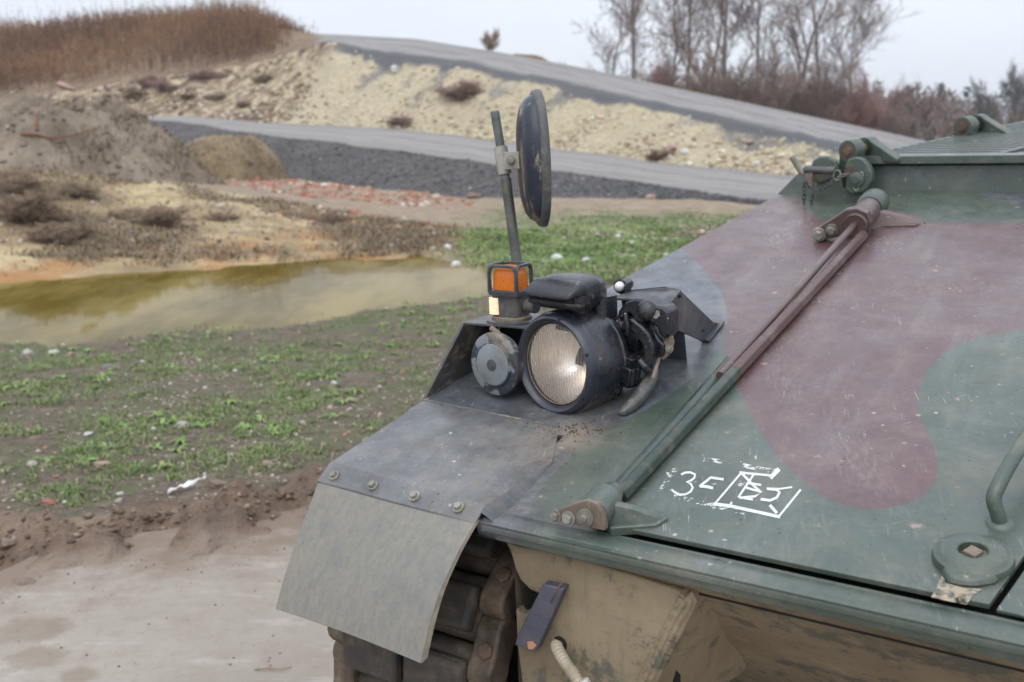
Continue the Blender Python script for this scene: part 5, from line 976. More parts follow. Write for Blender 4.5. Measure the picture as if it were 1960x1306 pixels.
# ---- lock boss and grab handle at the right
def boss():
    p = gl(1862, 1072, HT + .0); c = p; m = MB(); R1 = 0.054
    m.lathe(c, GN, [(-.004, R1 * 1.12), (.004, R1 * 1.14), (.012, R1 * 1.10), (.014, R1 * 1.0), (.017, R1 * .95), (.020, R1 * .86), (.021, R1 * .46), (.019, R1 * .42), (.006, R1 * .40), (.006, .001)], 44); b = m.build('lock_boss', M_green, VEH, 32)
    m = MB(); m.lathe(c + GN * .006, GN, [(0, .0225), (.0007, .0225), (.0008, .0005)], 24); m.build('recess', M_rusty, b, 30)
    m = MB(); q = .012; ax = nrm(A + S * .5); ay = np.cross(GN, ax)
    m.hexa([c + GN * .006 + ax * a_ * q + ay * b_ * q for a_, b_ in ((-1, -1), (1, -1), (1, 1), (-1, 1))] + [c + GN * .019 + ax * a_ * q * .95 + ay * b_ * q * .95 for a_, b_ in ((-1, -1), (1, -1), (1, 1), (-1, 1))]); m.build('square_bolt', M_flange, b, 30, 0.002)
    m = MB(); sk = [gl(x, y, HT + .001) for x, y in [(1800, 1100), (1806, 1108), (1812, 1118), (1838, 1124), (1868, 1126), (1905, 1120), (1926, 1100), (1900, 1060), (1830, 1070)]]
    m.rings([sk, [p * .9 + c * .1 + GN * .012 for p in sk]]); m.build('boss_collar', M_green, b, 40, 0.004, 3)
    m = MB(); ds = [gl(x, y, HT + .0016) for x, y in [(1803, 1102), (1790, 1130), (1782, 1143), (1810, 1150), (1850, 1158), (1862, 1140), (1880, 1128), (1840, 1124), (1812, 1116)]]; m.add(ds, [tuple(range(9))])
    t = NT('dry_mud_trail'); tp_ = t.pos(); n_1 = t.noise(tp_, 40, 5, 0.7); t.fin(t.mix(n_1, (0.30, 0.24, 0.17), (0.50, 0.42, 0.32)), 0.9); t.l(t.step(n_1, 0.40, 0.56, 0.0, 0.85), t.b.inputs['Alpha']); m.build('mud_trail', t.m, b, 0)
boss()
hp_ = [gl(1914, 1004, HT), gl(1910, 985, .03), gl(1902, 955, .055), gl(1912, 928, .072), gl(1932, 890, .085), gl(1962, 842, .09), gl(2010, 770, .09), gl(2030, 745, .06), gl(2036, 740, HT)]
m = MB(); m.tube(smooth_path(hp_, 60), 0.0125, 16); gh = m.build('grab_handle', M_green, VEH, 60)
m = MB(); m.lathe(gl(1915, 1003, HT), GN, [(0, .024), (.004, .022), (.008, .014)], 20); m.build('weld_collar', M_green, gh, 40)
# ---- stencilled unit mark, worn white paint on the hatch
def stencil():
    Z = lambda x, y: (1000 + x / 3.0375, 820 + y / 3.0375)
    st = [([(922, 270), (945, 258), (975, 256), (1003, 268), (1000, 288), (980, 304), (955, 312), (978, 322), (990, 345), (978, 368), (950, 384), (915, 386), (885, 372), (866, 356)], 13, .1), ([(1170, 297), (1095, 287), (1078, 300), (1030, 338)], 15, .0), ([(1030, 336), (1075, 340), (1108, 348)], 17, .0),
          ([(1120, 437), (1275, 256)], 12, .0), ([(1110, 440), (1200, 450), (1400, 494), (1498, 516)], 19, .1), ([(1490, 514), (1618, 356)], 13, .0), ([(1262, 256), (1310, 262), (1460, 276)], 14, .25), ([(1440, 290), (1492, 236)], 26, .5), ([(1270, 256), (1330, 320), (1385, 372)], 15, .1), ([(1345, 268), (1300, 335), (1255, 402)], 13, .1), ([(1310, 318), (1388, 330)], 14, .2), ([(1300, 345), (1392, 372), (1352, 396), (1262, 404)], 14, .1), ([(1262, 402), (1340, 414)], 13, .2),
          ([(1420, 352), (1475, 356), (1495, 372), (1480, 402), (1440, 420), (1385, 412)], 16, .1), ([(1420, 350), (1500, 352), (1568, 342)], 11, .1), ([(1438, 446), (1480, 494)], 18, .2), ([(1218, 428), (1204, 452)], 12, .2), ([(1280, 215), (1400, 240), (1490, 250)], 26, .8), ([(1350, 170), (1362, 168)], 22, .8),
          ([(1052, 182), (1165, 194)], 26, .9), ([(1180, 190), (1290, 206)], 22, 1.0), ([(838, 262), (895, 240)], 24, .9), ([(870, 262), (795, 372)], 24, .9), ([(880, 396), (1100, 446), (1290, 490)], 28, .95), ([(1250, 330), (1290, 300)], 40, .9)]
    vs, fs, wr = [], [], []
    for pts, wd, wear in st:
        q = [gus(gl(*Z(x, y), HT + .0006)) for x, y in pts]; P = [np.array(v[:2]) for v in q]; Q = [np.array(Z(x, y)) for x, y in pts]; o = len(vs)
        for k in range(len(pts)):
            d = nrm(Q[min(k + 1, len(Q) - 1)] - Q[max(k - 1, 0)]); nn = np.array([-d[1], d[0]]) * wd / 3.0375 / 2
            for s_ in (-1, 1): vs.append(gl(*(Q[k] + nn * s_), HT + .0006 + 0.0001 * (o % 7) / 7)); wr.append(wear)
            if k: a = o + 2 * k; fs.append((a - 2, a - 1, a + 1, a))
    t = NT('stencil_paint'); p = t.pos(); n1 = t.noise(p, 55, 5, 0.75); n2 = t.noise(t.pos((40, 160, 160), (0.1, 0.2, 0.9)), 1.0, 4, 0.7)
    t.fin(t.mix(t.step(n2, .4, .7, 0, .5), (0.66, 0.66, 0.63), (0.36, 0.37, 0.35)), 0.6); v = t.math('ADD', t.math('MULTIPLY', n1, 0.6), t.math('MULTIPLY', n2, 0.4)); th = t.math('MULTIPLY', t.at('wear'), 0.235)
    al = t.step(t.math('SUBTRACT', v, th), 0.295, 0.325); t.l(al, t.b.inputs['Alpha'])
    vs = np.array(vs); org = vs.mean(0); raw('stencil_mark', vs - org, np.array(fs), t.m, 4, False, Matrix.Translation(Vector(org)), {'wear': wr}, HATCH)['label'] = 'worn white stencilled mark with 35 and a crossed box'
stencil()
# ---- lamp group on the fender
def superloft(frame, secs, seg=32, cap=True):
    """sections (along z, half width x, half height y, squareness, offset x, offset y) in a frame (p, x, y, z)"""
    p, x, y, z = frame; rs = []
    for t, a, b, e, ox, oy in secs:
        r = []
        for k in range(seg):
            th = 2 * math.pi * k / seg; c, s = math.cos(th), math.sin(th)
            r.append(p + z * t + x * (ox + a * math.copysign(abs(c) ** e, c)) + y * (oy + b * math.copysign(abs(s) ** e, s)))
        rs.append(r)
    return rs
HW = 0.455
HP = pw(1061, 698, HW)                                         # centre of the front rim of the headlamp
HA = nrm(-Rr * math.cos(math.radians(13)) + A * math.sin(math.radians(13)) + N * 0.03)   # where it points
HX = nrm(np.cross(N, HA)); HX = -HX if HX @ A > 0 else HX; HY = nrm(np.cross(HA, HX)); HY = -HY if HY @ N < 0 else HY
R1 = np.linalg.norm(pw(1061, 604, HW) - HP)
HL_ = empty('headlamp', HP, VEH)
k_ = R1
m = MB(); m.lathe(HP, HA, [(-.012, k_ * .835), (-.002, k_ * .845), (.006, k_ * .88), (.010, k_ * .94), (.006, k_ * 1.0), (-.006, k_ * 1.03), (-.018, k_ * 1.04)], 64, cap=False); m.build('rim', weathered('rim_paint', (0.018, 0.022, 0.036), dust=0.03, chips=0.5, scratch=0.4, var=0.06, rough=0.38, sc=2.5), HL_, 50)
m = MB(); m.lathe(HP, HA, [(-.016, k_ * 1.035), (-.022, k_ * 1.07), (-.085, k_ * 1.08), (-.10, k_ * 1.07), (-.1015, k_ * 1.055), (-.106, k_ * 1.06), (-.108, k_ * 1.075), (-.125, k_ * 1.04), (-.15, k_ * .92), (-.175, k_ * .74), (-.195, k_ * .5), (-.205, k_ * .2), (-.206, .001)], 64, cap=False)
HB = m.build('housing', weathered('housing_paint', (0.010, 0.013, 0.022), dust=0.14, chips=0.8, scratch=0.7, var=0.06, rough=0.27, sc=1.7, bumpy=0.12, spec=.6, mud=(loc(HP)[2] - k_ * 1.1, loc(HP)[2] - k_ * .55, .95)), HL_, 40)
m = MB(); m.lathe(HP, HA, [(-.012, k_ * .84), (-.010, k_ * .83), (-.006, k_ * .82), (-.008, k_ * .805)], 64, cap=False); m.build('retaining_ring', M_flange, HL_, 60)
def ribs(t, st):                                                # vertical flutes of the pressed glass
    g = t.n('ShaderNodeNewGeometry'); vm = t.n('ShaderNodeVectorMath', operation='DOT_PRODUCT'); t.l(g.outputs['Position'], vm.inputs[0]); vm.inputs[1].default_value = tuple(HX)
    return t.bump(t.math('SINE', t.math('MULTIPLY', vm.outputs['Value'], 2 * math.pi / 0.0060)), st, 0.002)
def m_lens():
    t = NT('fluted_lamp_glass'); n = t.noise(t.pos(), 26, 5, 0.7); tr = t.n('ShaderNodeBsdfTransparent'); t.l(t.mix(t.step(n, .45, .75, 0, .5), (0.96, 0.95, 0.93), (0.70, 0.58, 0.47)), tr.inputs[0])
    gs = t.n('ShaderNodeBsdfGlossy'); gs.inputs['Roughness'].default_value = .12; t.l(ribs(t, .35), gs.inputs['Normal']); fr = t.n('ShaderNodeFresnel'); fr.inputs[0].default_value = 1.45
    df = t.n('ShaderNodeBsdfTranslucent'); df.inputs[0].default_value = (.88, .85, .83, 1); d2 = t.n('ShaderNodeBsdfDiffuse'); d2.inputs[0].default_value = (.66, .60, .56, 1); md = t.n('ShaderNodeMixShader'); md.inputs[0].default_value = .5; t.l(df.outputs[0], md.inputs[1]); t.l(d2.outputs[0], md.inputs[2]); df = md; m1 = t.n('ShaderNodeMixShader'); t.l(fr.outputs[0], m1.inputs[0]); t.l(tr.outputs[0], m1.inputs[1]); t.l(gs.outputs[0], m1.inputs[2])
    m2 = t.n('ShaderNodeMixShader'); vm = t.n('ShaderNodeVectorMath', operation='DOT_PRODUCT'); g = t.n('ShaderNodeNewGeometry'); t.l(g.outputs['Position'], vm.inputs[0]); vm.inputs[1].default_value = tuple(HX)
    fl = t.math('SINE', t.math('MULTIPLY', vm.outputs['Value'], 2 * math.pi / 0.0080)); fl = t.step(fl, -1, 1, .10, .34); t.l(t.math('ADD', fl, t.step(n, .5, .75, 0, .2)), m2.inputs[0]); t.l(m1.outputs[0], m2.inputs[1]); t.l(df.outputs[0], m2.inputs[2]); t.t.nodes.remove(t.b); t.l(m2.outputs[0], t.out.inputs['Surface']); return t.m  # stripes mixed in for the refracted light and dark of the flutes
ri = k_ * .825
m = MB(); m.lathe(HP, HA, [(-.010 + .012 * (1 - (r / ri) ** 2), r) for r in np.linspace(ri, .0005, 12)] + [], 64, cap=False); m.build('lens', m_lens(), HL_, 60)
def m_refl():
    t = NT('tarnished_reflector'); p = t.pos(); n = t.noise(p, 8, 4); t.fin(t.mix(t.step(n, 0.4, 0.7, 0, 0.3), (0.90, 0.88, 0.86), (0.70, 0.58, 0.50)), 0.42, None, 1.0); return t.m
m = MB(); m.lathe(HP, HA, [(-.018 - .080 * (1 - (r / ri) ** 2), r) for r in np.linspace(ri, .012, 16)] , 64, cap=False); m.build('reflector', m_refl(), HL_, 60)
def m_glow(nm, c, e, s): t = NT(nm); t.fin(c, 0.3); t.b.inputs['Emission Color'].default_value = (*e, 1); t.b.inputs['Emission Strength'].default_value = s; return t.m
bp = HP - HA * .058 - HY * .022; m = MB(); m.lathe(bp, HA, [(-.012, .0040), (-.006, .0045), (.000, .004), (.004, .002), (.005, .0005)], 16); m.build('bulb', m_glow('bulb_added_glow', (0.8, 0.5, 0.3), (1.0, 0.80, 0.60), 22.0), HL_, 60)  # glow added, set low to imitate the bright reflection in the lens
for ang in (0.35, 1.35, 2.5, 3.6, 4.7, 5.7):
    q = HP + (HX * math.cos(ang) + HY * math.sin(ang)) * k_ * .975 + HA * .0065; bolt(q, HA, HL_, BM_small, ang, 'screw', 0.55)
# clip at the side of the housing
cf = HP - HA * .112
sdir = nrm(HX * .98 - HY * .18); up_ = nrm(np.cross(HA, sdir)); up_ = up_ if up_ @ N > 0 else -up_
def boxat(c, x, y, z, a, b, d): return [c - x * a - y * b - z * d, c + x * a - y * b - z * d, c + x * a + y * b - z * d, c - x * a + y * b - z * d, c - x * a - y * b + z * d, c + x * a - y * b + z * d, c + x * a + y * b + z * d, c - x * a + y * b + z * d]
c0 = cf + sdir * (k_ * 1.10)
LT = MB(); LT.hexa(boxat(c0 + sdir * .006, sdir, up_, HA, .014, .021, .016)); lt = LT.build('latch', M_black, HL_, 30, 0.003)
for dz in (-.014, .004): m = MB(); m.hexa(boxat(c0 + sdir * .012 + HA * dz, sdir, up_, HA, .012, .0205, .0065)); m.build('latch_lug', M_black, HL_, 30, 0.002)
m = MB(); wgs = [(-.03, -.004), (.0, -.010), (.040, -.006), (.046, .0), (.040, .004), (.0, .006), (-.03, .004)]
wc = c0 + up_ * .034 - HA * .022 + sdir * .004; m.prism([wc - HA * a_ + sdir * (b_ * 2.2) for a_, b_ in wgs], up_ * .008); m.build('wing_nut', M_black, HL_, 40, 0.002)
wc = c0 - up_ * .030 - HA * .022 + sdir * .004; m = MB(); m.prism([wc - HA * a_ + sdir * (b_ * 2.2) for a_, b_ in wgs], up_ * .008); m.build('wing_nut', M_black, HL_, 40, 0.002)
# ---- blackout lamp on top of the headlamp, with its bracket
BPc = pw(1066, 564, HW + .01); BA = nrm(HA + N * .0)
fr_ = (BPc, -HX, HY, -BA)
BL = empty('blackout_lamp', BPc, VEH)
bw = 0.076
secs = [(-.016, bw * .90, .020, .4, 0, -.003), (.004, bw * .985, .030, .36, 0, .001), (.050, bw * .99, .037, .36, 0, .003), (.070, bw * .95, .037, .4, 0, .003), (.072, bw * .90, .034, .42, 0, .003)]
m = MB(); m.rings(superloft(fr_, secs, 36)); m.build('hood', M_black, BL, 45)
m = MB(); m.rings(superloft(fr_, [(t_, a_, b_, .38, 0, b_ - .0035) for t_, a_, b_ in ((-.038, bw * .78, .0030), (-.034, bw * .90, .0065), (-.022, bw * .97, .0120), (-.004, bw * 1.0, .0175), (.016, bw * 1.01, .0195))], 36)); m.build('visor', M_black, BL, 50)
m = MB(); m.rings(superloft(fr_, [(t_, a_, b_, .42, 0, -.0100 - b_) for t_, a_, b_ in ((-.034, bw * .76, .0030), (-.029, bw * .88, .0060), (-.012, bw * .95, .0100), (.012, bw * .985, .0115))], 36)); m.build('lip', M_black, BL, 50)
m = MB(); m.hexa(boxat(BPc + BA * .021 - HY * .007, HX, HY, BA, bw * .86, .0045, .006)); m.build('slit', M_dark, BL, 0)
m = MB(); m.hexa(boxat(BPc + BA * .008 - HY * .025, HX, HY, BA, bw * .55, .006, .008)); m.build('slot', M_dark, BL, 30, 0.001)
secs = [(.073, bw * .86, .033, .6, 0, .003), (.075, bw * .88, .036, .6, 0, .003), (.105, bw * .80, .036, .7, 0.006, .002), (.135, bw * .62, .034, .8, .012, -.002), (.150, bw * .40, .026, .9, .014, -.006), (.155, .004, .004, 1, .014, -.006)]
m = MB(); m.rings(superloft(fr_, secs, 36)); m.build('cap', M_black, BL, 45)
bolt(BPc - BA * .035 + HX * (bw * .985) - HY * .002, HX, BL, BM_small, 0.3, 'screw', 0.9)
m = MB(); q = BPc - BA * .060 - HY * .028; m.rings(superloft((q, HX, BA, -HY), [(0, .050, .034, .8, 0, 0), (.016, .044, .030, .8, 0, 0), (.034, .048, .036, .8, 0, -.004), (.06, .05, .05, .8, 0, -.010)], 28)); m.build('neck', M_black, BL, 50)
pc = BPc - BA * .120 + HX * .034
m = MB(); m.rings(superloft((pc - HY * .012, HX, BA, -HY), [(0, .030, .036, .8, 0, 0), (.05, .030, .036, .8, .002, 0), (.09, .040, .040, .8, .004, -.004), (.13, .062, .046, .8, -.004, -.006), (.17, .07, .05, .8, -.015, -.01)], 28)); m.build('bracket_arm', M_black, BL, 50)
# ---- horn bracket (bent sheet), horn
HB0 = 0.50; top_n = loc(pw(900, 624, HB0))[2]
tL, tR = pw(889, 622, HB0), pw(1046, 634, HB0); tLb, tRb = tL + Rr * .16 - A * .012, tR + Rr * .16
m = MB(); m.rings([[tL, tR, tRb, tLb], [p + N * .0065 for p in (tL, tR, tRb, tLb)]]); HBR = m.build('horn_bracket', M_fender, VEH, 30, 0.0015)
bL = G(*us(813, 764), .004); eg = us(813, 764)[1] + .24; bLb = G(np.interp(eg, [e1[1], e2[1]], [e1[0], e2[0]]) - .004, eg, -.004); bL = G(us(813, 764)[0], us(813, 764)[1], -.002)
m = MB(); q = [tL + N * .004, bL, bLb, tLb + N * .004]; nn_ = nrm(np.cross(q[1] - q[0], q[2] - q[0])); nn_ = nn_ if nn_ @ A > 0 else -nn_
m.rings([q, [p + nn_ * .008 for p in q]]); m.build('cheek_sheet', weathered('muddy_sheet', (0.05, 0.047, 0.042), dust=0.95, chips=0.3, scratch=0.2, sc=3, rough=0.6), HBR, 30, 0.001)
m = MB(); q = [tLb, bLb, G(us(1046, 760)[0], us(813, 764)[1] + .24, 0), tRb]; m.rings([q, [p + Rr * .005 for p in q]]); m.build('closing_sheet', M_dark, HBR, 30)
hn = pw(948, 697, 0.462); rr_ = np.linalg.norm(pw(948, 637, .462) - hn); HNA = nrm(-Rr * math.cos(.14) + A * math.sin(.14) + N * .02)
m = MB(); m.lathe(hn, HNA, [(.010, .001), (.010, rr_ * .70), (.006, rr_ * .72), (.0055, rr_ * .93), (.003, rr_ * .985), (-.004, rr_), (-.012, rr_ * .985), (-.0125, rr_ * .95), (-.016, rr_ * .96), (-.020, rr_ * .94), (-.026, rr_ * .80), (-.05, rr_ * .55), (-.07, rr_ * .5), (-.07, .001)], 56, cap=False)
def m_horn():
    t = NT('chipped_horn_paint'); p = t.pos(); a = t.noise(p, 16, 4, 0.6); b = t.noise(p, 60, 4, 0.7); d = t.noise(p, 6, 3)
    col = t.mix(t.step(a, 0.42, 0.48), (0.20, 0.22, 0.235), (0.030, 0.034, 0.045)); col = t.mix(t.step(b, 0.55, 0.75, 0, 0.5), col, (0.28, 0.23, 0.16)); col = t.mix(t.step(d, 0.5, 0.65, 0, 0.55), col, (0.30, 0.245, 0.17))
    return t.fin(col, 0.5, t.bump(b, 0.1, 0.002))
HO = m.build('horn', m_horn(), VEH, 40)
m = MB(); m.lathe(hn, HNA, [(.0095, rr_ * .66), (.012, rr_ * .645), (.0125, rr_ * .63), (.0125, .001)], 48); m.build('horn_disc', flat('grey_disc_paint', (0.235, 0.26, 0.275), 0.45, nscale=12, amt=0.3, second=(0.16, 0.175, 0.18)), HO, 40)
m = MB(); m.lathe(hn, HNA, [(.0125, .014), (.016, .0135), (.0165, .009), (.0185, .009), (.019, .005), (.0192, .0005)], 20); m.build('nut', M_gun, HO, 40)
m = MB(); m.tube([hn + N * rr_ * .9 - HNA * .02, pw(940, 628, .485)], .007, 10); m.build('stem', M_flange, HO, 40)
# ---- turn signal on the bracket
base_n = top_n + .0065
sp = pn(980, 614, base_n + .004); TS = empty('turn_signal', sp, VEH); dS = np.linalg.norm(sp - CAM); px = dS / F    # metres to one pixel of the photograph here
TX = nrm(-A * .80 - Rr * .02); TX = nrm(RT - N * (RT @ N)); TZ = nrm(np.cross(TX, N)); TZ = TZ if TZ @ FW > 0 else -TZ
# turned to the vehicle's own axes
TX = -A; TZ = Rr
def sec(h, a, b, e=.45, ox=0, oz=0): return [sp + N * h + TX * (ox + a * math.copysign(abs(math.cos(t)) ** e, math.cos(t))) + TZ * (oz + b * math.copysign(abs(math.sin(t)) ** e, math.sin(t))) for t in np.linspace(0, 2 * math.pi, 40, endpoint=False)]
m = MB(); m.rings([sec(-.004, .064, .055, .9), sec(.004, .064, .055, .9), sec(.0055, .060, .051, .9)]); m.build('base_flange', M_fender, TS, 40)
m = MB(); m.rings([sec(.0055, .050, .042, .8), sec(.012, .050, .042, .8), sec(.015, .044, .037, .8)]); m.build('gasket', M_flange, TS, 40)
bh0, bh1, bh2 = .015, .068, .080
m = MB(); m.rings([sec(bh0, .040, .034, .45), sec(bh1, .042, .036, .45)]); m.build('body', M_fender, TS, 40)
m = MB(); m.rings([sec(bh1, .043, .037, .42), sec(bh1 + .001, .048, .042, .42), sec(bh2, .049, .043, .42), sec(bh2 + .002, .046, .040, .42)]); m.build('collar', M_fender, TS, 40)
def m_amber():
    t = NT('amber_plastic'); n = t.noise(t.pos(), 70, 4, 0.7); d = t.noise(t.pos(), 18, 4, .7)
    t.fin(t.mix(t.step(d, .5, .75, 0, .45), (0.95, 0.24, 0.015), (0.55, 0.20, 0.05)), t.step(n, .3, .7, .22, .45)); t.b.inputs['Transmission Weight'].default_value = 0.35; t.b.inputs['Subsurface Weight'].default_value = 0.3; t.b.inputs['Subsurface Radius'].default_value = (.02, .006, .001); t.b.inputs['Subsurface Scale'].default_value = 0.5
    return t.m
lh = .058
m = MB(); m.rings([sec(bh2 + .001, .037, .032, .35), sec(bh2 + lh * .6, .036, .031, .35), sec(bh2 + lh * .85, .034, .029, .4), sec(bh2 + lh, .026, .021, .6), sec(bh2 + lh + .001, .004, .004, .9)]); m.build('amber_lens', m_amber(), TS, 50)
cage = MB()
def arch(x, z, hw, top, axis):                                   # a flat bar bent over the lens
    P = []
    for t in np.linspace(0, math.pi, 19):
        c, s = math.cos(t), math.sin(t); P.append((hw * math.copysign(abs(c) ** .32, c), top * abs(s) ** .32))
    r0, r1 = [], []
    ax, cr = (TX, TZ) if axis == 'x' else (TZ, TX); out = []
    for a_, h_ in P:
        cpt = sp + N * (bh2 - .004 + h_) + ax * a_ + cr * z; d = nrm(ax * a_ * .6 + N * (h_ * .9 + .002)); out.append([cpt - cr * .005 - d * .004, cpt + cr * .005 - d * .004, cpt + cr * .005 + d * .003, cpt - cr * .005 + d * .003])
    cage.rings(out)
for s_ in (-1, 1): arch(0, s_ * .0345, .040, lh + .008, 'x'); arch(0, s_ * .0395, .035, lh + .008, 'z')
cage.build('guard', M_fender, TS, 45, 0.001)
wl_ = MB(); wl_.rings([[sp + N * h_ - TX * (.046 + o_) + TZ * z_ for z_ in np.linspace(-.030, .006, 5)] for h_, o_ in ((.020, 0), (.021, .003), (.061, .003), (.062, 0))], cap=False, close=False)
wl_ = MB(); q = sp - TX * .0285 - TZ * .0275 + N * .042; wl_.rings(superloft((q - N * .021, TX, TZ, N), [(0, .0135, .013, .4, 0, 0), (.041, .0135, .013, .4, 0, 0)], 24)); 
t = NT('clear_lit_lens'); g = t.n('ShaderNodeNewGeometry'); bw_ = t.voro(t.pos(), 380); t.fin(t.mix(t.step(bw_.outputs['Distance'], .2, .7), (0.95, 0.80, 0.62), (0.75, 0.50, 0.32)), 0.15)
t.l(t.mix(t.step(bw_.outputs['Distance'], .15, .75), (1.0, 0.82, 0.58), (1.0, 0.62, 0.34)), t.b.inputs['Emission Color']); t.b.inputs['Emission Strength'].default_value = 0.42
wl_.build('position_lamp', t.m, TS, 40)
m = MB(); q2 = sp + TX * .046 + N * .042 + TZ * .0; m.lathe(q2, nrm(TX - TZ * .2), [(0, .017), (.030, .017), (.033, .014)], 20); m.build('cable_stub', M_fender, TS, 40)
# ---- mirror pole and mirror
pb = pn(988, 498, loc(sp)[2]); PB = pu(988, 496, loc(sp)[0] - .02 + .0); PB = sp + TZ * .085 - TX * .0
MW = loc(PB)[1]
pole = [pw(996, 606, MW), pw(988, 494, MW), pw(968, 342, MW), pw(947, 214, MW)]
PX = np.linalg.norm(pole[1] - CAM) / F
m = MB(); m.tube(pole[:1] + [pole[1], pole[2]], [.012, .0135, .0135], 18); MI = m.build('mirror_pole', M_pole, VEH, 60)
m = MB(); m.tube([pole[2] + (pole[2] - pole[3]) * .05, pole[3]], [.0115, .0115], 18); m.build('sleeve_tube', m_rust('grey_tube', (0.06, 0.07, 0.068), (0.14, 0.16, 0.155), (0.24, 0.26, 0.25), 0.42), MI, 60)
m = MB(); dpo = nrm(pole[3] - pole[2]); m.lathe(pole[3], dpo, [(-.002, .0117), (.002, .0105), (.003, .006), (-.01, .005)], 18); m.build('tube_end', M_steel, MI, 60)
m = MB(); m.lathe(pw(962, 306, MW), dpo, [(-.036, .0165), (-.030, .0175), (.030, .0175), (.034, .0165)], 20); m.build('clamp', M_zinc, MI, 50)
mc = pw(1026, 305, MW + .01)
half = np.linalg.norm(pw(1022, 172, MW) - pw(1032, 438, MW)) / 2
vw = nrm(mc - CAM); vy = nrm(pw(1020, 174, MW) - pw(1033, 437, MW)); side = nrm(np.cross(vw, vy)); side = side if side @ RT > 0 else -side
MZ = nrm(side * math.cos(math.radians(13)) - vw * math.sin(math.radians(13)) * -1 * -1)   # back of the mirror looks left, a little towards us
MZ = nrm(-side * math.cos(math.radians(11)) - vw * math.sin(math.radians(11)))
mx_ = nrm(np.cross(vy, MZ))
def msec(t, s_): return (t, half * .56 * s_, half * s_, .9, 0, 0)
frm = (mc, mx_, vy, MZ)
sh_ = half * .235
m = MB(); m.rings(superloft(frm, [msec(-.018, .97), msec(-.016, .995), msec(-.008, 1.0), msec(.0, .985), msec(.004, .955), msec(.005, .925)], 56)); MR = m.build('mirror', weathered('mirror_rim_rubber', (0.05, 0.054, 0.058), dust=0.4, chips=0.6, scratch=0.3, var=0.3, sc=3, rough=0.5), VEH, 50)
def m_shell():
    t = NT('mirror_shell_paint'); p = t.pos(); n = t.noise(p, 40, 5, 0.75); a = t.noise(p, 8, 4)
    col = t.mix(t.step(n, .58, .74, 0, .45), (0.022, 0.028, 0.046), (0.14, 0.14, 0.14))
    col = t.mix(t.step(t.noise(t.pos((26, 26, 6), (0.05, .1, 0)), 1.0, 5, 0.7), .57, .63, 0, .8), col, (0.27, 0.215, 0.145))
    return t.fin(col, t.step(a, .3, .7, .26, .45), t.bump(n, .06, .002))
m = MB(); m.rings(superloft(frm, [msec(.005, .925), msec(.010, .915), msec(.022, .87), msec(.032, .78), msec(.038, .64), msec(.041, .45), msec(.042, .22), msec(.0425, .02)], 56)); m.build('shell', m_shell(), MR, 50)
m = MB(); m.rings(superloft(frm, [msec(-.0185, .95), msec(-.0188, .02)], 56)); t = NT('mirror_glass'); t.fin((0.85, 0.87, 0.88), 0.03, None, 1.0); m.build('mirror_glass', t.m, MR, 40)
# sheet bracket between clamp and shell
cb = [pw(x, y, MW) - vw * .018 for x, y in ((964, 291), (1003, 290), (1004, 323), (966, 325))]
m = MB(); m.rings([cb, [p + vw * .004 for p in cb]]); BK = m.build('mirror_bracket', M_zinc, MI, 30, 0.0015)
ft = [pw(x, y, MW) - vw * .018 for x, y in ((1000, 287), (1006, 289), (1007, 325), (1001, 326))]; m = MB(); m.rings([ft, [p + vw * .030 for p in ft]]); m.build('bracket_foot', M_zinc, MI, 30, 0.001)
bolt(pw(979, 307, MW) - vw * .019, -vw, MI, BM_bolt, .2, scale=1.05)
# ---- headlamp mount: guard of bent sheet, cast clamp, bolts, strap, little lamp
GU = -0.10
PG = lambda x, y, u0=GU: pu(x, y, u0)
sidep = [PG(x, y) for x, y in [(1281, 586), (1303, 556), (1366, 617), (1386, 621), (1347, 656), (1338, 650), (1281, 626)]]
m = MB(); m.prism(sidep, A * .006); GD = m.build('lamp_guard', M_fender, VEH, 30, 0.0015)
gt0 = [PG(1281, 584), PG(1303, 555)]; wl0 = loc(gt0[0])[1]; wl1 = loc(gt0[1])[1]
tp_ = [gt0[0], pw(1262, 576, wl0), pw(1170, 570, wl0), pw(1205, 557, wl1), pw(1272, 549, wl1), gt0[1]]
m = MB(); m.rings([[p - N * .006 for p in tp_], tp_]); m.build('cover_sheet', M_fender, GD, 30, 0.0015)
bp_ = [gt0[1], pw(1272, 549, wl1), pw(1190, 557, wl1)]; bq = [G(*gus(p)[:2], 0.0) for p in bp_]; m = MB(); m.rings([bp_, bq], cap=False, close=False); m.build('closing_sheet', M_fender, GD, 0)
f0 = [PG(1281, 584), PG(1281, 642), PG(1276, 640), PG(1266, 590), PG(1180, 578), PG(1180, 571), PG(1262, 576)]
ftp = [G(*us(x, y), .003) for x, y in ((1366, 617), (1388, 620), (1358, 658), (1342, 655))]; m = MB(); m.rings([ftp, [p + GN * .006 for p in ftp]]); m.build('foot_flange', M_fender, GD, 30, 0.001)
bolt(PG(1300, 566) - A * .0, -A, GD, BM_small, .4, 'rivet', .8); bolt(PG(1345, 632), -A, GD, BM_small, .4, 'rivet', .6)
CW = 0.60
PC = lambda x, y, w_=CW: pw(x, y, w_)
def blob(pts, rad, name, parent, mat=M_black, seg=16):
    m = MB(); P = smooth_path(pts, max(8, 5 * len(pts))); rr = np.interp(np.linspace(0, len(pts) - 1, len(P)), range(len(pts)), rad); m.tube(P, list(rr), seg); return m.build(name, mat, parent, 60)
q = PC(1232, 622, CW + .03); CL = empty('lamp_clamp', q, VEH)
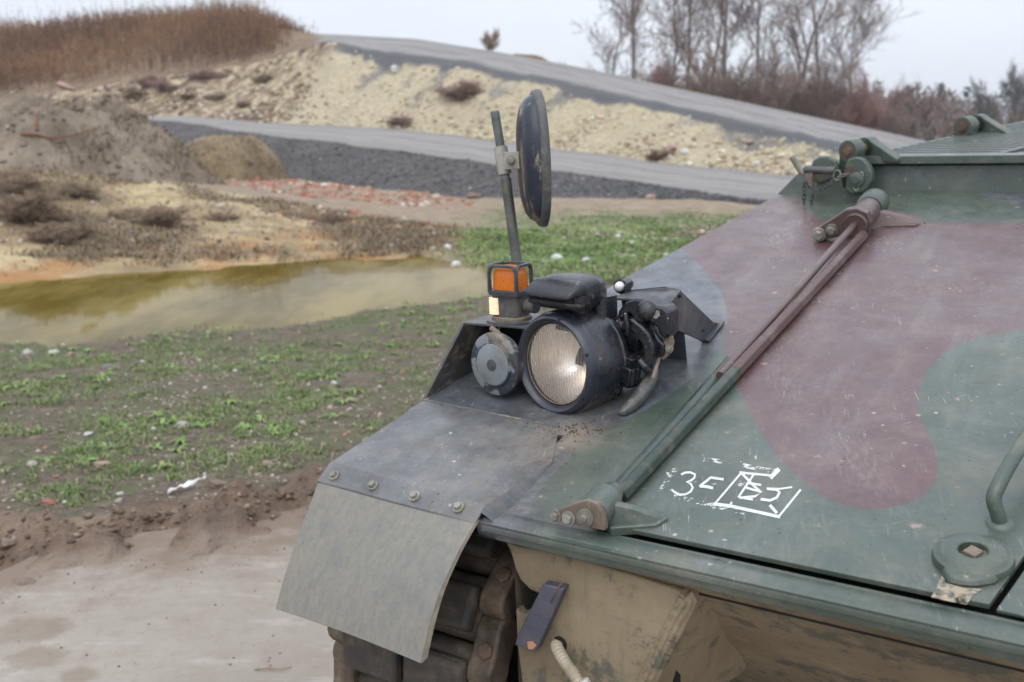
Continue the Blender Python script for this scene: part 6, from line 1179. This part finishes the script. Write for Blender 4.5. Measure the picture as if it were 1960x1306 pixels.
m = MB(); cax = nrm(-A * .9 - Rr * .35); m.rings(superloft((PC(1212, 625, CW + .02), S, N, cax), [(-.03, .03, .03, .9, 0, 0), (-.02, .048, .05, .8, 0, 0), (.01, .05, .056, .8, 0, 0), (.04, .046, .05, .8, 0, 0), (.055, .03, .034, .9, 0, 0), (.058, .003, .003, 1, 0, 0)], 30)); m.build('casting', M_black, CL, 50)
def slab(px, w0, th, name, parent, mat=M_black, bev=.006):
    m = MB(); m.prism([PC(x, y, w0) for x, y in px], Rr * th); return m.build(name, mat, parent, 40, bev, 3)
slab([(1180, 608), (1184, 594), (1196, 580), (1216, 572), (1238, 575), (1252, 586), (1270, 588), (1280, 600), (1281, 640), (1272, 652), (1262, 640), (1256, 626), (1240, 616), (1226, 622), (1212, 612), (1206, 600), (1196, 602), (1190, 614)], CW - .042, .06, 'clamp_jaw', CL)
slab([(1198, 612), (1210, 610), (1228, 624), (1242, 640), (1250, 662), (1250, 690), (1244, 714), (1232, 714), (1226, 700), (1232, 684), (1228, 660), (1214, 640), (1200, 632)], CW - .060, .05, 'clamp_jaw', CL)
slab([(1240, 626), (1252, 634), (1262, 650), (1272, 660), (1272, 680), (1258, 690), (1250, 684), (1252, 660)], CW - .035, .05, 'boss', CL)
m = MB(); m.lathe(PC(1238, 594, CW - .045), nrm(-Rr - A * .2 + N * .3), [(0, .024), (.008, .022), (.014, .015), (.016, .004)], 24); m.build('dome', M_black, CL, 50)
m = MB(); m.tube([PC(1197, 600, CW - .06), PC(1200, 622, CW - .068), PC(1202, 640, CW - .06)], [.006, .007, .006], 10); m.build('rib', M_black, CL, 60)
m = MB(); m.tube([PC(1224, 690, CW - .06), PC(1234, 702, CW - .062), PC(1242, 712, CW - .055)], [.009, .010, .009], 12); m.build('drain_spout', M_black, CL, 40, .001)
m = MB(); m.lathe(PC(1186, 622, CW - .02), nrm(HA + N * .2), [(-.03, .022), (.0, .022), (.01, .017), (.014, .008)], 20); m.build('cable_gland', M_black, CL, 45)
m = MB(); m.lathe(PC(1178, 668, CW - .0), nrm(-HA), [(-.03, k_ * .42), (.02, k_ * .5), (.04, k_ * .5), (.06, k_ * .3)], 32); m.build('lamp_drum', M_black, CL, 45)
bolt(PC(1256, 602, CW - .034), nrm(-Rr - A * .3 + N * .2), CL, BM_bolt, .3, scale=1.35); bolt(PC(1172, 588, CW), nrm(-Rr + N * .3), CL, BM_bolt, .3, scale=1.0)
er = [PC(x, y, CW - .03) for x, y in [(1262, 668), (1276, 646), (1288, 643), (1291, 655), (1286, 676), (1270, 690), (1262, 684)]]
m = MB(); m.prism(er, nrm(Rr * .6 + A * .2) * .005); EL = m.build('ear_plate', M_flange, CL, 30, 0.001); bolt(PC(1281, 668, CW - .031), -Rr, CL, BM_bolt, 1., scale=.8)
st_ = smooth_path([PC(1263, 684, CW - .03), PC(1256, 705, CW - .06), PC(1250, 724, CW - .08)], 12); m = MB(); m.rings([[p - A * .004, p + A * .004, p + A * .004 + N * .002, p - A * .004 + N * .002] for p in st_]); m.build('strap', M_flange, CL, 50)
# padded ring that hangs below the housing
rg = [gl(x, y, h) for x, y, h in ((1186, 793, .003), (1200, 784, .010), (1222, 762, .020), (1240, 735, .036), (1249, 712, .054), (1246, 700, .062))]
m = MB(); P = smooth_path(rg, 40); m.tube(P, [.004 + .013 * math.sin(.25 + k / 39 * 2.6) for k in range(40)], 14); m.build('support_ring', weathered('muddy_support', (0.045, 0.05, 0.045), dust=0.85, chips=.2, sc=3), VEH, 60)
# convoy lamp: little white dome in a black hood beyond the blackout lamp
cw_ = pw(1186, 549, 0.72); CV = empty('marker_lamp', cw_, VEH)
m = MB(); m.lathe(cw_ + Rr * .0, nrm(-Rr + A * .0), [(-.05, .014), (-.02, .017), (-.004, .019), (-.002, .015)], 24); m.build('hood', M_black, CV, 45)
m = MB(); m.lathe(cw_, -Rr, [(-.004, .013), (.004, .0125), (.010, .009), (.013, .003), (.0132, .0003)], 20); t = NT('white_dome'); t.fin((0.8, 0.8, 0.78), .25); m.build('dome', t.m, CV, 60)
m = MB(); m.tube([cw_ - N * .012 + Rr * .02, cw_ - N * .05 + Rr * .03, G(*gus(cw_)[:2], 0)], .009, 10); m.build('stalk', M_black, CV, 50)
m = MB(); q = cw_ - A * .020; m.prism([q + N * .010 - Rr * .008, q + N * .004 - Rr * .018, q - N * .012 - Rr * .012, q - N * .014 + Rr * .02, q + N * .012 + Rr * .02], -A * .003); m.build('shield', M_black, CV, 40, 0.001)
# dried mud crumbs below the headlamp
vs, fs = [], []
for k in range(150):
    c = gl(rng.normal(1090, 38), rng.normal(818, 9) + rng.uniform(0, 1) ** 3 * 30, 0.001); r = rng.uniform(.0007, .0032); o_ = len(vs)
    for d in ((1, 0, 0), (-1, 0, 0), (0, 1, 0), (0, -1, 0), (0, 0, 1), (0, 0, -.4)): vs.append(c + np.array(d) * r * rng.uniform(.6, 1.3))
    fs += [(o_ + a_, o_ + b_, o_ + c_) for a_, b_, c_ in ((0, 2, 4), (2, 1, 4), (1, 3, 4), (3, 0, 4), (2, 0, 5), (1, 2, 5), (3, 1, 5), (0, 3, 5))]
raw('mud_crumbs', vs, fs, flat('red_brown_crumbs', (0.12, 0.078, 0.055), .9), 3, parent=VEH)['kind'] = 'stuff'
# ------------------------------------------------------------------ stones, rubble, clods, litter
def rock_mesh(seed, sub=2, flatz=0.65, rough=0.35):
    bm = bmesh.new(); bmesh.ops.create_icosphere(bm, subdivisions=sub, radius=1.0); R = np.random.default_rng(seed); ax = R.normal(0, 1, (7, 3)); ax /= np.linalg.norm(ax, axis=1)[:, None]; cut = R.uniform(0.55, 0.95, 7)
    for v in bm.verts:
        p = np.array(v.co)
        for a, c in zip(ax, cut):
            d = p @ a
            if d > c: p = p - a * (d - c)
        p = p * (1 + rough * 0.25 * R.normal()); v.co = (p[0] * 1.15, p[1] * 0.9, p[2] * flatz)
    me = bpy.data.meshes.new('stone'); bm.to_mesh(me); bm.free(); return me
def stone_mat(nm, c): 
    t = NT(nm); p = t.co(); n = t.noise(p, 2.0, 5, 0.7); return t.fin(t.mix(t.step(n, .35, .7), c, tuple(x * 0.62 for x in c)), 0.85, t.bump(n, .5, .05))
SM = {'pale': stone_mat('pale_stone', (.46, .42, .37)), 'white': stone_mat('white_stone', (.66, .65, .62)), 'pink': stone_mat('pinkish_stone', (.44, .30, .25)), 'red': stone_mat('red_brick_piece', (.38, .17, .115)), 'grey': stone_mat('grey_stone', (.22, .22, .235)), 'brown': stone_mat('brown_stone', (.24, .18, .14))}
RM = [rock_mesh(900 + k, 2, .5 + .06 * k) for k in range(6)]
def ground_at(strip_, px, py):                               # the point of a strip that the photograph shows at this pixel
    v = np.linspace(0, 1, 200); P = spot(strip_, np.full(200, float(px)), v); q = P - CAM; y = CY - F * (q @ UPV) / (q @ FW); k = int(np.argmin(np.abs(y - py))); return P[k]
def stone(strip_, px, py, w_, mat, label, group=None, hgt=.6, k=0, name='stone', cat='stone'):
    p = ground_at(strip_, px, py); d = np.linalg.norm(p - CAM); r = w_ * d / F / 2; me = RM[k % 6].copy()
    M = Matrix.Translation(Vector(p + [0, 0, r * hgt * .35])) @ Matrix.Rotation(k * 1.3, 4, 'Z') @ Matrix.Diagonal((r, r * .85, r * hgt * 1.4, 1))
    o = link(name, me, SM[mat], None, M, 40); tag(o, label, cat, group); return o
ME_ = 'ground_meadow'
for a in [(350, 815, 26, 'pale', 'pale stone in the weeds, the one nearest the middle of the meadow'), (170, 833, 18, 'white', 'small white stone left of the pale stone in the middle of the meadow'), (62, 892, 24, 'pale', 'pale rounded stone near the left picture edge above the mud verge'),
          (198, 893, 32, 'pink', 'broad pinkish grey stone in the weeds left of the white wrapper'), (420, 930, 40, 'brown', 'largest brown grey stone right beside the white wrapper'), (512, 890, 26, 'pink', 'pinkish stone near the mud verge close to the fender'),
          (94, 966, 24, 'red', 'red brick piece at the lower edge of the weeds'), (205, 925, 22, 'brown', 'tan stone below the broad pinkish stone'), (228, 960, 18, 'pale', 'small pale stone close to the mud edge left of the wrapper'), (110, 915, 12, 'red', 'tiny red brick crumb in the weeds above the red brick piece'),
          (52, 683, 34, 'pale', 'flat pale stone by the pond shore at the far left'), (104, 676, 18, 'white', 'white chip by the pond shore left of the grey lump'), (136, 680, 16, 'pink', 'pinkish lump by the pond shore beside the white chip'), (206, 704, 20, 'grey', 'dark blue grey stone on the meadow by the pond'),
          (48, 1123, 50, 'brown', 'broad brown clod stone at the edge of the concrete, far left'), (230, 948, 13, 'white', 'small white stone lowest in the weeds left of the wrapper'), (20, 1042, 34, 'brown', 'dark earth lump in the mud verge at the left picture edge'), (640, 735, 14, 'white', 'white pebble in the grass left of the horn bracket'), (500, 690, 16, 'pale', 'pale pebble in the grass near the pond and the horn')]:
    st = ME_ if a[1] < 968 else 'mud_verge'; stone(st, a[0], a[1], a[2], a[3], a[4], None, .6, int(a[0]))
for a in [('pond_bank', 873, 513, 20, 'white', 'bright white rounded stone at the end of the pond', .9), ('ground_shore', 857, 477, 22, 'white', 'pale lump of rubble above the bright white stone by the pond'), ('ground_shore', 1065, 497, 28, 'white', 'largest white stone in the grass left of the vehicle front'), ('ground_shore', 1122, 505, 26, 'white', 'white stone in the grass just right of the largest white one'),
          ('ground_shore', 1040, 512, 20, 'pale', 'pale stone at the water end behind the turn signal'), ('ground_shore', 750, 472, 15, 'white', 'white stone on the tan bank near the pond'), ('ground_shore', 648, 410, 14, 'white', 'white stone in front of the red brick rubble'), ('ground_shore', 780, 416, 18, 'pale', 'pale stone at the right end of the red brick rubble'), ('ground_rubble', 1245, 374, 20, 'pink', 'pinkish boulder at the foot of the dark embankment'),
          ('embankment_dark', 900, 362, 10, 'white', 'white chip low on the dark embankment'), ('ground_rubble', 908, 380, 34, 'brown', 'tan clod at the foot of the dark embankment'), ('embankment_yellow', 755, 136, 24, 'white', 'white slab lying high on the yellow slope'), ('embankment_yellow', 1436, 274, 20, 'pink', 'pinkish boulder at the middle of the yellow slope'),
          ('embankment_yellow', 1287, 285, 22, 'pink', 'pinkish stone with dark weeds at the foot of the yellow slope'), ('embankment_yellow', 1312, 293, 18, 'white', 'white stone at the foot of the yellow slope beside the pinkish one'), ('embankment_yellow', 1200, 277, 18, 'pink', 'leftmost red stone at the foot of the yellow slope'), ('embankment_yellow', 1450, 315, 16, 'white', 'white stone at the foot of the yellow slope near the vehicle')]:
    stone(a[0], a[1], a[2], a[3], a[4], a[5], None, a[6] if len(a) > 6 else .6, int(a[1]))
# pebbles, brick rubble and clods, far too many to count
def heap_of(name, pts, size, cols, mats, squash=.6, seed=1):
    R = np.random.default_rng(seed); base = np.array([(1, 0, 0), (-.9, .2, 0), (0, 1, .1), (.1, -1, 0), (.1, .1, 1), (0, 0, -1), (.6, .6, .55), (-.6, -.5, .6)], float)
    tri = np.array([(0, 2, 6), (2, 4, 6), (4, 0, 6), (2, 1, 4), (1, 7, 4), (1, 3, 7), (3, 4, 7), (3, 0, 4), (2, 0, 5), (1, 2, 5), (3, 1, 5), (0, 3, 5)])
    n = len(pts); s = size * R.uniform(.55, 1.5, n); a = R.uniform(0, 6.28, n); ca, sa = np.cos(a), np.sin(a); v = base[None] * R.uniform(.65, 1.25, (n, 8, 1)) * s[:, None, None]; v[:, :, 2] *= squash
    v = np.stack([v[:, :, 0] * ca[:, None] - v[:, :, 1] * sa[:, None], v[:, :, 0] * sa[:, None] + v[:, :, 1] * ca[:, None], v[:, :, 2]], -1) + pts[:, None]
    f = (tri[None] + np.arange(n)[:, None, None] * 8).reshape(-1, 3); tt = np.repeat(R.uniform(0, 1, n), 8)
    o = raw(name, v.reshape(-1, 3), f, mats, 3, False, attrs={'tint': tt}); o['kind'] = 'stuff'; return o
P, _, _ = scatter('ground_meadow', 17000, lambda P, x, t: np.clip(.25 + .9 * (fbm(P[:, 0] * .7, P[:, 1] * .7, 3, 71) + .2), .08, 1))
M_peb = m_tint('pebbles', [(0, (.10, .075, .055)), (.35, (.19, .145, .11)), (.6, (.30, .25, .20)), (.8, (.44, .38, .33)), (.92, (.60, .57, .52)), (.97, (.36, .17, .12)), (1, (.18, .18, .2))], .9)
heap_of('pebbles', P, np.full(len(P), .010) * rng.choice([.6, .8, 1, 1.2, 1.9], len(P)), None, M_peb, .7, 3)
P, x, t = scatter('mud_verge', 5200, lambda P, x, t: np.clip((t - .18) * 2, 0, 1) * np.clip((1 - t) * 6, .3, 1) * np.clip(.5 + 1.2 * fbm(P[:, 0] * 1.2, P[:, 1] * 1.2, 3, 73), .1, 1))
M_clod = m_tint('mud_clods', [(0, (.07, .042, .028)), (.5, (.14, .092, .063)), (.85, (.22, .155, .11)), (1, (.32, .25, .19))], .9)
heap_of('mud_clods', P, .008 * rng.choice([.5, .7, 1, 1.4, 2.6], len(P)), None, M_clod, .6, 5)
x = rng.uniform(-250, 900, 1500); y_ = rng.uniform(0.3, 1, 1500); K0 = np.array([K[int(np.argmin(np.abs(PXS - q)))] for q in x]); P = np.column_stack([K0[:, 0] * (1 - y_ * .0) , K0[:, 1] - 1.6 * rng.uniform(0, 1, 1500) ** 2.0, np.full(1500, .002)])
P = P[::3]; heap_of('grit', P, .0022 * rng.choice([.5, .8, 1, 2.0], len(P)), None, M_clod, .7, 7)
P, _, _ = scatter('ground_rubble', 5200, lambda P, x, t: np.clip((x - 380) / 120, 0, 1) * np.clip((940 - x) / 90, 0, 1) * np.clip(.35 + 1.3 * fbm(P[:, 0] * .5, P[:, 1] * .5, 3, 75), .08, 1), (370, 940), (0.30, .95))
P2, _, _ = scatter('ground_shore', 700, lambda P, x, t: np.clip((x - 500) / 100, 0, 1) * np.clip((900 - x) / 90, 0, 1) * t ** 3, (490, 900))
P = np.concatenate([P, P2])
M_brk = m_tint('brick_rubble', [(0, (.18, .09, .065)), (.3, (.40, .155, .08)), (.45, (.44, .21, .13)), (.6, (.26, .19, .135)), (.85, (.42, .33, .25)), (.95, (.55, .48, .40)), (1, (.66, .62, .56))], .9)
heap_of('brick_rubble', P, .055 * rng.choice([.6, .8, 1, 1.3, 1.9], len(P)), None, M_brk, .7, 9)
P, _, tq = scatter('embankment_yellow', 9000, lambda P, x, t: np.clip(.35 + .6 * fbm(P[:, 0] * .4, P[:, 1] * .9, 3, 77) + np.clip(.35 - t, 0, 1) * 1.6, .04, 1) * np.clip((1 - t) * 3, .1, 1), (540, 1700))
M_yst = m_tint('slope_stones', [(0, (.24, .19, .12)), (.4, (.46, .385, .24)), (.7, (.60, .53, .37)), (.9, (.70, .66, .56)), (.96, (.50, .28, .2)), (1, (.2, .2, .2))], .9)
heap_of('slope_stones', P, .055 * rng.choice([.5, .7, 1, 1.3, 2.1], len(P)), None, M_yst, .7, 11)
P, _, _ = scatter('embankment_yellow', 2600, lambda P, x, t: np.clip(.4 + fbm(P[:, 0] * .5, P[:, 1] * .5, 3, 79), .05, 1), (180, 600))
heap_of('bank_stones', P, .10 * rng.choice([.5, .7, 1, 1.6], len(P)), None, m_tint('bank_stone_tint', [(0, (.12, .08, .06)), (.5, (.26, .19, .125)), (.8, (.46, .38, .27)), (1, (.6, .54, .46))], .9), .8, 13)
P, _, _ = scatter('ground_shore', 5200, lambda P, x, t: np.clip(.25 + .9 * fbm(P[:, 0] * .4, P[:, 1] * .4, 3, 81), .05, 1), (-200, 1500))
heap_of('shore_stones', P, .035 * rng.choice([.5, .8, 1, 1.6], len(P)), None, M_peb, .7, 15)
P, _, _ = scatter('embankment_dark', 6000, lambda P, x, t: .8 + 0 * t, (240, 1500)); 
heap_of('road_chippings', P, .035 * rng.choice([.6, .9, 1.3], len(P)), None, m_tint('chippings', [(0, (.035, .035, .038)), (.6, (.09, .09, .095)), (.97, (.16, .16, .165)), (1, (.5, .5, .5))], .9), .7, 17)
P, _, _ = scatter('ground_meadow', 9000, lambda P, x, t: np.clip(.35 + .6 * fbm(P[:, 0] * .9, P[:, 1] * .9, 3, 87), .05, 1)); nn = len(P)
v, f, tt = blades(P + [0, 0, .004], rng.uniform(.006, .02, nn), rng.uniform(1.2, 3.2, nn), rng.uniform(.006, .018, nn), rng.uniform(0, 1, nn)); o = raw('leaf_litter', v, f, m_tint('dead_leaves', [(0, (.09, .06, .04)), (.5, (.20, .14, .09)), (.85, (.34, .26, .17)), (1, (.45, .38, .28))], .85), 3, False, attrs={'tint': tt}); o['kind'] = 'stuff'
# green tufts in low clumps on the bank and leaves of the broad weeds in the meadow
P, x, t = scatter('ground_meadow', 420, lambda P, x, t: np.clip((patch(P) + .1) * 3, .03, 1) * np.clip(t * 6, .05, 1)); cl = []
for p in P:
    k = rng.integers(5, 10)
    for j in range(k): cl.append((*p, rng.uniform(.05, .11)))
cl = np.array(cl); v, f, tt = blades(cl[:, :3] - [0, 0, .004], cl[:, 3] * .55, rng.uniform(1.4, 2.4, len(cl)), rng.uniform(.014, .03, len(cl)), np.clip(rng.normal(.55, .14, len(cl)), .2, .85), bend=.7)
o = raw('broad_weeds', v, f, M_grass, 3, False, attrs={'tint': tt}); o['kind'] = 'stuff'
R = np.random.default_rng(19); xs = hc[0] + R.uniform(-7, 4, 9000); ys = hc[1] + R.uniform(-4.6, 1.5, 9000); zs = np.array([heap_top(a, b) for a, b in zip(xs, ys)])
kp = (R.uniform(0, 1, 9000) < np.clip((fbm(xs * .5, ys * .5, 4, 83) + .05) * 2.2, .03, 1)); P = np.column_stack([xs, ys, zs - .03])[kp]; nn = len(P)
v, f, tt = blades(P, R.uniform(.05, .28, nn), R.uniform(.3, 1.4, nn), R.uniform(.010, .025, nn), np.clip(R.normal(.4, .28, nn), 0, 1)); o = raw('mound_grass', v, f, M_dry, 3, False, attrs={'tint': tt}); o['kind'] = 'stuff'
heap_of('mound_clods', np.column_stack([xs, ys, zs])[::6], .03 * R.choice([.5, .8, 1, 2.2], len(xs[::6])), None, m_tint('mound_lumps', [(0, (.10, .075, .055)), (.5, (.20, .155, .115)), (.9, (.30, .245, .185)), (.97, (.50, .45, .38)), (1, (.36, .2, .14))], .9), .7, 21)
xs = hc3[0] + R.uniform(-2.3, 2.3, 3500); ys = hc3[1] + R.uniform(-2.4, 1.2, 3500); zs = np.array([heap3_top(a, b) for a, b in zip(xs, ys)]); P = np.column_stack([xs, ys, zs - .03]); P = P[R.uniform(0, 1, 3500) < np.clip(.45 + 1.2 * fbm(xs * .8, ys * .8, 3, 85) + (hc3[2] + .5 - zs) * .5, .05, 1)]; nn = len(P)
v, f, tt = blades(P, R.uniform(.05, .22, nn), R.uniform(.4, 1.6, nn), R.uniform(.012, .03, nn), np.clip(R.normal(.3, .25, nn) + (P[:, 2] - hc3[2] - .6) * .25, 0, 1)); o = raw('earth_mound_grass', v, f, M_dry, 3, False, attrs={'tint': tt}); o['kind'] = 'stuff'
# white wrapper, twig, branch, stone on the mound
def wrapper():
    p = ground_at(ME_, 358, 938); d = np.linalg.norm(p - CAM); L_ = 58 * d / F / 2; vs = []; n_ = 14; m_ = 5
    for i in range(n_):
        for j in range(m_):
            u = i / (n_ - 1) * 2 - 1; v = j / (m_ - 1) * 2 - 1; wd = .24 * (1 - .55 * abs(u) ** 2.5) * L_
            vs.append(p + np.array([u * L_, v * wd + u * L_ * .55, .012 + .35 * wd * (1 - v * v) + .010 * math.sin(u * 5 + v * 3) + .006 * math.sin(u * 13 + v) + (u + 1) * .022]))
    m = MB(); m.add(vs, [(i * m_ + j, (i + 1) * m_ + j, (i + 1) * m_ + j + 1, i * m_ + j + 1) for i in range(n_ - 1) for j in range(m_ - 1)]); o = m.build('wrapper', flat('white_foil', (.78, .78, .77), .35, nscale=30, amt=.1), None, 50)
    s = o.modifiers.new('thickness', 'SOLIDIFY'); s.thickness = .002; tag(o, 'crumpled white wrapper lying at the edge of the weeds', 'litter')
wrapper()
m = MB(); m.tube(smooth_path([atz(488, 1281, .006), atz(515, 1279, .012), atz(535, 1281, .010), atz(558, 1276, .006)], 14), [.0035 * (1 - .04 * k) for k in range(14)], 6); m.tube([atz(512, 1279, .012), atz(517, 1273, .02), atz(520, 1274, .016)], [.004, .006, .002], 6)
tag(m.build('twig', M_dryt, None, 60), 'thin brown twig lying on the concrete', 'twig')
def mound_hit(px, py):
    best = None
    for d in np.linspace(20, 27.5, 160):
        q = at(px, py, d)
        if q[2] <= heap_top(q[0], q[1]): return q
    return at(px, py, 25.0)
bp2 = [mound_hit(x, y) for x, y in [(40, 262), (72, 263), (104, 269), (146, 262), (186, 249)]]
m = MB(); m.tube(smooth_path([p + [0, -.02, .05] for p in bp2], 24), list(np.linspace(.042, .012, 24)), 7); m.tube(smooth_path([mound_hit(72, 254) + [0, -.02, .05], mound_hit(72, 235) + [0, -.02, .08], mound_hit(75, 215) + [0, -.02, .04]], 8), list(np.linspace(.035, .012, 8)), 6)
tag(m.build('branch', flat('red_brown_bark', (.20, .085, .05), .85, nscale=8), None, 60), 'red brown branch lying across the big grey mound', 'branch')
q = mound_hit(128, 176); o = link('stone', RM[2].copy(), SM['pink'], None, Matrix.Translation(Vector(q + [0, 0, .12])) @ Matrix.Rotation(.4, 4, 'Y') @ Matrix.Diagonal((.24, .2, .17, 1)), 40); tag(o, 'orange pink boulder on top of the big grey mound', 'stone')
# ------------------------------------------------------------------ winter haze over the whole place
HZ = MB(); HZ.hexa([(-700, -90, -3.7), (700, -90, -3.7), (700, 800, -3.7), (-700, 800, -3.7), (-700, -90, 24), (700, -90, 24), (700, 800, 24), (-700, 800, 24)])
t = NT('thin_winter_haze'); t.t.nodes.remove(t.b); pv = t.n('ShaderNodeVolumePrincipled'); pv.inputs['Color'].default_value = (0.94, 0.965, 1.0, 1); pv.inputs['Density'].default_value = 0.0005; pv.inputs['Anisotropy'].default_value = 0.2
t.l(pv.outputs[0], t.out.inputs['Volume']); hz = HZ.build('haze', t.m, None, 0); hz['kind'] = 'stuff'
C_.cycles.volume_bounces = 1; C_.cycles.volume_max_steps = 64
